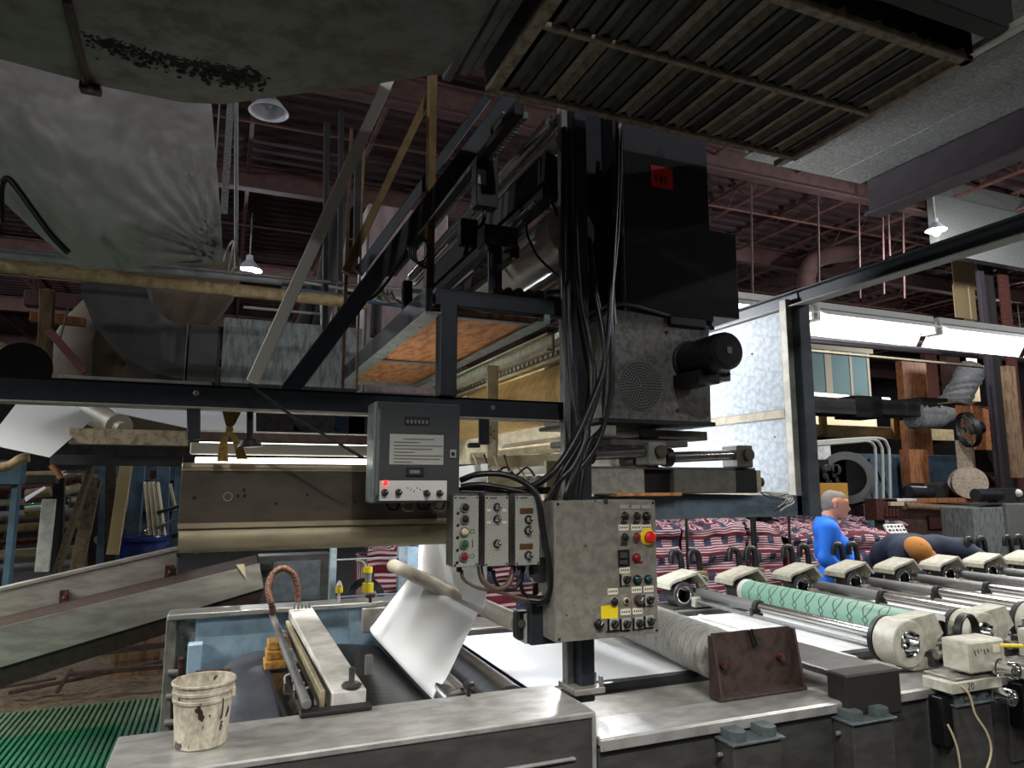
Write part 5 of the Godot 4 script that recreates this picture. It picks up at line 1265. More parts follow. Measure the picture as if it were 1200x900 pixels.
func background_right() -> void:
	# mezzanine with office windows
	var o := thing("mezzanine", "steel mezzanine deck with a beige edge beam and dark trusses beneath", "mezzanine")
	var z := -14.0
	var ya := 2.994
	var yb := 3.327
	mk(o, "edge_beam", bb(T(), Vector3(9.5, ya, z - 0.1), Vector3(19.8, yb, z), 0.01), mat("mez_beige", Color(0.56, 0.5, 0.36), 0.7, 0.1, "grime", Vector3.ONE))
	mk(o, "deck", bb(T(), Vector3(9.5, yb - 0.08, z - 6), Vector3(19.8, yb, z - 0.1)), mat("brown"))
	for i in 9:
		mk(o, "truss", bar(T(), Vector3(10 + i * 1.1, ya - 0.5, z - 0.3), Vector3(10.7 + i * 1.1, ya, z - 0.3), 0.06, 0.06), mat("rust_dark"))
	mk(o, "truss_chord", bb(T(), Vector3(9.5, ya - 0.55, z - 0.35), Vector3(19.5, ya - 0.47, z - 0.25)), mat("rust_dark"))
	for px in [14.668, 17.334]:
		mk(o, "yellow_post", bb(T(), Vector3(px - 0.1, ya + 0.05, z), Vector3(px + 0.1, yb + 0.25, z + 0.1)), mat("yellow_steel"))
	for x in [10.0, 14.8, 19.5]:
		mk(o, "leg", bb(T(), Vector3(x - 0.1, 0, z - 0.6), Vector3(x + 0.1, ya, z - 0.4)), mat("rust_dark"))
	base(o)
	o = thing("office_box", "pale mezzanine office front with teal window panes", "office")
	var wm := mat("office_cream", Color(0.68, 0.64, 0.55), 0.7)
	var y0 := 4.197
	var y1 := 5.627
	mk(o, "wall", bb(T(), Vector3(11.5, yb, -17), Vector3(17.9, y0, -15.0)), wm)
	mk(o, "roof_fascia", bb(T(), Vector3(11.5, y1, -17), Vector3(17.9, y1 + 0.25, -14.95)), wm)
	for pair in [[905, 936], [941, 944], [970, 978], [1000, 1003], [1022, 1025]]:
		mk(o, "mullion", bb(T(), Vector3(15.0 + (pair[0] - 940) * 0.0323, y0, -15.05), Vector3(15.0 + (pair[1] - 940) * 0.0323, y1, -14.98)), wm)
	for pair in [[936, 941], [944, 970], [978, 1000], [1003, 1022]]:
		mk(o, "pane", bb(T(), Vector3(15.0 + (pair[0] - 940) * 0.0323, y0, -15.03), Vector3(15.0 + (pair[1] - 940) * 0.0323, y1, -15.0), 0), mat("teal_pane", Color(0.36, 0.48, 0.48), 0.7))
	base(o)
	for i in 2:
		var a: Vector3 = [Vector3(14.708, 4.219, -14.5), Vector3(16.517, 4.208, -14.5)][i]
		var b: Vector3 = [Vector3(16.254, 4.196, -14.5), Vector3(17.864, 4.195, -14.5)][i]
		solo("fluorescent_tube", ["far fluorescent tube under the office windows, left one", "far fluorescent tube under the office windows, right one"][i], "lamp", cyl(T(), a, b, 0.05, 10), glow("far_tube", Color(1, 0.97, 0.93), 2.0), "fluorescent tubes below the office")
		area("far_tube_light", (a + b) / 2 + Vector3(0, -0.08, 0.05), Vector2(1.5, 0.1), 4.0)
	# rectangular duct with silver elbow
	o = thing("square_duct", "long dark square duct running under the office windows", "duct")
	var dm := mat("dark_duct", Color(0.3, 0.3, 0.3), 0.6, 0.3, "grime", Vector3.ONE)
	mk(o, "run", bb(T(), Vector3(10.808, 3.583, -11), Vector3(13.247, 3.24, -11.6), 0.01), dm)
	mk(o, "run", bb(T(), Vector3(12.629, 3.613, -11), Vector3(15.375, 3.273, -11.6), 0.01), dm)
	mk(o, "flange", bb(T(), Vector3(12.536, 3.662, -10.98), Vector3(13.32, 3.184, -11.6), 0.01), mat("black_steel"))
	mk(o, "flange", bb(T(), Vector3(14.56, 3.719, -10.98), Vector3(15.428, 3.234, -11.6), 0.01), mat("black_steel"))
	base(o)
	var el := spline([Vector3(14.521, 3.309, -11.2), Vector3(15.228, 3.354, -11.2), Vector3(15.776, 3.577, -11.2), Vector3(16.279, 4.03, -11.2), Vector3(16.681, 4.532, -11.2)], 9)
	var rad := []
	for i in el.size():
		rad.append(0.27 + (0.035 if i % 2 else 0.0) + 0.02 * sin(i * 2.3))
	solo("foil_duct", "crumpled shiny foil flexible duct curving up from the square duct", "duct", tube(T(), el, rad, 22), mat("foil", Color(0.86, 0.86, 0.87), 0.4, 0.35, "grime", Vector3.ONE * 2.0, 1.0))
	# rail over the windows
	o = thing("pipe_rack", "horizontal pipe rack under the bright lights, running to the right", "pipes")
	for i in 4:
		mk(o, "pipe", cyl(T(), Vector3(8.818, 4.213, -9) + Vector3(0, 0.09 * i, -0.1 * i), Vector3(15.147, 4.246, -9) + Vector3(0, 0.09 * i, -0.1 * i), 0.035, 10), mat("pipe_grey") if i % 2 else mat("plum"))
	mk(o, "rail", bb(T(), Vector3(8.711, 4.054, -8.9), Vector3(14.137, 4.024, -9) * Vector3(1, 0, 1) + Vector3(0, 4.019, 0)), mat("cream"))
	base(o)
	# timber and steel columns
	for i in 5:
		var p: Array = [[Vector3(16.593, 1.251, -13), Vector3(17.514, 5.021, -13), "timber_orange"], [Vector3(11.615, 1.415, -9.1), Vector3(12.109, 2.398, -9.1), "timber_orange"], [Vector3(16.954, 3.619, -12), Vector3(17.437, 5.871, -12), "brown"], [Vector3(21.571, 4.185, -16), Vector3(22.102, 6.535, -16), "rust"], [Vector3(11.001, 1.878, -9.5), Vector3(11.122, 2.224, -9.5), "pipe_tan"]][i]
		solo("timber_column", ["orange timber column behind the foil duct", "orange timber column beside the blue machine wall", "dark timber column right of the foil duct", "rusty column far behind the foil duct", "short tan stanchion on the blue machine wall"][i], "column", bb(T(), p[0], p[1] - Vector3(0, 0, 0.2)), mat(p[2]))
	o = thing("steel_column", "thick dark steel column standing at the picture's right edge", "column")
	mk(o, "flange", bb(T(), Vector3(12.327, 0, -8.06), Vector3(12.485, 6.9, -8)), mat("plum"))
	mk(o, "web", bb(T(), Vector3(12.507, 0, -8.15), Vector3(12.921, 6.9, -8.12)), mat("black_steel"))
	mk(o, "flange", bb(T(), Vector3(12.921, 0, -8.06), Vector3(13.155, 6.9, -8)), mat("rust"))
	base(o)
	solo("timber_post", "pale timber post at the picture's right edge beneath the bright lights", "post", bb(T(), Vector3(12.025, 1.869, -7.5), Vector3(12.263, 3.734, -7.6)), mat("timber"))
	for i in 3:
		var p: Array = [[Vector3(12.788, 5.524, -8.8), Vector3(13.899, 6.42, -8.8)], [Vector3(12.757, 4.916, -8.8), Vector3(13.776, 5.562, -8.8)], [Vector3(18.393, 3.954, -12.5), Vector3(19.11, 5.165, -12.5)]][i]
		var lo: Vector3 = p[0]
		var hi: Vector3 = p[1]
		o = thing("boxed_duct", ["upper beige boxed duct over the bright lights", "lower beige boxed duct just over the bright lights", "beige boxed duct seen under the bright lights, right of the foil duct"][i], "duct", "beige boxed ducts")
		mk(o, "front", bb(T(), lo, Vector3(lerpf(lo.x, hi.x, 0.6), hi.y, hi.z + 0.02), 0.01), mat("beige_board", Color(0.72, 0.63, 0.47), 0.75))
		mk(o, "side", bx(T(), Vector3(lerpf(lo.x, hi.x, 0.8), (lo.y + hi.y) / 2, lo.z - 0.25), Vector3(0.03, absf(hi.y - lo.y), 0.55), 0.005, Basis(Vector3.UP, -0.6)), mat("beige_board"))
		base(o)
	# conduits
	for i in 3:
		var up := Vector3(0, 0.025 * i, 0)
		var off := Vector3(0.16 * i, 0, 0)
		var pts := spline([Vector3(8.646, 2.38, -8.5) + up, Vector3(9.574, 2.455, -8.5) + up, Vector3(9.883, 2.476, -8.5) + up + off, Vector3(10.032, 2.408, -8.5) + off, Vector3(10.053, 2.223, -8.5) + off, Vector3(9.995, 1.451, -8.5) + off], 5)
		solo("conduit_pipe", ["left bent grey conduit in front of the blue machine wall", "middle bent grey conduit in front of the blue machine wall", "right bent grey conduit in front of the blue machine wall"][i], "pipe", tube(T(), pts, 0.025, 8), mat("conduit", Color(0.7, 0.7, 0.66), 0.5, 0.2), "bent conduits")
	# blue machine wall with a round blower
	o = thing("blue_machine", "big blue grey machine wall with crossed bracing behind the conduits", "machine")
	mk(o, "wall", bb(T(), Vector3(10.704, 1.445, -9.5), Vector3(13.77, 2.323, -10.5)), mat("machine_blue"))
	for i in 3:
		mk(o, "rib", bb(T(), Vector3(11.054, 1.442, -9.49) + Vector3(0.37 * i, 0, 0), Vector3(11.143, 2.255, -9.46) + Vector3(0.37 * i, 0, 0)), mat("column_blue"))
	mk(o, "brace", bar(T(), Vector3(11.149, 2.192, -9.47), Vector3(11.468, 1.47, -9.47), 0.05, 0.03), mat("column_blue"))
	mk(o, "brace", bar(T(), Vector3(11.589, 2.197, -9.47), Vector3(11.077, 1.473, -9.47), 0.05, 0.03), mat("column_blue"))
	mk(o, "base", bb(T(), Vector3(9.243, 0.891, -9.3), Vector3(13.08, 1.398, -10.4)), mat("column_blue"))
	mk(o, "port", cyl(T(), Vector3(10.359, 1.171, -9.29), Vector3(10.326, 1.173, -9.26), 0.16, 24), mat("black"))
	base(o)
	o = thing("drive_gear", "large open drive with a pale curved guard and dark chains inside", "machine drive")
	mk(o, "guard", ring(T(), Vector3(10.362, 1.876, -9.4), Vector3(10.141, 1.874, -9.2), 0.32, 0.46, 32), mat("galv_pale"))
	mk(o, "back", cyl(T(), Vector3(10.417, 1.876, -9.45), Vector3(10.362, 1.876, -9.4), 0.34, 28), mat("black"))
	mk(o, "body", bb(T(), Vector3(9.589, 1.548, -9.4), Vector3(10.788, 2.197, -9.8)), mat("black"))
	for i in 7:
		var c := Vector3(9.781, 2.022, -9.3) + Vector3(0.07 * (i % 4), -0.11 * (i % 3), 0)
		mk(o, "sprocket", cyl(T(), c, c + Vector3(0, 0, 0.06), 0.09, 14), mat("stainless_dark"))
	mk(o, "white_pipe", cyl(T(), Vector3(9.462, 1.553, -9.2), Vector3(9.467, 2.092, -9.2), 0.03, 10), mat("board_white"))
	base(o)
	solo("white_duct", "short white hanging duct left of the conduits", "duct", bb(T(), Vector3(9.672, 2.055, -9.5), Vector3(10.134, 2.468, -9.7)), mat("board_white"))
	solo("yellow_bin", "yellow bin with a tan side behind the man in blue", "bin", bb(T(), Vector3(8.068, 1.461, -8), Vector3(8.834, 1.786, -8.4)), mat("bin_yellow", Color(0.75, 0.55, 0.2), 0.6))
	# wall fan
	o = thing("wall_fan", "dark caged industrial fan on a column, turned sideways", "fan")
	var fc := Vector3(12.043, 2.716, -8.2)
	var ax := Vector3(-0.89, -0.15, -0.44).normalized()
	mk(o, "rim", ring(T(), fc, fc + ax * 0.1, 0.29, 0.31, 36), mat("black"))
	for k in 5:
		mk(o, "cage_ring", ring(T(), fc + ax * 0.1, fc + ax * 0.108, 0.05 + 0.05 * k, 0.056 + 0.05 * k, 30, 0.001), mat("pipe_grey"))
	var fb := along(ax)
	for k in 4:
		var d := fb.x * cos(TAU * k / 4) + fb.y * sin(TAU * k / 4)
		mk(o, "blade", bx(T(), fc + d * 0.15 + ax * 0.04, Vector3(0.12, 0.22, 0.01), 0.003, Basis(d.cross(ax), d, ax) * Basis(Vector3.UP, 0.5)), mat("trough"))
	mk(o, "motor", cyl(T(), fc - ax * 0.2, fc, 0.1, 20), mat("motor"))
	mk(o, "arm", bar(T(), fc - ax * 0.15, fc + Vector3(0.4, -0.05, -0.1), 0.05, 0.05), mat("black"))
	base(o)
	solo("orange_board", "orange plywood board behind the wall fan", "board", bb(T(), Vector3(12.894, 2.36, -9), Vector3(14.102, 3.258, -9.05)), mat("orange_ply", Color(0.7, 0.47, 0.3), 0.8, 0.0, "wood", Vector3.ONE * 1.5))
	solo("slanting_roof", "pale slanting board over the orange plywood", "board", bar(T(), Vector3(12.895, 3.323, -9.2), Vector3(14.242, 3.175, -9.2), 0.4, 0.03), mat("timber"))
	solo("hanging_panel", "grey green panel hanging below the orange plywood", "panel", bb(T(), Vector3(12.233, 1.979, -8.4), Vector3(13.223, 2.377, -8.5)), mat("trough"))  # plain hanging panel, no guard
	# blower and lagged pipes
	o = thing("blower", "grimy cream blower casing with a lagged pipe running right", "blower")
	mk(o, "casing", cyl(T(), Vector3(12.339, 1.784, -8.6), Vector3(11.894, 1.785, -8.2), 0.27, 30), mat("blower", Color(0.72, 0.66, 0.58), 0.7, 0.0, "dirty", Vector3.ONE * 3.0))
	mk(o, "outlet", bb(T(), Vector3(12.226, 1.951, -8.6), Vector3(12.165, 2.546, -8.3)), mat("blower"))
	var lag := spline([Vector3(12.259, 1.845, -8.4), Vector3(12.662, 1.815, -8.4), Vector3(13.296, 1.846, -8.4)], 7)
	var lr := []
	for i in lag.size():
		lr.append(0.1 + 0.018 * (i % 2))
	mk(o, "lagged_pipe", tube(T(), lag, lr, 14), mat("lagging", Color(0.62, 0.42, 0.36), 0.85, 0.0, "rust", Vector3.ONE * 4.0))
	mk(o, "pale_pipe", cyl(T(), Vector3(11.908, 1.785, -8.5), Vector3(12.084, 1.785, -8.5), 0.12, 18), mat("board_white"))
	base(o)
	o = thing("drive_motor", "black motor and gear train on the brown machine, left of the blower", "motor")
	mk(o, "body", cyl(T(), Vector3(10.875, 1.626, -8.6), Vector3(11.417, 1.608, -8.6), 0.12, 18), mat("motor"))
	mk(o, "wheel", cyl(T(), Vector3(11.658, 1.605, -8.7), Vector3(11.39, 1.609, -8.5), 0.16, 20), mat("black"))
	mk(o, "stand", bb(T(), Vector3(11.425, 1.458, -8.7), Vector3(12.355, 1.784, -9)), mat("rust_dark"))
	base(o)
	o = thing("brown_machine", "long brown oven-like machine with a recessed panel behind the worker", "machine")
	mk(o, "body", bb(T(), Vector3(10.317, 0.739, -8.3), Vector3(14.653, 1.409, -9.3)), mat("brown"))
	mk(o, "top_rail", bb(T(), Vector3(10.371, 1.452, -8.28), Vector3(12.44, 1.53, -8.4)), mat("timber_orange"))
	mk(o, "panel", bb(T(), Vector3(10.894, 1.026, -8.29), Vector3(11.715, 1.251, -8.26)), mat("rust"))
	mk(o, "roll", cyl(T(), Vector3(10.266, 1.415, -8.2), Vector3(11.79, 1.338, -8.2), 0.06, 14), mat("timber"))
	mk(o, "port", ring(T(), Vector3(12.106, 1.257, -8.29), Vector3(11.975, 1.263, -8.2), 0.08, 0.13, 22), mat("black"))
	base(o)
	solo("cardboard_sheet", "pale cardboard sheet on top of the brown machine", "cardboard", bb(T(), Vector3(11.372, 1.44, -8.3), Vector3(12.789, 1.506, -8.7)), mat("beige_board"))
	o = thing("grey_cabinet", "tall streaked grey metal cabinet standing behind the printing machine", "cabinet")
	mk(o, "body", bb(T(), Vector3(9.876, 0.577, -6.8), Vector3(11.535, 1.44, -7.3), 0.01), mat("streaked", Color(0.5, 0.53, 0.53), 0.6, 0.2, "dirty", Vector3(3, 0.7, 3)))
	mk(o, "side", bb(T(), Vector3(10.525, 0.553, -6.75), Vector3(11.897, 1.489, -7.3), 0.01), mat("galv_pale"))
	base(o)
	o = thing("pump_motor", "dark motor with fittings on top of the streaked grey cabinet", "motor")
	mk(o, "body", cyl(T(), Vector3(10.095, 1.616, -6.9), Vector3(10.599, 1.612, -6.9), 0.09, 18), mat("motor"))
	mk(o, "block", bb(T(), Vector3(10.504, 1.491, -6.85), Vector3(11.08, 1.71, -7)), mat("black_steel"))
	mk(o, "valve", ball(T(), Vector3(10.967, 1.636, -6.85), 0.06), mat("board_white"))
	mk(o, "bed", bb(T(), Vector3(10.001, 1.474, -6.8), Vector3(11.489, 1.498, -7.1)), mat("stainless_dark"))
	base(o)
	# operator pedestal
	o = thing("control_pedestal", "white keypad control pedestal standing among the flag cloth heaps", "control panel")
	var kc := Vector3(7.584, 1.215, -6.2)
	var kb := Basis(Vector3.RIGHT, -0.5)
	var kp := mk(o, "keypad", bx(T(), kc, Vector3(0.32, 0.17, 0.03), 0.006, kb), mat("panel_white"))
	for i in 5:
		for j in 3:
			mk(kp, "key", bx(T(), kc + kb * Vector3(-0.12 + 0.06 * i, -0.05 + 0.05 * j, 0.02), Vector3(0.03, 0.025, 0.012), 0.003, kb), mat("black") if (i + j) % 2 else mat("pipe_grey"))
	mk(o, "lip", bx(T(), kc + Vector3(0, -0.1, 0.03), Vector3(0.33, 0.03, 0.06)), mat("black"))
	mk(o, "pole", cyl(T(), Vector3(kc.x, 0.02, kc.z - 0.02), Vector3(kc.x, kc.y - 0.1, kc.z - 0.02), 0.025, 12), mat("black"))
	mk(o, "foot", cyl(T(), Vector3(kc.x, 0, kc.z - 0.02), Vector3(kc.x, 0.03, kc.z - 0.02), 0.18, 24), mat("black"))
	base(o)
	o = thing("gauge_frame", "open frame with a yellowed gauge behind the keypad pedestal", "machine frame")
	mk(o, "top", bb(T(), Vector3(8.617, 1.526, -7.2), Vector3(9.277, 1.564, -7.4)), mat("board_white"))
	mk(o, "side", bb(T(), Vector3(8.459, 1.269, -7.2), Vector3(8.878, 1.567, -7.4)), mat("rust"))
	mk(o, "gauge", bb(T(), Vector3(8.683, 1.467, -7.15), Vector3(8.953, 1.522, -7.2)), mat("tan_plastic"))
	for i in 4:
		mk(o, "valve", cyl(T(), Vector3(8.628, 1.313, -7.2) + Vector3(0.07 * i, 0, 0), Vector3(8.643, 1.455, -7.2) + Vector3(0.07 * i, 0, 0), 0.03, 10), mat("rust"))
	mk(o, "leg", bb(T(), Vector3(8.574, 0.908, -7.3), Vector3(8.725, 1.316, -7.35)), mat("rust_dark"))
	base(o)
	# white board wall behind the blue drum machine
	solo("blue_screen", "blue grey upright panel beside the keypad pedestal", "panel", bb(T(), Vector3(8.79, 0.876, -7.6), Vector3(9.16, 1.482, -7.7)), mat("tank_blue"))
	# hanging rods
	for i in 7:
		var p: Array = [[Vector3(8.505, 4.791, -8), Vector3(8.638, 6.872, -8)], [Vector3(9.375, 4.742, -8), Vector3(9.511, 6.579, -8)], [Vector3(9.923, 4.87, -8), Vector3(10.064, 6.625, -8)], [Vector3(10.394, 4.845, -8), Vector3(10.552, 6.643, -8)], [Vector3(7.172, 4.517, -8), Vector3(7.25, 6.345, -8)], [Vector3(10.131, 5.554, -8), Vector3(10.171, 6.308, -8)], [Vector3(9.525, 6.731, -8), Vector3(9.551, 7.416, -8)]][i]
		solo("hanger_rod", ["thin hanger rod left of the group over the bright lights", "second thin hanger rod from the left over the bright lights", "third thin hanger rod over the bright lights", "rightmost thin hanger rod near the glowing lamp", "thin hanger rod next to the black cabinet", "short bent hanger rod beside the glowing lamp", "short hanger rod above the dark roof girder"][i], "rod", cyl(T(), p[0], p[1], 0.016, 6), mat("girder"), "hanger rods under the roof")
	# curved duct among the joists
	o = thing("curved_duct", "ribbed brown duct elbow under the roof, over the bright lights", "duct")
	var cd := spline([Vector3(10.284, 5.297, -10), Vector3(10.32, 5.763, -10), Vector3(10.498, 6.079, -10), Vector3(10.916, 6.271, -10), Vector3(11.621, 6.432, -10)], 6)
	var cw := []
	for i in cd.size():
		cw.append(0.16 + 0.015 * (i % 2))
	mk(o, "elbow", tube(T(), cd, cw, 16), mat("girder"))
	base(o)
	solo("timber_beam", "long lit timber-coloured beam under the roof right of the black cabinet", "beam", bb(T(), Vector3(12.858, 8.061, -15), Vector3(18.553, 9.197, -15) * Vector3(1, 0, 1) + Vector3(0, 8.561, -0.2)), mat("timber_orange"))


func background_left() -> void:
	# pale and tan pipes across the upper left
	for i in 5:
		var p: Array = [[Vector3(-1.528, 3.168, -5.2), Vector3(0.937, 3.147, -5.2), 0.045, "pipe_tan"], [Vector3(-1.651, 3.344, -5.6), Vector3(0.336, 3.363, -5.6), 0.03, "pipe_grey"], [Vector3(-1.773, 3.499, -6), Vector3(1.46, 3.518, -6), 0.016, "pipe_grey"], [Vector3(0.333, 3.281, -5.5), Vector3(1.635, 3.229, -5.5), 0.025, "column_blue"], [Vector3(0.024, 3.668, -6.5), Vector3(1.5, 3.567, -6.5), 0.014, "conduit"]][i]
		solo("ceiling_pipe", ["thick dusty tan pipe crossing the upper left under the plastic sheeting", "grey pipe just above the thick tan pipe", "thin grey pipe highest of the crossing pipes", "blue grey pipe behind the leaning pale bar, ending at the platform", "thin pale conduit passing beside the glowing lamp"][i], "pipe", cyl(T(), p[0], p[1], p[2], 14), mat(p[3], Color(0.7, 0.7, 0.66), 0.5, 0.2), "pipes crossing under the roof")
	# plastic sheeting gathered at its lower right corner
	var tn := FastNoiseLite.new()
	tn.seed = 31
	tn.frequency = 0.9
	tn.fractal_octaves = 3
	var tl := Vector3(-1.484, 4.08, -4.2)
	var tr_ := Vector3(-0.192, 4.051, -4.2)
	var bl := Vector3(-1.569, 3.69, -4.6)
	var knot := Vector3(-0.071, 3.088, -4.3)
	var mid := Vector3(-0.866, 3.168, -4.7)
	var rows := []
	for i in 49:
		var v := i / 48.0
		var line := []
		for k in 61:
			var u := k / 60.0
			var top := tl.lerp(tr_, u)
			# lower edge sags from the left to the middle, then gathers in the knot
			var low := bl.lerp(mid, u * 2.0) if u < 0.5 else mid.lerp(knot, (u - 0.5) * 2.0)
			low.y -= 0.1 * sin(PI * u)
			var q := top.lerp(low, v)
			var g := 1.0 / (0.25 + q.distance_to(knot))
			var ang := atan2(q.y - knot.y, q.x - knot.x)
			q.z += 0.05 * tn.get_noise_2d(u * 3.0, v * 3.0) + 0.016 * g * sin(ang * 34.0 + tn.get_noise_2d(u * 2.0, v * 2.0) * 3.0) * smoothstep(1.0, 0.12, q.distance_to(knot)) * (1.0 if q.distance_to(knot) > 0.05 else 0.3)
			q.z += 0.25 * sin(PI * v) * (1.0 - 0.5 * u)
			line.append(q)
		rows.append(line)
	solo("plastic_sheeting", "large translucent plastic sheet hanging under the grey duct, gathered at its lower right corner", "plastic sheet", sheet(T(), rows, 0.003), mat("film"))
	var o := thing("sheet_wrapped_frame", "narrow sheet metal upright at the right edge of the plastic sheeting", "frame")
	mk(o, "plate", bb(T(), Vector3(-0.106, 3.395, -4.35), Vector3(-0.066, 4.178, -4.36)), mat("galv_pale"))
	mk(o, "rod", cyl(T(), Vector3(0, 3.065, -4.3), Vector3(-0.055, 4.147, -4.3), 0.012, 8), mat("pipe_grey"))
	mk(o, "film_strip", bb(T(), Vector3(-0.145, 3.141, -4.4), Vector3(-0.154, 4.174, -4.41), 0.001), mat("film"))
	mk(o, "tie", tube(T(), spline([Vector3(-0.071, 3.088, -4.3), Vector3(-0.056, 3.156, -4.28), Vector3(-0.021, 3.208, -4.28), Vector3(-0.04, 3.023, -4.28), Vector3(-0.004, 3.059, -4.28)], 4), 0.006, 6), mat("board_white"))
	base(o)
	solo("black_hose", "black hose arching at the left edge in front of the plastic sheeting", "hose", tube(T(), spline([Vector3(-1.11, 3.096, -4.1), Vector3(-1.128, 3.261, -4.1), Vector3(-1.119, 3.326, -4.1), Vector3(-1.086, 3.323, -4.1), Vector3(-0.978, 3.179, -4.1), Vector3(-0.894, 3.067, -4.1), Vector3(-0.812, 2.982, -4.1)], 6), 0.016, 8), mat("cable"))
	# big duct elbow and its straight run
	o = thing("duct_elbow", "big grey sheet metal duct elbow turning into a streaked horizontal duct", "duct")
	var z := -6.5
	var outer := [Vector3(-1.195, 3.656, -6.5), Vector3(-1.171, 3.331, -6.5), Vector3(-1.062, 3.089, -6.5), Vector3(-0.86, 2.853, -6.5), Vector3(-0.597, 2.711, -6.5), Vector3(-0.36, 2.666, -6.5)]
	var inner := [Vector3(-0.74, 3.714, -6.5), Vector3(-0.71, 3.454, -6.5), Vector3(-0.655, 3.31, -6.5), Vector3(-0.564, 3.207, -6.5), Vector3(-0.461, 3.149, -6.5), Vector3(-0.374, 3.134, -6.5)]
	var poly := []
	for q in outer:
		poly.append(Vector2(q.x, q.y))
	for k in inner.size():
		var q: Vector3 = inner[inner.size() - 1 - k]
		poly.append(Vector2(q.x, q.y))
	mk(o, "cheek", ext(T(), poly, Vector3(0, 0, z - 0.9), Vector3.RIGHT, Vector3.UP, Vector3(0, 0, 0.9)), mat("dark_duct", Color(0.3, 0.3, 0.3), 0.6, 0.3, "grime", Vector3.ONE))
	var run := mat("streaked", Color(0.5, 0.53, 0.53), 0.6, 0.2, "dirty", Vector3(3, 0.7, 3))
	mk(o, "run", bb(T(), Vector3(-0.345, 2.652, -6.5), Vector3(-0.11, 3.157, -6.5) - Vector3(0, 0, 0.9)), mat("dark_duct"))
	mk(o, "run", bb(T(), Vector3(-0.076, 2.657, -6.48), Vector3(1.134, 3.235, -6.48) - Vector3(0, 0, 0.9)), run)
	mk(o, "seam", bb(T(), Vector3(-0.357, 2.647, -6.47), Vector3(-0.367, 3.145, -6.48)), mat("galv"))
	mk(o, "seam", bb(T(), Vector3(-0.09, 2.662, -6.47), Vector3(-0.096, 3.154, -6.48)), mat("black_steel"))
	base(o)
	o = thing("round_duct", "dusty brown round duct curving behind the grey duct elbow", "duct")
	var cur := spline([Vector3(-0.406, 4.219, -8), Vector3(-0.431, 3.931, -8), Vector3(-0.7, 3.623, -8), Vector3(-1.073, 3.317, -8), Vector3(-1.215, 2.953, -8), Vector3(-0.948, 2.618, -8), Vector3(-0.061, 2.565, -8)], 7)
	mk(o, "elbow", tube(T(), cur, 0.45, 24), mat("brown_duct", Color(0.42, 0.36, 0.3), 0.8, 0.1, "grime", Vector3.ONE))
	base(o)
	solo("wrapped_duct", "tall sheet-wrapped pinkish duct behind the yellow posts", "duct", bb(T(), Vector3(1.423, 2.821, -8), Vector3(2.423, 5.116, -8.6), 0.02), mat("wrap", Color(0.62, 0.55, 0.55), 0.7, 0.0, "grime", Vector3(2, 0.6, 2)))
	solo("wrapped_duct", "narrow sheet-wrapped column left of the yellow posts", "duct", bb(T(), Vector3(1.046, 3.442, -8), Vector3(1.211, 4.985, -8.4), 0.02), mat("wrap"))
	for i in 3:
		var p: Array = [[Vector3(0.835, 3.421, -7.5), Vector3(1.053, 4.936, -7.5)], [Vector3(0.663, 3.36, -7.5), Vector3(0.816, 3.934, -7.5)], [Vector3(1.164, 3.062, -6), Vector3(1.173, 3.566, -6)]][i]
		solo("dark_pipe", ["thick dark flue pipe leaning behind the pale bar", "short black flue stub on the streaked duct", "black stub behind the diagonal brace"][i], "pipe", cyl(T(), p[0], p[1], 0.11 - 0.03 * i, 14), mat("black_steel"))
	for i in 3:
		var p: Array = [[Vector3(0.082, 3.463, -7), Vector3(0.799, 3.462, -7)], [Vector3(0.074, 3.328, -7), Vector3(0.845, 3.327, -7)], [Vector3(0.83, 3.273, -7), Vector3(0.799, 3.664, -7)]][i]
		solo("guard_rail", ["upper pale guard rail on top of the streaked duct", "lower pale guard rail on top of the streaked duct", "upright of the guard rail by the black flue stub"][i], "rail", cyl(T(), p[0], p[1], 0.014, 8), mat("conduit"))
	# dim timber clutter at the far left
	for i in 6:
		var p: Array = [[Vector3(-1.484, 2.783, -7), Vector3(-1.513, 3.461, -7), 0.1, "timber"], [Vector3(-1.734, 3.308, -7.5), Vector3(-1.296, 3.298, -7.5), 0.08, "timber_orange"], [Vector3(-1.388, 3.025, -6.6), Vector3(-1.109, 2.695, -6.6), 0.06, "plum_red"], [Vector3(-1.557, 2.781, -6), Vector3(-1.426, 2.709, -6), 0.06, "timber"], [Vector3(-1.349, 3.324, -7), Vector3(-1.389, 3.015, -7), 0.015, "pipe_grey"], [Vector3(-1.907, 3.593, -8), Vector3(-1.397, 3.591, -8), 0.15, "girder"]][i]
		solo("timber_piece", ["rough timber upright in the dim corner left of the duct elbow", "short lit timber crosspiece in the dim corner", "dusty pink slanting bar above the frame beam's left end", "pale round timber end at the left edge above the frame beam", "thin wire stay in the dim corner", "reddish beam in the dim corner"][i], "timber", bar(T(), p[0], p[1], p[2], p[2]), mat(p[3], Color(0.5, 0.3, 0.32), 0.8))
	solo("black_pulley", "black pulley wheel sitting on the frame beam at the left edge", "wheel", cyl(T(), Vector3(-0.757, 2.238, -3.2), Vector3(-0.728, 2.224, -3.1), 0.1, 24), mat("black"))
	# machine clutter under the beam: columns, boards, pipes
	o = thing("blue_column", "blue grey steel column at the left edge behind the trays", "column")
	mk(o, "column", bb(T(), Vector3(-1.449, 0.947, -6.2), Vector3(-1.407, 1.928, -6.3)), mat("column_blue"))
	mk(o, "cap", bb(T(), Vector3(-1.611, 1.782, -6.15), Vector3(-1.388, 1.96, -6.3)), mat("column_blue"))
	base(o)
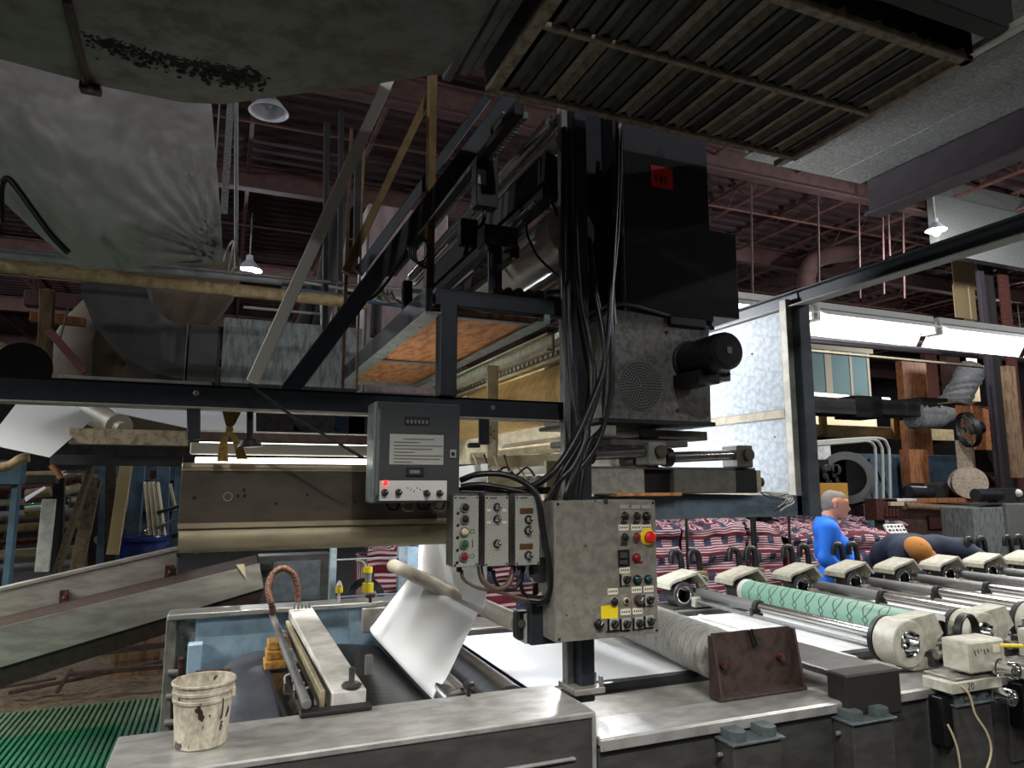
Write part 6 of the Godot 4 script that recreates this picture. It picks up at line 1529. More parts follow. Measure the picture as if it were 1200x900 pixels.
	for i in 4:
		var p: Array = [[Vector3(-1.058, 0.769, -8), Vector3(-1.088, 2.011, -8), 0.09], [Vector3(-0.822, 0.756, -8), Vector3(-0.805, 1.971, -8), 0.12], [Vector3(-0.56, 0.687, -8.4), Vector3(-0.609, 1.982, -8.4), 0.12], [Vector3(-0.47, 1.09, -8.8), Vector3(-0.463, 1.992, -8.8), 0.1]][i]
		solo("blue_column", ["slim blue machine column behind the long pale board", "blue machine column left of the blue drum", "blue machine column right of the blue drum", "blue machine column next to the brown trough"][i], "column", bar(T(), p[0], p[1], p[2], 0.1), mat("column_blue"))
	for i in 6:
		var p: Array = [[Vector3(-1.214, 0.968, -6.6), Vector3(-1.005, 1.938, -6.6), 0.14, "bark"], [Vector3(-1.117, 0.922, -6.9), Vector3(-1.017, 1.836, -6.9), 0.1, "muck"], [Vector3(-0.88, 1.162, -7.2), Vector3(-0.827, 1.953, -7.2), 0.1, "beige_board"], [Vector3(-0.952, 1.05, -7.6), Vector3(-1.002, 1.96, -7.6), 0.09, "rust_dark"], [Vector3(-1.365, 1.06, -7), Vector3(-1.358, 1.657, -7), 0.1, "board_white"], [Vector3(-1.297, 1.034, -7.2), Vector3(-1.335, 1.837, -7.2), 0.09, "black"]][i]
		solo("leaning_board", ["dark mouldy board leaning beside the blue columns", "mossy plank leaning under the mouldy board", "pale speckled board leaning left of the blue drum", "dark brown board leaning behind the pale speckled one", "white folded board standing at the left", "black plank standing next to the white folded board"][i], "board", bar(T(), p[0], p[1], p[2], 0.04), mat(p[3], Color(0.34, 0.29, 0.22), 0.95, 0.0, "dirty", Vector3.ONE * 5.0, 0.5))
	for i in 4:
		solo("pvc_strip", ["leftmost pale yellow strip of the bundle leaning over the blue drum", "second pale yellow strip of the bundle leaning over the blue drum", "third pale yellow strip of the bundle leaning over the blue drum", "rightmost pale yellow strip of the bundle leaning over the blue drum"][i], "strip", bar(T(), Vector3(-0.642, 1.277, -7.8) + Vector3(0.045 * i, 0, 0.02 * i), Vector3(-0.731, 1.8, -7.9) + Vector3(0.04 * i, 0, 0.02 * i), 0.03, 0.02), mat("tan_plastic"), "pale strips leaning over the drum")
	solo("pvc_strip", "single pale strip leaning right of the strip bundle", "strip", bar(T(), Vector3(-0.441, 1.514, -8), Vector3(-0.513, 1.782, -8), 0.04, 0.03), mat("tan_plastic"))
	o = thing("blue_rack_machine", "blue grey machine body with shelves, rods and fittings in the gloom behind the blue drum", "machine")
	mk(o, "back_plate", bb(T(), Vector3(-1.359, 0.53, -9.2), Vector3(-0.453, 2.003, -9.3)), mat("machine_blue"))
	for i in 3:
		mk(o, "shelf", bb(T(), Vector3(-1.445, 1.79, -9.15) + Vector3(0, -0.35 * i, 0), Vector3(-0.423, 1.819, -8.9) + Vector3(0, -0.35 * i, 0)), mat("black_steel"))
	for i in 8:
		mk(o, "rod", cyl(T(), Vector3(-1.284, 1.019, -8.9) + Vector3(0.12 * i, 0, 0.02 * (i % 3)), Vector3(-1.345, 1.846, -8.9) + Vector3(0.12 * i, 0.05 * (i % 2), 0.02 * (i % 3)), 0.016 + 0.01 * (i % 2), 10), mat("pipe_grey") if i % 3 else mat("board_white"))
	for i in 5:
		mk(o, "fitting", cyl(T(), Vector3(-1.224, 1.184, -8.85) + Vector3(0.12 * i, 0.06 * (i % 3), 0), Vector3(-1.21, 1.191, -8.75) + Vector3(0.12 * i, 0.06 * (i % 3), 0), 0.05, 14), mat("chrome"))
	for i in 5:
		mk(o, "coupling", bx(T(), Vector3(-0.999, 1.885, -8.9) + Vector3(0.13 * i, 0.04 * (i % 2), 0.05), Vector3(0.07, 0.05 + 0.02 * (i % 3), 0.08)), mat("board_white") if i % 2 else mat("rust"))
	base(o)
	o = thing("pipe_bank", "bank of tan, cream and rusty pipes at the left edge behind the blue column", "pipes")
	for i in 8:
		mk(o, "pipe", cyl(T(), Vector3(-2.329, 1.842, -8.6) + Vector3(0, -0.13 * i, 0.06 * (i % 2)), Vector3(-1.333, 1.881, -8.6) + Vector3(0, -0.13 * i, 0.06 * (i % 2)), 0.05 - 0.008 * (i % 3), 14), [mat("pipe_tan"), mat("rust"), mat("cream"), mat("pipe_grey")][i % 4])
	for i in 3:
		mk(o, "stand", bb(T(), Vector3(-3.0 + 0.85 * i, 0, -8.85), Vector3(-2.92 + 0.85 * i, 1.75, -8.75)), mat("black_steel"))
	for i in 3:
		mk(o, "elbow", tube(T(), spline([Vector3(-1.547, 1.714, -8.4) + Vector3(0.1 * i, 0, 0), Vector3(-1.541, 1.826, -8.4) + Vector3(0.1 * i, 0, 0), Vector3(-1.485, 1.878, -8.4) + Vector3(0.1 * i, 0, 0), Vector3(-1.409, 1.878, -8.4) + Vector3(0.1 * i, 0, 0)], 5), 0.045, 12), mat("roller_steel"))
	base(o)
	o = thing("plastic_drum", "blue plastic drum standing behind the long trays", "drum")
	var dc := Vector3(-0.663, 1.196, -7.6)
	mk(o, "body", lathe(T(), Vector3(dc.x, 0.42, dc.z), Vector3(dc.x, 2, dc.z), [Vector2(0, 0), Vector2(0, 0.2), Vector2(0.03, 0.215), Vector2(0.3, 0.225), Vector2(0.55, 0.225), Vector2(0.8, 0.215), Vector2(0.84, 0.19), Vector2(0.86, 0.19), Vector2(0.86, 0.16), Vector2(0.84, 0.15), Vector2(0.84, 0)], 32), mat("drum"))
	mk(o, "rim", ring(T(), Vector3(dc.x, 1.25, dc.z), Vector3(dc.x, 1.285, dc.z), 0.18, 0.222, 32), mat("drum"))
	mk(o, "stand", bb(T(), Vector3(dc.x - 0.2, 0, dc.z - 0.2), Vector3(dc.x + 0.2, 0.42, dc.z + 0.2)), mat("timber"))
	base(o)
	o = thing("steel_pallet_rack", "grey steel rack with sloping sheets right of the blue drum", "rack")
	for i in 3:
		mk(o, "sheet", bar(T(), Vector3(-0.589, 1.503, -7.9) + Vector3(0, -0.14 * i, 0), Vector3(-0.376, 1.568, -7.9) + Vector3(0, -0.14 * i, 0), 0.5, 0.03), mat("galv_pale") if i % 2 else mat("black_steel"))
	base(o)
	# beams and rolls between
	solo("pale_timber_beam", "long pale rough beam under the white cloth at the left", "beam", bb(T(), Vector3(-0.97, 2.052, -5.4), Vector3(-0.248, 2.158, -5.5)), mat("lime_beam", Color(0.66, 0.6, 0.52), 0.85, 0.0, "dirty", Vector3.ONE * 2.0))
	solo("dark_rail", "dark grey rail under the pale rough beam", "rail", bb(T(), Vector3(-1.104, 1.915, -5.6), Vector3(-0.287, 1.987, -5.7)), mat("cabinet"))
	solo("dark_rail", "black rail stub behind the leaning boards", "rail", bb(T(), Vector3(-1.319, 1.788, -6), Vector3(-1.132, 1.85, -6.1)), mat("black"))
	for i in 5:
		var p: Array = [[Vector3(-1.633, 1.595, -7.5), Vector3(-1.293, 1.622, -7.5), 0.06, "chrome"], [Vector3(-1.749, 1.679, -8), Vector3(-1.543, 1.71, -8), 0.05, "pipe_tan"], [Vector3(-1.431, 1.717, -8), Vector3(-1.297, 1.758, -8), 0.05, "cream"], [Vector3(-1.437, 1.8, -8), Vector3(-1.295, 1.833, -8), 0.05, "rust"], [Vector3(-1.693, 1.525, -7.8), Vector3(-1.559, 1.538, -7.8), 0.05, "pipe_tan"]][i]
		solo("clutter_pipe", ["shiny pipe end behind the leaning boards at the left", "tan pipe beside the shiny pipe end", "cream pipe right of the black rail stub", "rusty pipe right of the black rail stub", "lowest tan pipe at the left edge"][i], "pipe", cyl(T(), p[0], p[1], p[2], 16), mat(p[3]))
	solo("white_flap", "small white cloth flap under the black rail stub", "fabric", patch(T(), Vector3(-1.579, 1.669, -7.2), Vector3(-1.483, 1.762, -7.4), Vector3(-1.429, 1.748, -7.2), Vector3(-1.526, 1.637, -7), 0.004, 3, 1), mat("cloth"))
	solo("brass_hook", "orange rusty hook hanging below the dark rail", "hook", tube(T(), spline([Vector3(-1.075, 1.913, -5.5), Vector3(-1.042, 1.873, -5.5), Vector3(-1.01, 1.828, -5.5)], 4), 0.02, 8), mat("timber_orange"))
	solo("hose_pair", "pale brown hose sagging under the entering white cloth", "hose", tube(T(), spline([Vector3(-1.353, 1.89, -5.3), Vector3(-1.265, 1.901, -5.3), Vector3(-1.205, 1.945, -5.3), Vector3(-1.16, 1.956, -5.3)], 5), 0.03, 8), mat("pipe_tan"))
	# cabinet front and frame behind the tank
	o = thing("tank_cabinet", "grey metal cabinet door behind the hose loop", "cabinet")
	mk(o, "body", bb(T(), Vector3(0.248, 0.931, -5.2), Vector3(0.738, 1.293, -5.4)), mat("stainless_dark"))
	mk(o, "door", bb(T(), Vector3(0.345, 0.983, -5.19), Vector3(0.663, 1.256, -5.18), 0.004), mat("tank_door", Color(0.42, 0.45, 0.48), 0.5, 0.4, "grime", Vector3.ONE * 3.0))
	mk(o, "latch", bb(T(), Vector3(0.262, 1.204, -5.18), Vector3(0.329, 1.242, -5.12)), mat("black"))
	base(o)
	o = thing("guard_stand", "pale blue steel window frame behind the tank, open onto the flag cloth", "frame")  # open steel frame behind the tank, no guard
	var fr := mat("frame_pale", Color(0.58, 0.65, 0.7), 0.55, 0.1, "grime", Vector3.ONE * 3.0)
	mk(o, "upright", bb(T(), Vector3(0.661, 1.006, -4.7), Vector3(0.703, 1.385, -4.75)), fr)
	mk(o, "upright", bb(T(), Vector3(1.107, 1.043, -4.7), Vector3(1.17, 1.369, -4.75)), fr)
	mk(o, "rail", bb(T(), Vector3(0.699, 1.297, -4.7), Vector3(1.113, 1.303, -4.75)), fr)
	mk(o, "rail", bb(T(), Vector3(0.707, 1.067, -4.7), Vector3(1.118, 1.062, -4.75)), fr)
	mk(o, "plate", bb(T(), Vector3(1.165, 1.039, -4.7), Vector3(1.241, 1.366, -4.75)), mat("tank_blue"))
	base(o)
	o = thing("sight_bottle", "clear bottle with a yellow top standing on the tank's far rim", "bottle")
	var b := Vector3(0.662, 1.104, -4.3)
	mk(o, "stem", cyl(T(), b + Vector3(0, -0.03, 0), b + Vector3(0, 0.05, 0), 0.008, 10), mat("board_white"))
	mk(o, "yellow_band", cyl(T(), b + Vector3(0, 0.05, 0), b + Vector3(0, 0.09, 0), 0.022, 14), mat("yellow"))
	mk(o, "top", cyl(T(), b + Vector3(0, 0.09, 0), b + Vector3(0, 0.12, 0), 0.018, 14, 0.008), mat("panel_white"))
	base(o)
	o = thing("yellow_valve", "yellow and steel valve standing in the open frame behind the tank", "valve")
	b = Vector3(0.889, 1.102, -4.6)
	mk(o, "body", cyl(T(), b, b + Vector3(0, 0.06, 0), 0.036, 16), mat("yellow"))
	mk(o, "neck", cyl(T(), b + Vector3(0, 0.06, 0), b + Vector3(0, 0.12, 0), 0.022, 14), mat("stainless_dull"))
	mk(o, "head", cyl(T(), b + Vector3(-0.005, 0.12, 0), b + Vector3(-0.005, 0.16, 0), 0.032, 14), mat("yellow"))
	mk(o, "elbow", tube(T(), spline([b + Vector3(-0.02, 0.16, 0), b + Vector3(-0.04, 0.19, 0), b + Vector3(-0.08, 0.2, 0)], 4), 0.01, 8), mat("stainless_dull"))
	base(o)
	solo("black_dome", "black rounded machine guard beside the yellow valve", "guard", ring(T(), Vector3(0.94, 1.016, -4.95), Vector3(0.931, 1.024, -4.9), 0.08, 0.13, 26), mat("black"))
	# pieces behind the trough over the tube
	for i in 3:
		var p: Array = [[Vector3(0.467, 2.184, -5.5), Vector3(0.598, 2.351, -5.5)], [Vector3(0.743, 2.178, -5.3), Vector3(0.838, 2.329, -5.3)], [Vector3(0.797, 2.099, -5), Vector3(0.912, 2.285, -5)]][i]
		solo("machine_guard", ["white panel with a yellow strip behind the diagonal cord", "teal grey panel left of the grey control box", "grey box half hidden behind the grey control box"][i], "panel", bb(T(), p[0], p[1]), [mat("board_white"), mat("tank_blue"), mat("panel_grey")][i])  # plain panels of unknown use, no guards
	solo("drop_cord", "thin black cord slanting from the frame beam to the grey control box", "cord", tube(T(), [Vector3(0.065, 2.151, -2.66), Vector3(0.211, 2.044, -2.65), Vector3(0.48, 1.889, -2.64)], 0.006, 6), mat("black"))


func knob(o: Node, at: Vector3, r: float, m: Material) -> MeshInstance3D:
	var k := mk(o, "knob", lathe(T(), at, at + Vector3.BACK, [Vector2(0, 0), Vector2(0, r), Vector2(0.004, r), Vector2(0.006, r * 0.85), Vector2(0.022, r * 0.75), Vector2(0.024, r * 0.6), Vector2(0.024, 0)], 20), m)
	mk(k, "pointer", bx(T(), at + Vector3(r * 0.2, r * 0.3, 0.0245), Vector3(r * 0.15, r * 0.7, 0.002), 0, Basis(Vector3.BACK, -0.6)), mat("panel_white"))
	return k


func button(o: Node, at: Vector3, r: float, m: Material, bezel: Material) -> MeshInstance3D:
	var b := mk(o, "push_button", ring(T(), at, at + Vector3(0, 0, 0.012), r * 0.72, r, 20, 0.002), bezel)
	mk(b, "button_cap", lathe(T(), at, at + Vector3.BACK, [Vector2(0, 0), Vector2(0, r * 0.72), Vector2(0.014, r * 0.7), Vector2(0.017, r * 0.5), Vector2(0.018, 0)], 18), m)
	return b


func selector(o: Node, at: Vector3) -> MeshInstance3D:
	var b := mk(o, "selector_switch", bx(T(), at + Vector3(0, 0, 0.004), Vector3(0.04, 0.045, 0.008), 0.002), mat("panel_grey"))
	mk(b, "selector_knob", lathe(T(), at + Vector3(0, 0, 0.008), at + Vector3.BACK, [Vector2(0, 0), Vector2(0, 0.016), Vector2(0.008, 0.016), Vector2(0.012, 0.012), Vector2(0.012, 0)], 16), mat("black"))
	mk(b, "selector_bar", bx(T(), at + Vector3(0.002, 0.002, 0.024), Vector3(0.009, 0.028, 0.012), 0.002, Basis(Vector3.BACK, -0.7)), mat("black"))
	mk(b, "side_bar", bx(T(), at + Vector3(-0.024, -0.004, 0.002), Vector3(0.008, 0.05, 0.004), 0.001), mat("black"))
	return b


func tape(o: Node, at: Vector3, w: float, h: float, m: Material) -> void:
	var l := mk(o, "label", bx(T(), at + Vector3(0, 0, 0.001), Vector3(w, h, 0.002), 0), m)
	if m == mat("label"):
		for i in 4:
			mk(l, "lettering", bx(T(), at + Vector3(-w * 0.33 + w * 0.22 * i, 0, 0.0023), Vector3(w * 0.13, h * 0.35, 0.001), 0), mat("ink_faded", Color(0.35, 0.34, 0.32), 0.8))


func controls() -> void:
	# grey control box on the beam
	var z := -2.6
	var o := thing("control_box", "dark grey control box with a paper notice and a red pilot light on the beam", "control box")
	var lo := Vector3(0.515, 1.722, -2.6)
	var hi := Vector3(0.848, 2.103, -2.6)
	mk(o, "body", bb(T(), Vector3(lo.x - 0.004, lo.y, -2.75), Vector3(hi.x, hi.y, -2.61), 0.006), mat("box_side", Color(0.36, 0.4, 0.4), 0.5, 0.1, "grime", Vector3.ONE * 3.0))
	mk(o, "door", bb(T(), Vector3(lo.x + 0.003, lo.y + 0.004, -2.612), Vector3(hi.x - 0.003, hi.y - 0.004, z), 0.006), mat("box_door", Color(0.24, 0.255, 0.255), 0.5, 0.1, "fine", Vector3.ONE * 4.0))
	mk(o, "hinge_strip", bb(T(), Vector3(lo.x + 0.006, lo.y + 0.03, z - 0.002), Vector3(lo.x + 0.016, hi.y - 0.03, z + 0.006), 0.002), mat("box_side"))
	var np := mk(o, "name_plate", bb(T(), Vector3(0.624, 2.015, -2.6), Vector3(0.723, 2.048, -2.598), 0.001), mat("black"))
	for i in 6:
		mk(np, "lettering", bx(T(), Vector3(0.636, 2.029, -2.597) + Vector3(0.015 * i, 0, 0), Vector3(0.008, 0.014, 0.001), 0), mat("pipe_grey"))
	var paper := mk(o, "notice", bb(T(), Vector3(0.569, 1.866, -2.6), Vector3(0.779, 1.98, -2.598), 0), mat("paper", Color(0.66, 0.66, 0.63), 0.8))
	paper.set_meta("label", "typed paper notice")
	for i in 8:
		var w: float = [0.12, 0.1, 0.19, 0.15, 0.08, 0.19, 0.18, 0.07][i]
		mk(paper, "text_line", bx(T(), Vector3(0.585, 1.962, -2.597) + Vector3(w / 2 + (0.035 if i in [0] else 0.0), -0.0125 * i, 0), Vector3(w, 0.0035, 0.0008), 0), mat("ink_faded", Color(0.35, 0.34, 0.32), 0.8))
	var meter := mk(o, "meter", bb(T(), Vector3(0.635, 1.822, -2.6), Vector3(0.702, 1.855, -2.592), 0.002), mat("black"))
	mk(meter, "meter_window", bb(T(), Vector3(0.646, 1.832, -2.592), Vector3(0.685, 1.845, -2.591), 0), mat("pipe_grey"))
	mk(o, "latch", bb(T(), Vector3(0.805, 1.892, -2.6), Vector3(0.83, 1.925, -2.592), 0.002), mat("panel_grey"))
	mk(o, "keyhole", cyl(T(), Vector3(0.816, 1.908, -2.592), Vector3(0.815, 1.908, -2.589), 0.008, 10), mat("ink"))
	var st := mk(o, "control_strip", bb(T(), Vector3(0.534, 1.731, -2.6), Vector3(0.794, 1.806, -2.595), 0.002), mat("panel_white"))
	var led := mk(st, "pilot_light", ball(T(), Vector3(0.556, 1.797, -2.593), 0.009, 14), glow("led", Color(1.0, 0.12, 0.12), 4.0))
	led.set_meta("label", "lit red pilot light")
	for p in [Vector3(0.554, 1.762, -2.595), Vector3(0.606, 1.762, -2.595), Vector3(0.714, 1.758, -2.595), Vector3(0.765, 1.758, -2.595)]:
		knob(o, p, 0.013, mat("black"))
	for i in 6:
		mk(st, "printed_mark", bx(T(), Vector3(0.641, 1.778, -2.594) + Vector3(0.012 * i, -0.006 * (i % 3), 0), Vector3(0.007, 0.003, 0.001), 0, Basis(Vector3.BACK, 0.5 * i)), mat("ink"))
	for i in 4:
		mk(o, "cable_loop", tube(T(), spline([Vector3(lo.x + 0.06 + 0.06 * i, lo.y, -2.66), Vector3(lo.x + 0.07 + 0.06 * i, lo.y - 0.025, -2.66), Vector3(lo.x + 0.1 + 0.06 * i, lo.y - 0.028, -2.66), Vector3(lo.x + 0.11 + 0.06 * i, lo.y, -2.66)], 4), 0.006, 6), mat("pipe_grey") if i % 2 else mat("cable"))
	base(o)
	# three slim drive boxes
	z = -2.55
	var pg := mat("panel_grey")
	var bd := mat("box_body", Color(0.42, 0.41, 0.4), 0.4, 0.5, "grime", Vector3.ONE * 4.0)
	for i in 3:
		var a: Vector3 = [Vector3(0.808, 1.485, -2.55), Vector3(0.934, 1.482, -2.55), Vector3(1.06, 1.48, -2.55)][i]
		var b: Vector3 = [Vector3(0.908, 1.748, -2.55), Vector3(1.031, 1.747, -2.55), Vector3(1.163, 1.746, -2.55)][i]
		o = thing("drive_box", ["slim grey box with black, cream, green and red push buttons, left of three", "slim grey box with three chrome knobs, middle of three", "slim grey box with two dark displays, right of three beside the console"][i], "control box", "slim control boxes under the beam")
		mk(o, "body", bb(T(), Vector3(a.x + 0.002, a.y - 0.002, z - 0.1), Vector3(b.x - 0.002, b.y + 0.01, z - 0.004), 0.003), bd)
		mk(o, "face", bb(T(), Vector3(a.x, a.y, z - 0.006), Vector3(b.x, b.y, z), 0.002), pg)
		for sx in [a.x + 0.007, b.x - 0.007]:
			for sy in [a.y + 0.007, b.y - 0.007]:
				mk(o, "screw", cyl(T(), Vector3(sx, sy, z), Vector3(sx, sy, z + 0.003), 0.004, 8), mat("black"))
		mk(o, "heading", bx(T(), Vector3(lerpf(a.x, b.x, 0.35), b.y - 0.008, z + 0.0005), Vector3(0.03, 0.004, 0.001), 0), mat("ink"))
		if i == 0:
			var bm := [mat("black"), mat("black"), mat("tan_plastic"), mat("green"), mat("dark_red")]
			var at := [Vector3(0.851, 1.705, -2.55), Vector3(0.851, 1.661, -2.55), Vector3(0.85, 1.615, -2.55), Vector3(0.85, 1.569, -2.55), Vector3(0.849, 1.523, -2.55)]
			for k in 5:
				button(o, at[k], 0.018, bm[k], mat("pipe_grey"))
				mk(o, "indicator", cyl(T(), at[k] + Vector3(-0.026, -0.022, 0), at[k] + Vector3(-0.026, -0.022, 0.004), 0.006, 10), mat("black"))
			for k in [2, 4]:
				mk(o, "ring_symbol", ring(T(), at[k] + Vector3(0.034, 0, 0), at[k] + Vector3(0.034, 0, 0.001), 0.007, 0.009, 18, 0), mat("ink"))
			mk(o, "arrow_symbol", bx(T(), at[3] + Vector3(0.034, 0, 0.0005), Vector3(0.003, 0.03, 0.001), 0), mat("ink"))
		elif i == 1:
			for p in [Vector3(0.983, 1.705, -2.55), Vector3(0.983, 1.66, -2.55), Vector3(0.983, 1.567, -2.55)]:
				mk(o, "dial_skirt", cyl(T(), p, p + Vector3(0, 0, 0.006), 0.016, 20), mat("black"))
				knob(o, p + Vector3(0, 0, 0.006), 0.011, mat("chrome"))
				for k in 5:
					var ang := 0.3 + 0.64 * k
					mk(o, "dial_mark", bx(T(), p + Vector3(0.024 * cos(ang), 0.024 * sin(ang), 0.0005), Vector3(0.002, 0.002, 0.001), 0), mat("ink"))
			for p in [Vector3(0.95, 1.693, -2.55), Vector3(1.014, 1.692, -2.55), Vector3(0.95, 1.647, -2.55), Vector3(1.014, 1.646, -2.55)]:
				mk(o, "symbol_box", bx(T(), p + Vector3(0, 0, 0.0005), Vector3(0.016, 0.008, 0.001), 0), mat("label"))
		else:
			for p in [Vector3(1.108, 1.688, -2.55), Vector3(1.106, 1.551, -2.55)]:
				mk(o, "display", bx(T(), p + Vector3(0, 0, 0.001), Vector3(0.056, 0.022, 0.003), 0.001), mat("display_brown", Color(0.33, 0.22, 0.17), 0.2))
			for p in [Vector3(1.115, 1.655, -2.55), Vector3(1.113, 1.613, -2.55), Vector3(1.114, 1.518, -2.55)]:
				mk(o, "dial_skirt", cyl(T(), p, p + Vector3(0, 0, 0.006), 0.017, 20), mat("black"))
				knob(o, p + Vector3(0, 0, 0.006), 0.012, mat("chrome"))
		mk(o, "gland", cyl(T(), Vector3(lerpf(a.x, b.x, 0.4), a.y, z - 0.05), Vector3(lerpf(a.x, b.x, 0.4), a.y - 0.025, z - 0.05), 0.011, 12), mat("rust_dark"))
		base(o)
	# main console
	z = -2.5
	o = thing("control_console", "big grey steel control console covered with switches and a red emergency stop", "control panel")
	lo = Vector3(1.209, 1.189, -2.5)
	hi = Vector3(1.673, 1.726, -2.5)
	mk(o, "body", bb(T(), Vector3(lo.x, lo.y, -2.67), Vector3(hi.x, hi.y, z - 0.004), 0.006), mat("console_side", Color(0.6, 0.59, 0.56), 0.45, 0.4, "grime", Vector3.ONE * 3.0))
	mk(o, "face", bb(T(), Vector3(lo.x + 0.002, lo.y + 0.002, z - 0.006), Vector3(hi.x - 0.002, hi.y - 0.002, z), 0.003), mat("console"))
	for p in [Vector3(lo.x + 0.012, hi.y - 0.012, z), Vector3(hi.x - 0.012, hi.y - 0.012, z), Vector3(lo.x + 0.012, lo.y + 0.014, z), Vector3(hi.x - 0.012, lo.y + 0.014, z)]:
		mk(o, "screw", cyl(T(), p, p + Vector3(0, 0, 0.003), 0.006, 8), mat("black"))
	mk(o, "plug", bx(T(), Vector3(1.437, 1.723, -2.5), Vector3(0.016, 0.02, 0.006), 0.001), mat("ink"))
	for p in [Vector3(1.519, 1.7, -2.499), Vector3(1.576, 1.699, -2.499), Vector3(1.626, 1.698, -2.499)]:
		tape(o, p, 0.042, 0.016, pg)
	for p in [Vector3(1.519, 1.662, -2.5), Vector3(1.576, 1.661, -2.5), Vector3(1.517, 1.578, -2.5)]:
		button(o, p, 0.019, mat("black"), mat("chrome"))
		tape(o, p + Vector3(0, -0.028, 0), 0.03, 0.012, mat("ink"))
	button(o, Vector3(1.625, 1.66, -2.5), 0.019, mat("black"), mat("black"))
	tape(o, Vector3(1.625, 1.66, -2.5) + Vector3(0, -0.028, 0), 0.03, 0.012, mat("ink"))
	for p in [Vector3(1.516, 1.617, -2.5), Vector3(1.575, 1.616, -2.5), Vector3(1.624, 1.615, -2.5), Vector3(1.517, 1.448, -2.5), Vector3(1.46, 1.368, -2.5), Vector3(1.571, 1.368, -2.5), Vector3(1.628, 1.368, -2.5), Vector3(1.517, 1.285, -2.5), Vector3(1.573, 1.285, -2.5)]:
		tape(o, p, 0.046, 0.024, mat("label"))
	button(o, Vector3(1.573, 1.577, -2.5), 0.019, mat("dark_red"), mat("chrome"))
	var ep := Vector3(1.629, 1.577, -2.5)
	var es := mk(o, "emergency_stop", cyl(T(), ep, ep + Vector3(0, 0, 0.004), 0.035, 24), mat("yellow"))
	es.set_meta("label", "red mushroom stop on a yellow disc")
	mk(es, "mushroom", lathe(T(), ep, ep + Vector3.BACK, [Vector2(0, 0.012), Vector2(0.016, 0.012), Vector2(0.018, 0.024), Vector2(0.03, 0.024), Vector2(0.037, 0.017), Vector2(0.038, 0)], 24), mat("red"))
	var sk := mk(o, "socket", bb(T(), Vector3(1.486, 1.463, -2.5), Vector3(1.538, 1.529, -2.49), 0.003), mat("black"))
	mk(sk, "socket_lid", bx(T(), Vector3(1.507, 1.507, -2.487), Vector3(0.034, 0.022, 0.006), 0.002), mat("cabinet"))
	mk(sk, "socket_lid", bx(T(), Vector3(1.506, 1.48, -2.487), Vector3(0.034, 0.016, 0.006), 0.002), mat("cabinet"))
	button(o, Vector3(1.571, 1.496, -2.5), 0.018, mat("dark_red"), mat("dark_red"))
	tape(o, Vector3(1.583, 1.476, -2.5), 0.04, 0.008, mat("dark_red"))
	selector(o, Vector3(1.52, 1.411, -2.5))
	button(o, Vector3(1.573, 1.408, -2.5), 0.019, mat("teal"), mat("black"))
	button(o, Vector3(1.625, 1.407, -2.5), 0.018, mat("teal"), mat("black"))
	button(o, Vector3(1.463, 1.328, -2.5), 0.017, mat("black"), mat("chrome"))
	button(o, Vector3(1.518, 1.328, -2.5), 0.013, mat("black"), mat("tan_plastic"))
	knob(o, Vector3(1.578, 1.328, -2.5), 0.022, mat("rust_dark"))
	selector(o, Vector3(1.627, 1.325, -2.5))
	tape(o, Vector3(1.443, 1.29, -2.5), 0.076, 0.05, mat("yellow"))
	knob(o, Vector3(1.392, 1.248, -2.5), 0.02, mat("black"))
	for p in [Vector3(1.461, 1.243, -2.5), Vector3(1.516, 1.239, -2.5), Vector3(1.576, 1.238, -2.5), Vector3(1.628, 1.241, -2.5)]:
		selector(o, p)
	tape(o, Vector3(1.46, 1.215, -2.5), 0.065, 0.008, mat("ink"))
	tape(o, Vector3(1.515, 1.213, -2.5), 0.04, 0.008, mat("ink"))
	tape(o, Vector3(1.615, 1.215, -2.5), 0.06, 0.008, mat("ink"))
	# scratches stand as thin bright lines
	for i in 3:
		mk(o, "scratch", bar(T(), Vector3(1.285, 1.446, -2.499) + Vector3(0, 0.006 * i, 0), Vector3(1.454, 1.441, -2.499) + Vector3(-0.03 * i, 0.008 * i, 0), 0.0012, 0.0005, 0), mat("panel_grey"))
	for p in [Vector3(1.34, 1.549, -2.5), Vector3(1.254, 1.29, -2.5), Vector3(1.389, 1.725, -2.5)]:
		mk(o, "hole", cyl(T(), p, p + Vector3(0, 0, 0.001), 0.004, 8), mat("ink"))
	base(o)
	# bracket that carries the guide bar and console
	o = thing("console_bracket", "dark steel bracket with an oval clamp below the console's left side", "bracket")
	mk(o, "plate", bb(T(), Vector3(1.155, 1.16, -2.62), Vector3(1.3, 1.348, -2.66), 0.004), mat("frame_blue"))
	mk(o, "side", bb(T(), Vector3(1.15, 1.158, -2.66), Vector3(1.216, 1.273, -2.74), 0.003), mat("panel_grey"))
	mk(o, "rubber_bush", cyl(T(), Vector3(1.222, 1.439, -2.7), Vector3(1.192, 1.452, -2.6), 0.05, 22), mat("rubber"))
	mk(o, "rust_plate", bb(T(), Vector3(1.202, 1.331, -2.7), Vector3(1.273, 1.387, -2.71), 0.003), mat("rust"))
	mk(o, "pale_flange", cyl(T(), Vector3(1.241, 1.318, -2.66), Vector3(1.223, 1.325, -2.62), 0.045, 22), mat("cream"))
	base(o)
	# dark rail the slim boxes hang on
	solo("mounting_rail", "dark rail the slim grey control boxes hang from", "rail", bb(T(), Vector3(0.804, 1.751, -2.665), Vector3(1.263, 1.78, -2.655), 0.002), mat("black"))


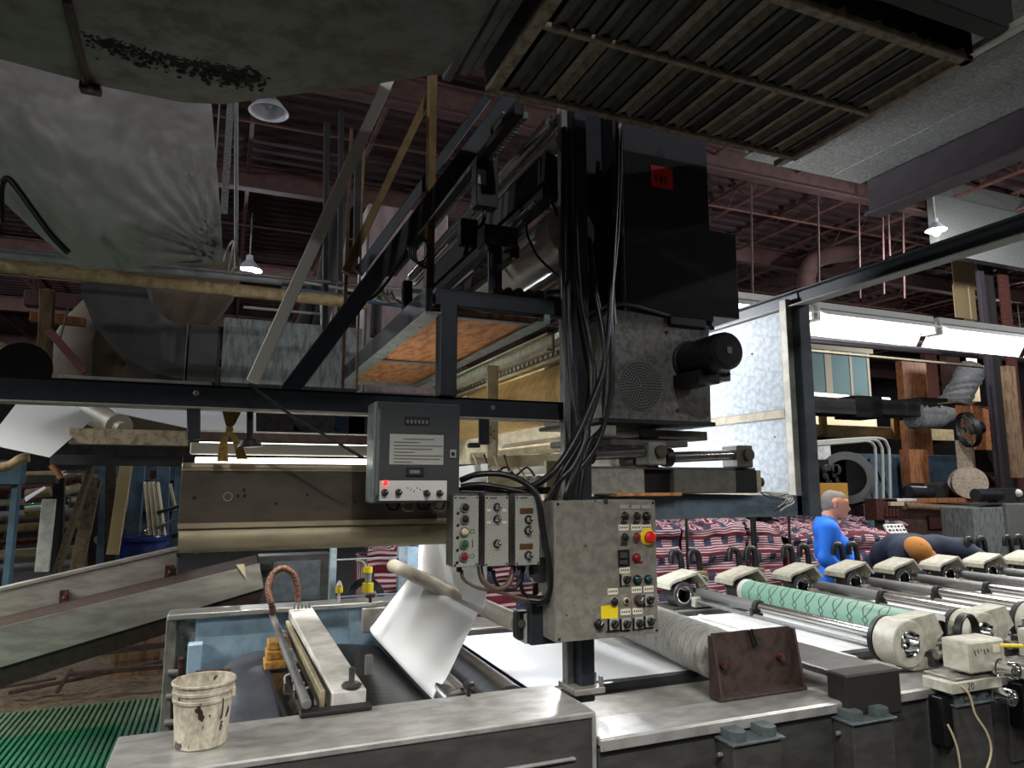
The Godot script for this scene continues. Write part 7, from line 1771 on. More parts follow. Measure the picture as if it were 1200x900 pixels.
func cables() -> void:
	var data := [
		[0.011, "thick black cable hanging from the hood along the black cabinet's edge to the console", [Vector3(1.656, 3.523, -2.7), Vector3(1.607, 3.108, -2.65), Vector3(1.558, 2.727, -2.62), Vector3(1.517, 2.409, -2.6), Vector3(1.48, 2.219, -2.6), Vector3(1.393, 1.996, -2.6), Vector3(1.293, 1.859, -2.58), Vector3(1.216, 1.714, -2.6)]],
		[0.011, "black cable looping down beside the tall cabinet and behind the console", [Vector3(1.669, 3.482, -2.7), Vector3(1.619, 2.99, -2.66), Vector3(1.557, 2.612, -2.63), Vector3(1.545, 2.338, -2.62), Vector3(1.532, 2.149, -2.62), Vector3(1.469, 1.963, -2.62), Vector3(1.352, 1.818, -2.62), Vector3(1.313, 1.712, -2.64)]],
		[0.014, "thickest black cable crossing the post from upper right to lower left", [Vector3(1.499, 2.912, -2.72), Vector3(1.492, 2.652, -2.66), Vector3(1.504, 2.45, -2.62), Vector3(1.498, 2.294, -2.6), Vector3(1.408, 2.103, -2.58), Vector3(1.313, 1.939, -2.57), Vector3(1.222, 1.831, -2.57), Vector3(1.15, 1.772, -2.62)]],
		[0.013, "black cable sweeping from the post down to the slim boxes", [Vector3(1.345, 2.669, -2.64), Vector3(1.343, 2.325, -2.62), Vector3(1.362, 2.103, -2.6), Vector3(1.39, 1.995, -2.58), Vector3(1.327, 1.869, -2.57), Vector3(1.265, 1.8, -2.58), Vector3(1.257, 1.706, -2.62)]],
		[0.012, "black cable running straight down the post's left edge", [Vector3(1.347, 3.396, -2.66), Vector3(1.328, 2.94, -2.64), Vector3(1.327, 2.515, -2.64), Vector3(1.347, 2.215, -2.63), Vector3(1.377, 2.031, -2.6), Vector3(1.384, 1.924, -2.6), Vector3(1.326, 1.782, -2.6), Vector3(1.329, 1.705, -2.64)]],
		[0.010, "black cable down the middle of the post", [Vector3(1.408, 3.409, -2.66), Vector3(1.388, 3.029, -2.64), Vector3(1.4, 2.676, -2.64), Vector3(1.441, 2.409, -2.63), Vector3(1.462, 2.258, -2.62), Vector3(1.41, 2.032, -2.6), Vector3(1.354, 1.817, -2.6), Vector3(1.337, 1.705, -2.64)]],
		[0.009, "thin black cable bowing right of the post over the fan housing", [Vector3(1.607, 2.634, -2.7), Vector3(1.593, 2.351, -2.68), Vector3(1.564, 2.155, -2.66), Vector3(1.513, 2.039, -2.65), Vector3(1.433, 1.962, -2.63), Vector3(1.406, 1.818, -2.63), Vector3(1.404, 1.703, -2.66)]],
		[0.012, "black cable arching from the control box over the slim boxes", [Vector3(0.864, 1.807, -2.64), Vector3(0.921, 1.83, -2.6), Vector3(1.022, 1.83, -2.58), Vector3(1.105, 1.797, -2.56), Vector3(1.151, 1.743, -2.54), Vector3(1.173, 1.617, -2.54), Vector3(1.193, 1.486, -2.53), Vector3(1.204, 1.387, -2.54), Vector3(1.18, 1.343, -2.56), Vector3(1.13, 1.343, -2.58)]],
		[0.011, "second black cable under the arching one, dropping behind the console", [Vector3(0.868, 1.783, -2.65), Vector3(0.947, 1.79, -2.62), Vector3(1.066, 1.77, -2.6), Vector3(1.139, 1.749, -2.58), Vector3(1.179, 1.682, -2.57), Vector3(1.189, 1.549, -2.56), Vector3(1.224, 1.443, -2.55), Vector3(1.217, 1.351, -2.56), Vector3(1.169, 1.321, -2.6)]],
		[0.010, "third black cable lying flat over the slim boxes", [Vector3(0.871, 1.763, -2.66), Vector3(0.99, 1.759, -2.64), Vector3(1.093, 1.766, -2.62), Vector3(1.217, 1.817, -2.6), Vector3(1.344, 1.931, -2.6)]],
		[0.012, "brown grey hose looping below the slim boxes", [Vector3(0.938, 1.481, -2.62), Vector3(0.945, 1.425, -2.6), Vector3(0.995, 1.39, -2.6), Vector3(1.052, 1.406, -2.6), Vector3(1.082, 1.474, -2.62)]],
		[0.007, "thin red-brown cable drooping from the left slim box to the console bracket", [Vector3(0.858, 1.467, -2.6), Vector3(0.866, 1.435, -2.6), Vector3(0.918, 1.401, -2.6), Vector3(1.013, 1.376, -2.6), Vector3(1.11, 1.345, -2.6), Vector3(1.184, 1.334, -2.6)]],
		[0.008, "dark cable hooked under the middle slim box", [Vector3(0.987, 1.461, -2.6), Vector3(0.995, 1.422, -2.6), Vector3(1.023, 1.389, -2.6), Vector3(1.074, 1.386, -2.6), Vector3(1.106, 1.423, -2.6), Vector3(1.119, 1.466, -2.62)]],
		[0.008, "dark cable hooked under the right slim box", [Vector3(1.117, 1.468, -2.6), Vector3(1.103, 1.41, -2.6), Vector3(1.117, 1.364, -2.6), Vector3(1.147, 1.349, -2.6)]],
		[0.009, "black cable hanging in a bow across the pale overhead roller", [Vector3(1.378, 3.279, -2.9), Vector3(1.371, 3.128, -2.85), Vector3(1.386, 3.027, -2.8), Vector3(1.39, 2.866, -2.75)]],
		[0.006, "thin black wire curving across the overhead rollers", [Vector3(1.286, 3.066, -2.95), Vector3(1.29, 2.981, -2.95), Vector3(1.321, 2.863, -2.9), Vector3(1.377, 2.78, -2.85), Vector3(1.403, 2.714, -2.78)]],
		[0.007, "grey cable along the diagonal brace with a tangle of loops", [Vector3(0.766, 2.938, -3.1), Vector3(0.703, 2.805, -3.1), Vector3(0.619, 2.673, -3.1), Vector3(0.566, 2.62, -3.1)]],
	]
	for d in data:
		solo("cable", d[1], "cable", tube(T(), spline(d[2], 7), d[0], 10), mat("cable") if not "brown" in d[1] else mat("hose_brown", Color(0.35, 0.27, 0.24), 0.5), "cables around the console")
	# coil of wire on the diagonal brace
	var s := T()
	for i in 4:
		var c := Vector3(0.779, 2.873, -3.05)
		var pts := []
		for k in 15:
			var a := TAU * k / 14
			pts.append(c + Vector3(0.045 * cos(a) + 0.008 * i, 0.065 * sin(a) - 0.01 * i, 0.01 * i))
		tube(s, pts, 0.005, 6)
	solo("wire_coil", "coil of dark wire hung on the diagonal brace beside the yellow post", "wire coil", s, mat("cable"))
	s = T()
	for i in 6:
		var c := Vector3(0.639, 2.681, -3.2)
		tube(s, spline([c + Vector3(0.02 * i - 0.05, 0.02, 0), c + Vector3(0.03 * i - 0.08, -0.015 * (i % 3), 0.02), c + Vector3(0.02 * i, -0.03, 0), c + Vector3(0.05 - 0.02 * i, 0.01, 0.01)], 5), 0.006, 6)
	solo("wire_coil", "pale tangle of wire on the crossing pipes left of the platform", "wire coil", s, mat("conduit"))
	# white cord and grey cables down the post
	solo("cable", "pale thin cord hanging along the black cabinet from the baffle hood", "cable", tube(T(), spline([Vector3(1.653, 3.49, -2.68), Vector3(1.637, 3.251, -2.68), Vector3(1.608, 2.996, -2.68), Vector3(1.602, 2.709, -2.68), Vector3(1.61, 2.51, -2.68)], 6), 0.004, 6), mat("conduit"), "cables around the console")
	# junction on the roller frame
	var o := thing("cable_junction", "dark cable junction fixed to the post by the overhead rollers", "junction box")
	mk(o, "body", bb(T(), Vector3(1.341, 3.242, -2.9), Vector3(1.478, 3.367, -2.98), 0.01), mat("rubber"))
	mk(o, "gland", cyl(T(), Vector3(1.406, 3.27, -2.94), Vector3(1.405, 3.217, -2.92), 0.022, 14), mat("pipe_grey"))
	base(o)


# five unequal fingers and a thumb from a wrist; d = along the hand, n = out of the back of the hand, side = towards the thumb
func hand_bones(w: Vector3, d: Vector3, n: Vector3, side: Vector3, curl: float) -> Array:
	var out := [[w, w + d * 0.045, 0.026, 0.03], [w + d * 0.03 - side * 0.018, w + d * 0.085 - side * 0.026, 0.016, 0.012], [w + d * 0.03 + side * 0.018, w + d * 0.088 + side * 0.024, 0.018, 0.013]]
	for i in 4:
		var l: float = [0.036, 0.041, 0.038, 0.03][i]
		var p := w + d * 0.085 + side * (0.028 - 0.018 * i)
		var a := curl * 0.6
		var q := p + (d * cos(a) - n * sin(a)) * l
		a += curl
		var r := q + (d * cos(a) - n * sin(a)) * l * 0.7
		a += curl * 0.8
		var t := r + (d * cos(a) - n * sin(a)) * l * 0.55
		out.append([p, q, 0.0095, 0.009])
		out.append([q, r, 0.009, 0.0085])
		out.append([r, t, 0.0085, 0.007])
	var tp := w + d * 0.03 + side * 0.03
	var tq := tp + (side * 0.6 + d * 0.75 - n * 0.2).normalized() * 0.038
	out.append([tp, tq, 0.012, 0.0105])
	out.append([tq, tq + (d * 0.9 - n * 0.4 * curl).normalized() * 0.03, 0.0105, 0.008])
	return out


func head_bones(c: Vector3, f: Vector3, u: Vector3, s: Vector3) -> Array:
	return [
		[c - f * 0.022 + u * 0.022, c + f * 0.02 + u * 0.025, 0.088, 0.08],
		[c + f * 0.035 + u * 0.0, c + f * 0.05 - u * 0.07, 0.066, 0.042],
		[c + f * 0.078 - u * 0.085, c + f * 0.08 - u * 0.088, 0.03, 0.03],
		[c + f * 0.09 + u * 0.01, c + f * 0.116 - u * 0.03, 0.009, 0.015],
		[c + f * 0.085 + u * 0.03 - s * 0.03, c + f * 0.085 + u * 0.03 + s * 0.03, 0.016, 0.016],
		[c + f * 0.088 - u * 0.056 - s * 0.016, c + f * 0.088 - u * 0.056 + s * 0.016, 0.013, 0.013],
		[c - f * 0.01 - s * 0.082 + u * 0.02, c - f * 0.006 - s * 0.084 - u * 0.025, 0.016, 0.011],
		[c - f * 0.01 + s * 0.082 + u * 0.02, c - f * 0.006 + s * 0.084 - u * 0.025, 0.016, 0.011],
	]


func face(o: Node3D, c: Vector3, f: Vector3, u: Vector3, s: Vector3) -> void:
	var st := T()
	var sb := T()
	for k in [-1.0, 1.0]:
		ball(st, c + f * 0.088 + u * 0.008 + s * 0.031 * k - u * 0.0, 0.012, 12)
		ball(sb, c + f * 0.098 + u * 0.008 + s * 0.032 * k, 0.005, 8)
	mk(o, "eyes", st, mat("eye_white", Color(0.8, 0.78, 0.75), 0.3))
	mk(o, "pupils", sb, mat("ink"))
	mk(o, "mouth", tube(T(), [c + f * 0.097 - u * 0.052 - s * 0.022, c + f * 0.103 - u * 0.05, c + f * 0.097 - u * 0.052 + s * 0.022], 0.004, 6), mat("lips", Color(0.55, 0.3, 0.27), 0.6))


func people() -> void:
	var skin := mat("skin", Color(0.8, 0.56, 0.46), 0.55)
	skin.subsurf_scatter_enabled = true
	skin.subsurf_scatter_strength = 0.05
	# man in blue, standing in profile behind the far heads
	var o := thing("person", "grey haired man in a bright blue long-sleeved shirt standing in profile behind the machine", "person", "")
	var f := Vector3(0.74, 0, 0.67).normalized()
	var u := Vector3.UP
	var r := f.cross(u)
	var at := Vector3(5.13, 0, -4.88)
	var X := func(x: float, y: float, z: float) -> Vector3: return at + f * x + u * y + r * z
	var hd: Vector3 = X.call(0.06, 1.6, 0.0)
	var hf := (f - u * 0.12).normalized()
	var hu := r.cross(hf)
	var torso := [
		[X.call(0.0, 0.93, -0.07), X.call(0.0, 0.93, 0.07), 0.125, 0.125], [X.call(0.08, 1.05, -0.05), X.call(0.08, 1.05, 0.05), 0.15, 0.15],
		[X.call(0.01, 1.22, -0.08), X.call(0.01, 1.22, 0.08), 0.135, 0.135], [X.call(-0.03, 1.36, -0.12), X.call(-0.03, 1.36, 0.12), 0.095, 0.095],
		[X.call(-0.03, 1.385, -0.18), X.call(-0.03, 1.42, 0.0), 0.062, 0.075], [X.call(-0.03, 1.42, 0.0), X.call(-0.03, 1.385, 0.18), 0.075, 0.062]]
	var arms := []
	for k in [1.0, -1.0]:
		arms.append([X.call(-0.03, 1.39, 0.2 * k), X.call(-0.06, 1.13, 0.25 * k), 0.062, 0.046])
		arms.append([X.call(-0.06, 1.13, 0.25 * k), X.call(0.13, 0.97, 0.21 * k), 0.044, 0.032])
	var legs := []
	for k in [1.0, -1.0]:
		legs.append([X.call(0.0, 0.9, 0.09 * k), X.call(0.02, 0.5, 0.1 * k), 0.1, 0.064])
		legs.append([X.call(0.02, 0.5, 0.1 * k), X.call(-0.03, 0.09, 0.1 * k), 0.06, 0.042])
	var neck := [[X.call(-0.02, 1.42, 0), X.call(0.02, 1.54, 0), 0.066, 0.06]]
	var sk := flesh(head_bones(hd, hf, hu, r) + [[X.call(0.0, 1.48, 0), X.call(0.03, 1.55, 0), 0.062, 0.06]], 0.007, 0.025)
	flesh(torso + arms + legs + neck, 0.02, 0.05, sk)
	for k in [1.0, -1.0]:
		var w: Vector3 = X.call(0.13, 0.97, 0.21 * k)
		flesh(hand_bones(w, (f * 0.75 - u * 0.66).normalized(), (f * 0.3 + r * k).normalized(), (f * 0.66 + u * 0.75).normalized(), 0.55), 0.005, 0.008, sk)
	mk(o, "body", sk, skin)
	var thick := func(bones: Array, by: float) -> Array:
		var out := []
		for b in bones:
			out.append([b[0], b[1], b[2] + by, b[3] + by])
		return out
	var shirt: Array = thick.call(torso, 0.016) + thick.call(arms, 0.016)
	# sleeve folds and a loose hem
	for i in 4:
		shirt.append([X.call(-0.07 + 0.05 * i, 1.14 - 0.045 * i, 0.245), X.call(-0.03 + 0.05 * i, 1.11 - 0.045 * i, 0.27), 0.05 - 0.004 * i, 0.046 - 0.004 * i])
	shirt.append([X.call(0.03, 0.92, -0.08), X.call(0.03, 0.92, 0.08), 0.15, 0.15])
	mk(o, "shirt", flesh(shirt, 0.014, 0.035), mat("shirt_blue", Color(0.14, 0.47, 0.95), 0.8))
	mk(o, "trousers", flesh(thick.call(legs, 0.02) + [[X.call(0.0, 0.9, -0.07), X.call(0, 0.9, 0.07), 0.14, 0.14]], 0.02, 0.04), mat("denim", Color(0.13, 0.16, 0.24), 0.9))
	mk(o, "hair", flesh([[hd - hf * 0.035 + hu * 0.04, hd + hf * 0.025 + hu * 0.048, 0.085, 0.07], [hd - hf * 0.05 - hu * 0.02, hd - hf * 0.045 + hu * 0.02, 0.066, 0.075], [hd - hf * 0.02 + hu * 0.0 - r * 0.05, hd - hf * 0.02 + r * 0.05, 0.045, 0.045]], 0.007, 0.02), mat("hair_grey", Color(0.56, 0.54, 0.52), 0.9, 0.0, "fine", Vector3.ONE * 30.0))
	face(o, hd, hf, hu, r)
	for k in [1.0, -1.0]:
		mk(o, "shoe", flesh([[X.call(-0.05, 0.05, 0.1 * k), X.call(0.17, 0.035, 0.11 * k), 0.05, 0.035]], 0.012, 0.02), mat("black"))
	base(o)

	# worker in a tan cap bending over the heads
	o = thing("person", "worker in a dark navy jacket and tan cap bending over the far heads", "person", "")
	var c := Vector3(6.089, 1.174, -4.72)
	f = Vector3(-0.2, 0, 0.98).normalized()
	r = f.cross(u)
	at = Vector3(c.x + 0.1, 0, -4.8)
	# local: x forward (towards the machine), y up, z his right (which is the picture's left)
	X = func(x: float, y: float, z: float) -> Vector3: return at + f * x + u * y + r * z
	hd = X.call(0.1, 1.165, 0.13)
	hu = (f * 0.82 + u * 0.5 + r * 0.28).normalized()
	hf = (f * 0.1 - u * 0.8 - r * 0.6).normalized()
	hf = (hf - hu * hf.dot(hu)).normalized()
	var hs := hf.cross(hu)
	torso = [
		[X.call(-0.5, 0.94, -0.08), X.call(-0.5, 0.94, 0.08), 0.14, 0.14], [X.call(-0.36, 1.07, -0.08), X.call(-0.36, 1.07, 0.08), 0.14, 0.14],
		[X.call(-0.2, 1.14, -0.1), X.call(-0.2, 1.14, 0.1), 0.14, 0.14], [X.call(-0.06, 1.17, -0.14), X.call(-0.06, 1.16, 0.14), 0.1, 0.1],
		[X.call(-0.04, 1.19, -0.2), X.call(-0.04, 1.15, 0.2), 0.075, 0.075]]
	arms = [
		[X.call(-0.03, 1.2, -0.22), X.call(0.05, 1.19, -0.42), 0.07, 0.055], [X.call(0.05, 1.19, -0.42), X.call(0.2, 1.11, -0.46), 0.052, 0.038],
		[X.call(-0.03, 1.14, 0.21), X.call(0.02, 0.94, 0.3), 0.07, 0.055], [X.call(0.02, 0.94, 0.3), X.call(0.2, 0.95, 0.2), 0.052, 0.038]]
	legs = []
	for k in [1.0, -1.0]:
		legs.append([X.call(-0.5, 0.9, 0.09 * k), X.call(-0.42, 0.5, 0.11 * k), 0.1, 0.064])
		legs.append([X.call(-0.42, 0.5, 0.11 * k), X.call(-0.5, 0.09, 0.12 * k), 0.06, 0.042])
	sk = flesh(head_bones(hd, hf, hu, hs) + [[X.call(-0.02, 1.19, 0.03), X.call(0.07, 1.18, 0.1), 0.062, 0.06]], 0.007, 0.025)
	flesh(torso + arms + legs + [[X.call(-0.08, 1.19, 0), X.call(0.05, 1.18, 0.08), 0.07, 0.06]], 0.02, 0.05, sk)
	flesh(hand_bones(X.call(0.2, 1.11, -0.46), (f * 0.8 - u * 0.25 - r * 0.5).normalized(), (u * 0.9 + f * 0.3).normalized(), (f * 0.4 + r * 0.9).normalized(), 0.7), 0.005, 0.008, sk)
	flesh(hand_bones(X.call(0.2, 0.95, 0.2), (f * 0.95 - u * 0.2 - r * 0.2).normalized(), (u * 0.95 + f * 0.2).normalized(), (f * 0.2 - r * 0.95).normalized(), 0.6), 0.005, 0.008, sk)
	mk(o, "body", sk, skin)
	var jacket: Array = thick.call(torso, 0.022) + thick.call(arms, 0.02)
	for i in 5:
		jacket.append([X.call(-0.02 + 0.02 * i, 1.2 - 0.008 * i, -0.22 - 0.04 * i), X.call(0.02 + 0.02 * i, 1.17 - 0.008 * i, -0.25 - 0.04 * i), 0.07 - 0.003 * i, 0.06])
	mk(o, "jacket", flesh(jacket, 0.014, 0.04), mat("navy", Color(0.17, 0.21, 0.3), 0.85, 0.0, "fine", Vector3.ONE * 6.0))
	mk(o, "trousers", flesh(thick.call(legs, 0.02) + [[X.call(-0.5, 0.9, -0.07), X.call(-0.5, 0.9, 0.07), 0.145, 0.145]], 0.02, 0.04), mat("denim"))
	mk(o, "hair", flesh([[hd - hf * 0.05 - hu * 0.01, hd - hf * 0.045 + hu * 0.02, 0.066, 0.07]], 0.008, 0.02), mat("hair_dark", Color(0.12, 0.09, 0.07), 0.9))
	face(o, hd, hf, hu, hs)
	# cap: crown and curved brim
	var rows := []
	for i in 10:
		var line := []
		var th := 0.5 * PI * i / 9.0
		for k in 25:
			var a := TAU * k / 24.0
			line.append(hd - hf * 0.005 + hu * (0.03 + 0.1 * cos(th)) + (hf * cos(a) * 1.08 + hs * sin(a) * 0.93) * 0.114 * sin(th))
		rows.append(line)
	var cap := mk(o, "cap", sheet(T(), rows, 0.004), mat("cap_tan", Color(0.74, 0.5, 0.24), 0.85))
	rows = []
	for i in 8:
		var line := []
		for k in 13:
			var a := (k - 6) / 6.0 * 1.15
			var l := 0.11 + 0.1 * i / 7.0 * cos(a * 0.9)
			line.append(hd - hf * 0.005 + hu * (0.03 - 0.018 * a * a * i / 7.0) + hf * (cos(a) * l * 1.08) + hs * (sin(a) * (0.106 + 0.006 * i / 7.0)))
		rows.append(line)
	mk(cap, "brim", sheet(T(), rows, 0.005), mat("cap_tan"))
	mk(cap, "top_button", ball(T(), hd + hu * 0.127, 0.008, 8), mat("cap_tan"))
	for k in [1.0, -1.0]:
		mk(o, "boot", flesh([[X.call(-0.52, 0.05, 0.12 * k), X.call(-0.3, 0.035, 0.13 * k), 0.05, 0.035]], 0.012, 0.02), mat("black"))
	base(o)


# ---------------------------------------------------------------- naming and tagging
func add(parent: Node, o: Node3D, called: String) -> void:
	o.name = called
	if parent == self:
		var n: int = used.get(called, 0)
		used[called] = n + 1
		if n > 0:
			o.name = "%s_%03d" % [called, n]
	else:
		var n2: int = parent.get_meta("n_" + called, 0)
		parent.set_meta("n_" + called, n2 + 1)
		if n2 > 0:
			o.name = "%s_%03d" % [called, n2]
	parent.add_child(o, true)


func thing(called: String, label: String, category: String, group := "") -> Node3D:
	var o := Node3D.new()
	add(self, o, called)
	return tag(o, label, category, group)


func tag(o: Node3D, label: String, category: String, group := "", kind := "") -> Node3D:
	o.set_meta("label", label)
	o.set_meta("category", category)
	if group != "":
		o.set_meta("group", group)
	if kind != "":
		o.set_meta("kind", kind)
	return o


func mk(parent: Node, called: String, s: SurfaceTool, m: Material) -> MeshInstance3D:
	var o := MeshInstance3D.new()
	o.mesh = s.commit()
	o.material_override = m
	add(parent, o, called)
	return o


func struct(called: String, s: SurfaceTool, m: Material, parent: Node = self) -> MeshInstance3D:
	var o := mk(parent, called, s, m)
	o.set_meta("kind", "structure")
	return o


func solo(called: String, label: String, category: String, s: SurfaceTool, m: Material, group := "") -> MeshInstance3D:
	var o := mk(self, called, s, m)
	tag(o, label, category, group)
	return o


# moves a thing's origin to the middle of its base; parts keep their place in the world
func base(o: Node3D) -> Node3D:
	var box := AABB()
	var first := true
	for c in o.get_children():
		if c is MeshInstance3D:
			var b: AABB = c.mesh.get_aabb()
			b.position += c.position
			box = b if first else box.merge(b)
			first = false
	var at := box.position + Vector3(box.size.x / 2, 0, box.size.z / 2)
	for c in o.get_children():
		c.position -= at
	o.position += at
	return o


func dup(o: Node3D, shift: Vector3, label: String, group := "") -> Node3D:
	var r: Node3D = o.duplicate()
	var stem := String(o.name).rstrip("0123456789").trim_suffix("_")
	add(self, r, stem)
	r.position = o.position + shift
	r.set_meta("label", label)
	if group != "":
		r.set_meta("group", group)
	return r


# ---------------------------------------------------------------- materials
func noise_tex(kind: String) -> NoiseTexture2D:
	if texs.has(kind):
		return texs[kind]
	var t := NoiseTexture2D.new()
	var n := FastNoiseLite.new()
	var g := Gradient.new()
	t.width = 512
	t.height = 512
	t.seamless = true
	t.generate_mipmaps = false
	n.seed = kind.hash() % 1000
	n.noise_type = FastNoiseLite.TYPE_SIMPLEX_SMOOTH
	n.fractal_type = FastNoiseLite.FRACTAL_FBM
	match kind:
		"grime":
			n.frequency = 0.008
			n.fractal_octaves = 6
			n.fractal_gain = 0.6
			g.offsets = PackedFloat32Array([0.25, 0.45, 0.6, 0.8])
			g.colors = PackedColorArray([Color(0.86, 0.855, 0.85), Color(0.93, 0.928, 0.925), Color(0.97, 0.97, 0.97), Color(1, 1, 1)])
		"dirty":
			n.frequency = 0.012
			n.fractal_octaves = 6
			n.fractal_gain = 0.68
			g.offsets = PackedFloat32Array([0.25, 0.42, 0.55, 0.75])
			g.colors = PackedColorArray([Color(0.74, 0.71, 0.67), Color(0.87, 0.855, 0.83), Color(0.95, 0.945, 0.94), Color(1, 1, 1)])
		"fine":
			n.frequency = 0.06
			n.fractal_octaves = 4
			g.offsets = PackedFloat32Array([0.3, 0.7])
			g.colors = PackedColorArray([Color(0.78, 0.78, 0.78), Color(1, 1, 1)])
		"galv":
			n.noise_type = FastNoiseLite.TYPE_CELLULAR
			n.cellular_return_type = FastNoiseLite.RETURN_CELL_VALUE
			n.fractal_octaves = 2
			n.frequency = 0.045
			n.fractal_gain = 0.6
			n.domain_warp_enabled = true
			n.domain_warp_amplitude = 12.0
			n.domain_warp_frequency = 0.03
			g.offsets = PackedFloat32Array([0.1, 0.9])
			g.colors = PackedColorArray([Color(0.72, 0.72, 0.73), Color(1, 1, 1)])
		"wood":
			n.frequency = 0.012
			n.fractal_octaves = 5
			n.domain_warp_enabled = true
			n.domain_warp_amplitude = 30.0
			g.offsets = PackedFloat32Array([0.3, 0.4, 0.45, 0.52, 0.58, 0.7])
			g.colors = PackedColorArray([Color(0.78, 0.68, 0.6), Color(0.96, 0.95, 0.93), Color(0.84, 0.76, 0.69), Color(1, 1, 1), Color(0.88, 0.81, 0.75), Color(1, 0.98, 0.96)])
		"rust":
			n.frequency = 0.02
			n.fractal_octaves = 6
			n.fractal_gain = 0.65
			g.offsets = PackedFloat32Array([0.3, 0.5, 0.62, 0.8])
			g.colors = PackedColorArray([Color(0.25, 0.22, 0.22), Color(0.55, 0.45, 0.42), Color(1, 0.8, 0.7), Color(0.7, 0.6, 0.55)])
		"bump":
			n.frequency = 0.03
			n.fractal_octaves = 5
			g.offsets = PackedFloat32Array([0.0, 1.0])
			g.colors = PackedColorArray([Color(0, 0, 0), Color(1, 1, 1)])
		"rough":
			n.frequency = 0.01
			n.fractal_octaves = 6
			n.fractal_gain = 0.6
			g.offsets = PackedFloat32Array([0.2, 0.8])
			g.colors = PackedColorArray([Color(0.8, 0.8, 0.8), Color(1, 1, 1)])
	t.noise = n
	t.color_ramp = g
	texs[kind] = t
	return t


# key, base colour (sRGB), roughness, metal, texture kind, repeats per metre, relief in cm
func mat(key: String, c := Color.WHITE, rough := 0.7, metal := 0.0, tex := "", sc := Vector3.ONE, bump := 0.0, rtex := false) -> StandardMaterial3D:
	if mats.has(key):
		return mats[key]
	var m := StandardMaterial3D.new()
	m.resource_name = key
	m.albedo_color = c
	m.roughness = rough
	m.metallic = metal
	if tex != "":
		m.albedo_texture = noise_tex(tex)
		m.uv1_triplanar = true
		m.uv1_scale = sc
	if bump > 0.0:
		m.heightmap_enabled = true
		m.heightmap_texture = noise_tex("bump")
		m.heightmap_scale = bump
		m.uv1_triplanar = true
		m.uv1_scale = sc
	if rtex:
		m.roughness_texture = noise_tex("rough")
		m.uv1_triplanar = true
		m.uv1_scale = sc
	mats[key] = m
	return m


func glow(key: String, c: Color, e: float) -> StandardMaterial3D:
	if not mats.has(key):
		var m := StandardMaterial3D.new()
		m.resource_name = key
		m.albedo_color = c
		m.emission_enabled = true
		m.emission = c
		m.emission_energy_multiplier = e
		mats[key] = m
	return mats[key]


func picture(key: String, im: Image, rough := 0.6, metal := 0.0) -> StandardMaterial3D:
	var m := StandardMaterial3D.new()
	m.resource_name = key
	m.albedo_texture = ImageTexture.create_from_image(im)
	m.roughness = rough
	m.metallic = metal
	mats[key] = m
	return m


# ---------------------------------------------------------------- shapes
func T() -> SurfaceTool:
	var s := SurfaceTool.new()
	s.begin(Mesh.PRIMITIVE_TRIANGLES)
	return s


func tri(s: SurfaceTool, a: Vector3, b: Vector3, c: Vector3, na: Vector3, nb: Vector3, nc: Vector3, ua := Vector2.ZERO, ub := Vector2.ZERO, uc := Vector2.ZERO) -> void:
	if (b - a).cross(c - a).dot(na + nb + nc) > 0.0:
		var t := b
		b = c
		c = t
		t = nb
		nb = nc
		nc = t
		var w := ub
		ub = uc
		uc = w
	s.set_normal(na)
	s.set_uv(ua)
	s.add_vertex(a)
	s.set_normal(nb)
	s.set_uv(ub)
	s.add_vertex(b)
	s.set_normal(nc)
	s.set_uv(uc)
	s.add_vertex(c)


func quad(s: SurfaceTool, a: Vector3, b: Vector3, c: Vector3, d: Vector3, n: Vector3) -> void:
	tri(s, a, b, c, n, n, n, Vector2(0, 1), Vector2(1, 1), Vector2(1, 0))
	tri(s, a, c, d, n, n, n, Vector2(0, 1), Vector2(1, 0), Vector2(0, 0))


# box with chamfered edges
func bx(s: SurfaceTool, c: Vector3, size: Vector3, e := 0.004, b := Basis()) -> SurfaceTool:
	var h := size / 2
	e = minf(e, 0.45 * minf(h.x, minf(h.y, h.z)) * 2.0 * 0.5)
	var g := h - Vector3(e, e, e)
	for i in 3:
		var j := (i + 1) % 3
		var k := (i + 2) % 3
		for si in [-1.0, 1.0]:
			var p := []
			for q in [[-1, -1], [1, -1], [1, 1], [-1, 1]]:
				var v := Vector3.ZERO
				v[i] = si * h[i]
				v[j] = q[0] * g[j]
				v[k] = q[1] * g[k]
				p.append(c + b * v)
			var n := Vector3.ZERO
			n[i] = si
			quad(s, p[0], p[1], p[2], p[3], b * n)
			if e <= 0.0:
				continue
			for sj in [-1.0, 1.0]:
				var v1 := Vector3.ZERO
				v1[i] = si * h[i]
				v1[j] = sj * g[j]
				var v2 := Vector3.ZERO
				v2[i] = si * g[i]
				v2[j] = sj * h[j]
				var lo := Vector3.ZERO
				lo[k] = g[k]
				var n2 := Vector3.ZERO
				n2[i] = si
				n2[j] = sj
				quad(s, c + b * (v1 - lo), c + b * (v1 + lo), c + b * (v2 + lo), c + b * (v2 - lo), b * n2.normalized())
	if e > 0.0:
		for sx in [-1.0, 1.0]:
			for sy in [-1.0, 1.0]:
				for sz in [-1.0, 1.0]:
					var sg := Vector3(sx, sy, sz)
					var n3 := b * sg.normalized()
					tri(s, c + b * (sg * Vector3(h.x, g.y, g.z)), c + b * (sg * Vector3(g.x, h.y, g.z)), c + b * (sg * Vector3(g.x, g.y, h.z)), n3, n3, n3)
	return s


# box given by its two corners
func bb(s: SurfaceTool, lo: Vector3, hi: Vector3, e := 0.004) -> SurfaceTool:
	return bx(s, (lo + hi) / 2, (hi - lo).abs(), e)


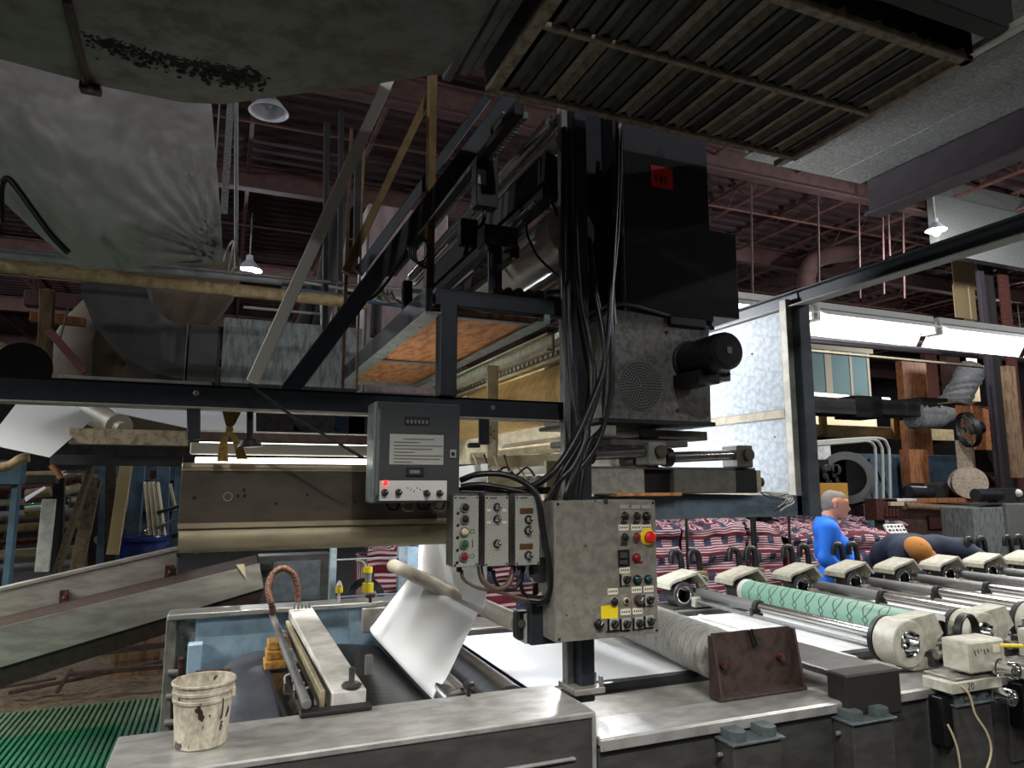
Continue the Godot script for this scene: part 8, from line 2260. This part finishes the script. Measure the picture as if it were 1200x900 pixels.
func along(d: Vector3, up := Vector3.UP) -> Basis:
	d = d.normalized()
	if absf(d.dot(up)) > 0.98:
		up = Vector3.BACK if absf(d.z) < 0.9 else Vector3.RIGHT
	var x := up.cross(d).normalized()
	return Basis(x, d.cross(x), d)


# straight bar from a to b, w wide and h high
func bar(s: SurfaceTool, a: Vector3, b: Vector3, w: float, h: float, e := 0.004, up := Vector3.UP) -> SurfaceTool:
	return bx(s, (a + b) / 2, Vector3(w, h, a.distance_to(b)), e, along(b - a, up))


# turned body from a towards b: profile of (distance from a, radius)
func lathe(s: SurfaceTool, a: Vector3, b: Vector3, prof: Array, n := 24, smooth := false) -> SurfaceTool:
	var f := along(b - a)
	var pn := []
	for i in prof.size() - 1:
		var t: Vector2 = prof[i + 1] - prof[i]
		pn.append(Vector2(-t.y, t.x).normalized())
	var run := 0.0
	for i in prof.size() - 1:
		var p: Vector2 = prof[i]
		var q: Vector2 = prof[i + 1]
		if p.is_equal_approx(q):
			continue
		var np: Vector2 = pn[i]
		var nq: Vector2 = pn[i]
		if smooth:
			if i > 0:
				np = (pn[i] + pn[i - 1]).normalized()
			if i < prof.size() - 2:
				nq = (pn[i] + pn[i + 1]).normalized()
		var v0 := run
		run += p.distance_to(q)
		for k in n:
			var a0 := TAU * k / n
			var a1 := TAU * (k + 1) / n
			var d0 := f.x * cos(a0) + f.y * sin(a0)
			var d1 := f.x * cos(a1) + f.y * sin(a1)
			var p0 := a + f.z * p.x + d0 * p.y
			var p1 := a + f.z * p.x + d1 * p.y
			var q0 := a + f.z * q.x + d0 * q.y
			var q1 := a + f.z * q.x + d1 * q.y
			var n0 := (f.z * np.x + d0 * np.y).normalized()
			var n1 := (f.z * np.x + d1 * np.y).normalized()
			var m0 := (f.z * nq.x + d0 * nq.y).normalized()
			var m1 := (f.z * nq.x + d1 * nq.y).normalized()
			var u0 := float(k) / n
			var u1 := float(k + 1) / n
			if p.y > 1e-5:
				tri(s, p0, p1, q0 if q.y > 1e-5 else q0, n0, n1, m0, Vector2(u0, v0), Vector2(u1, v0), Vector2(u0, run))
			if q.y > 1e-5:
				tri(s, p1, q1, q0, n1, m1, m0, Vector2(u1, v0), Vector2(u1, run), Vector2(u0, run))
	return s


func cyl(s: SurfaceTool, a: Vector3, b: Vector3, r: float, n := 24, r2 := -1.0, e := 0.003) -> SurfaceTool:
	var l := a.distance_to(b)
	if r2 < 0.0:
		r2 = r
	e = minf(e, minf(r, minf(maxf(r2, 0.001), l)) * 0.4)
	return lathe(s, a, b, [Vector2(0, 0), Vector2(0, r - e), Vector2(e, r), Vector2(l - e, r2), Vector2(l, r2 - e), Vector2(l, 0)], n)


func ring(s: SurfaceTool, a: Vector3, b: Vector3, ri: float, ro: float, n := 28, e := 0.004) -> SurfaceTool:
	var l := a.distance_to(b)
	e = minf(e, minf(l, ro - ri) * 0.3)
	return lathe(s, a, b, [Vector2(e, ri), Vector2(0, ri + e), Vector2(0, ro - e), Vector2(e, ro), Vector2(l - e, ro), Vector2(l, ro - e), Vector2(l, ri + e), Vector2(l - e, ri), Vector2(e, ri)], n)


func ball(s: SurfaceTool, c: Vector3, r: float, n := 14, squash := 1.0) -> SurfaceTool:
	var prof := []
	for i in 9:
		var t := PI * i / 8
		prof.append(Vector2(r * squash * (1 - cos(t)), r * sin(t)))
	return lathe(s, c - Vector3.UP * r * squash, c + Vector3.UP * r, prof, n, true)


func spline(pts: Array, sub := 6) -> Array:
	var out := []
	for i in pts.size() - 1:
		var p0: Vector3 = pts[maxi(i - 1, 0)]
		var p1: Vector3 = pts[i]
		var p2: Vector3 = pts[i + 1]
		var p3: Vector3 = pts[mini(i + 2, pts.size() - 1)]
		for k in sub:
			out.append(p1.cubic_interpolate(p2, p0, p3, float(k) / sub))
	out.append(pts[pts.size() - 1])
	return out


# round tube along points; r may be one radius or a list of radii
func tube(s: SurfaceTool, pts: Array, r, n := 8) -> SurfaceTool:
	var rings := []
	var up := Vector3.UP
	for i in pts.size():
		var d: Vector3 = (pts[mini(i + 1, pts.size() - 1)] - pts[maxi(i - 1, 0)]).normalized()
		if absf(d.dot(up)) > 0.99:
			up = Vector3.RIGHT
		var x := up.cross(d).normalized()
		up = d.cross(x)
		var rr: float = r[i] if r is Array else r
		var one := []
		for k in n:
			var a := TAU * k / n
			one.append([pts[i] + (x * cos(a) + up * sin(a)) * rr, x * cos(a) + up * sin(a)])
		rings.append(one)
	for i in pts.size() - 1:
		for k in n:
			var a = rings[i][k]
			var b = rings[i][(k + 1) % n]
			var c = rings[i + 1][(k + 1) % n]
			var d = rings[i + 1][k]
			tri(s, a[0], b[0], c[0], a[1], b[1], c[1], Vector2(float(k) / n, i), Vector2(float(k + 1) / n, i), Vector2(float(k + 1) / n, i + 1))
			tri(s, a[0], c[0], d[0], a[1], c[1], d[1], Vector2(float(k) / n, i), Vector2(float(k + 1) / n, i + 1), Vector2(float(k) / n, i + 1))
	for e in [0, pts.size() - 1]:
		var nn: Vector3 = (pts[0] - pts[1]).normalized() if e == 0 else (pts[e] - pts[e - 1]).normalized()
		for k in n:
			tri(s, pts[e], rings[e][k][0], rings[e][(k + 1) % n][0], nn, nn, nn)
	return s


# outline poly in the plane (u, v) through o, pushed out along w
func ext(s: SurfaceTool, poly: Array, o: Vector3, u: Vector3, v: Vector3, w: Vector3) -> SurfaceTool:
	var pk := PackedVector2Array(poly)
	var idx := Geometry2D.triangulate_polygon(pk)
	var nw := w.normalized()
	var mid := Vector2.ZERO
	for p in pk:
		mid += p / pk.size()
	for i in range(0, idx.size(), 3):
		var a := o + u * pk[idx[i]].x + v * pk[idx[i]].y
		var b := o + u * pk[idx[i + 1]].x + v * pk[idx[i + 1]].y
		var c := o + u * pk[idx[i + 2]].x + v * pk[idx[i + 2]].y
		tri(s, a, b, c, -nw, -nw, -nw)
		tri(s, a + w, b + w, c + w, nw, nw, nw)
	var turn := 1.0 if not Geometry2D.is_polygon_clockwise(pk) else -1.0
	for i in pk.size():
		var p := pk[i]
		var q := pk[(i + 1) % pk.size()]
		var e2 := (q - p).normalized()
		var n := (u.normalized() * e2.y - v.normalized() * e2.x) * turn
		quad(s, o + u * p.x + v * p.y, o + u * q.x + v * q.y, o + u * q.x + v * q.y + w, o + u * p.x + v * p.y + w, n)
	return s


# sheet of thickness th over a grid of points (rows of equal length)
func sheet(s: SurfaceTool, rows: Array, th := 0.003) -> SurfaceTool:
	var nr := rows.size()
	var nc: int = rows[0].size()
	var ns := []
	for i in nr:
		var line := []
		for j in nc:
			var du: Vector3 = rows[mini(i + 1, nr - 1)][j] - rows[maxi(i - 1, 0)][j]
			var dv: Vector3 = rows[i][mini(j + 1, nc - 1)] - rows[i][maxi(j - 1, 0)]
			line.append(du.cross(dv).normalized())
		ns.append(line)
	for side in [1.0, -1.0]:
		for i in nr - 1:
			for j in nc - 1:
				var p := []
				var n := []
				var uv := []
				for c in [[i, j], [i + 1, j], [i + 1, j + 1], [i, j + 1]]:
					var nn: Vector3 = ns[c[0]][c[1]] * side
					p.append(rows[c[0]][c[1]] + nn * th / 2)
					n.append(nn)
					uv.append(Vector2(float(c[1]) / (nc - 1), float(c[0]) / (nr - 1)))
				tri(s, p[0], p[1], p[2], n[0], n[1], n[2], uv[0], uv[1], uv[2])
				tri(s, p[0], p[2], p[3], n[0], n[2], n[3], uv[0], uv[2], uv[3])
	var border := []
	for j in nc - 1:
		border.append([[0, j], [0, j + 1], [1, j]])
		border.append([[nr - 1, j], [nr - 1, j + 1], [nr - 2, j]])
	for i in nr - 1:
		border.append([[i, 0], [i + 1, 0], [i, 1]])
		border.append([[i, nc - 1], [i + 1, nc - 1], [i, nc - 2]])
	for e in border:
		var a: Vector3 = rows[e[0][0]][e[0][1]]
		var b: Vector3 = rows[e[1][0]][e[1][1]]
		var inn: Vector3 = rows[e[2][0]][e[2][1]]
		var na: Vector3 = ns[e[0][0]][e[0][1]] * th / 2
		var nb: Vector3 = ns[e[1][0]][e[1][1]] * th / 2
		quad(s, a - na, b - nb, b + nb, a + na, (a - inn).normalized())
	return s


# a flat or ruled sheet spanned by four corners
func patch(s: SurfaceTool, a: Vector3, b: Vector3, c: Vector3, d: Vector3, th := 0.003, nu := 1, nv := 1) -> SurfaceTool:
	var rows := []
	for i in nv + 1:
		var l := a.lerp(d, float(i) / nv)
		var r := b.lerp(c, float(i) / nv)
		var line := []
		for j in nu + 1:
			line.append(l.lerp(r, float(j) / nu))
		rows.append(line)
	return sheet(s, rows, th)


func text(parent: Node, called: String, words: String, at: Vector3, size: float, m: Material, b := Basis()) -> MeshInstance3D:
	var t := TextMesh.new()
	var f := SystemFont.new()
	f.font_names = PackedStringArray(["Droid Sans"])
	t.font = f
	t.text = words
	t.font_size = 32
	t.pixel_size = size / 32.0
	t.depth = 0.001
	var o := MeshInstance3D.new()
	o.mesh = t
	o.material_override = m
	o.transform = Transform3D(b, at)
	add(parent, o, called)
	return o


# ---------------------------------------------------------------- figures: a field of tapered capsules, meshed as surface nets
# bones: [a, b, radius at a, radius at b, squash of z (optional)]
func flesh(bones: Array, cell: float, k := 0.03, s: SurfaceTool = null) -> SurfaceTool:
	var lo := Vector3.ONE * 1e9
	var hi := -lo
	for b in bones:
		for i in 2:
			var r: float = b[2 + i] + k + 2 * cell
			lo = lo.min(b[i] - Vector3.ONE * r)
			hi = hi.max(b[i] + Vector3.ONE * r)
	var n := Vector3i(((hi - lo) / cell).ceil()) + Vector3i.ONE
	var field := PackedFloat32Array()
	field.resize(n.x * n.y * n.z)
	field.fill(1.0)
	for b in bones:
		var a: Vector3 = b[0]
		var c: Vector3 = b[1]
		var d := c - a
		var dd := maxf(d.length_squared(), 1e-8)
		var most: float = maxf(b[2], b[3]) + k + 2 * cell
		var l := ((a.min(c) - Vector3.ONE * most - lo) / cell).floor().max(Vector3.ZERO)
		var h := ((a.max(c) + Vector3.ONE * most - lo) / cell).ceil()
		for z in range(int(l.z), mini(int(h.z) + 1, n.z)):
			for y in range(int(l.y), mini(int(h.y) + 1, n.y)):
				for x in range(int(l.x), mini(int(h.x) + 1, n.x)):
					var p := lo + Vector3(x, y, z) * cell
					var t := clampf((p - a).dot(d) / dd, 0.0, 1.0)
					var v := (p - a - d * t).length() - lerpf(b[2], b[3], t)
					var i := (z * n.y + y) * n.x + x
					var o := field[i]
					var w := maxf(k - absf(v - o), 0.0) / k
					field[i] = minf(v, o) - w * w * k * 0.25
	var ids := {}
	var pts := []
	var nrm := []
	for z in n.z - 1:
		for y in n.y - 1:
			for x in n.x - 1:
				var i := (z * n.y + y) * n.x + x
				var inside := 0
				var v8 := []
				for q in 8:
					var j := i + (q & 1) + ((q >> 1) & 1) * n.x + ((q >> 2) & 1) * n.x * n.y
					var f := field[j]
					v8.append(f)
					if f < 0.0:
						inside += 1
				if inside == 0 or inside == 8:
					continue
				var sum := Vector3.ZERO
				var cnt := 0
				for e in [[0, 1], [2, 3], [4, 5], [6, 7], [0, 2], [1, 3], [4, 6], [5, 7], [0, 4], [1, 5], [2, 6], [3, 7]]:
					var f0: float = v8[e[0]]
					var f1: float = v8[e[1]]
					if (f0 < 0.0) != (f1 < 0.0):
						var t := f0 / (f0 - f1)
						var p0 := Vector3(e[0] & 1, (e[0] >> 1) & 1, (e[0] >> 2) & 1)
						var p1 := Vector3(e[1] & 1, (e[1] >> 1) & 1, (e[1] >> 2) & 1)
						sum += p0.lerp(p1, t)
						cnt += 1
				ids[i] = pts.size()
				pts.append(lo + (Vector3(x, y, z) + sum / cnt) * cell)
				nrm.append(Vector3(v8[1] + v8[3] + v8[5] + v8[7] - v8[0] - v8[2] - v8[4] - v8[6], v8[2] + v8[3] + v8[6] + v8[7] - v8[0] - v8[1] - v8[4] - v8[5], v8[4] + v8[5] + v8[6] + v8[7] - v8[0] - v8[1] - v8[2] - v8[3]).normalized())
	if s == null:
		s = T()
	var step := [1, n.x, n.x * n.y]
	for i in ids:
		for ax in 3:
			var j: int = i + step[ax]
			if (field[i] < 0.0) == (field[j] < 0.0):
				continue
			var u: int = step[(ax + 1) % 3]
			var v: int = step[(ax + 2) % 3]
			if not (ids.has(i - u) and ids.has(i - v) and ids.has(i - u - v)):
				continue
			var q := [ids[i], ids[i - u], ids[i - u - v], ids[i - v]]
			tri(s, pts[q[0]], pts[q[1]], pts[q[2]], nrm[q[0]], nrm[q[1]], nrm[q[2]])
			tri(s, pts[q[0]], pts[q[2]], pts[q[3]], nrm[q[0]], nrm[q[2]], nrm[q[3]])
	return s
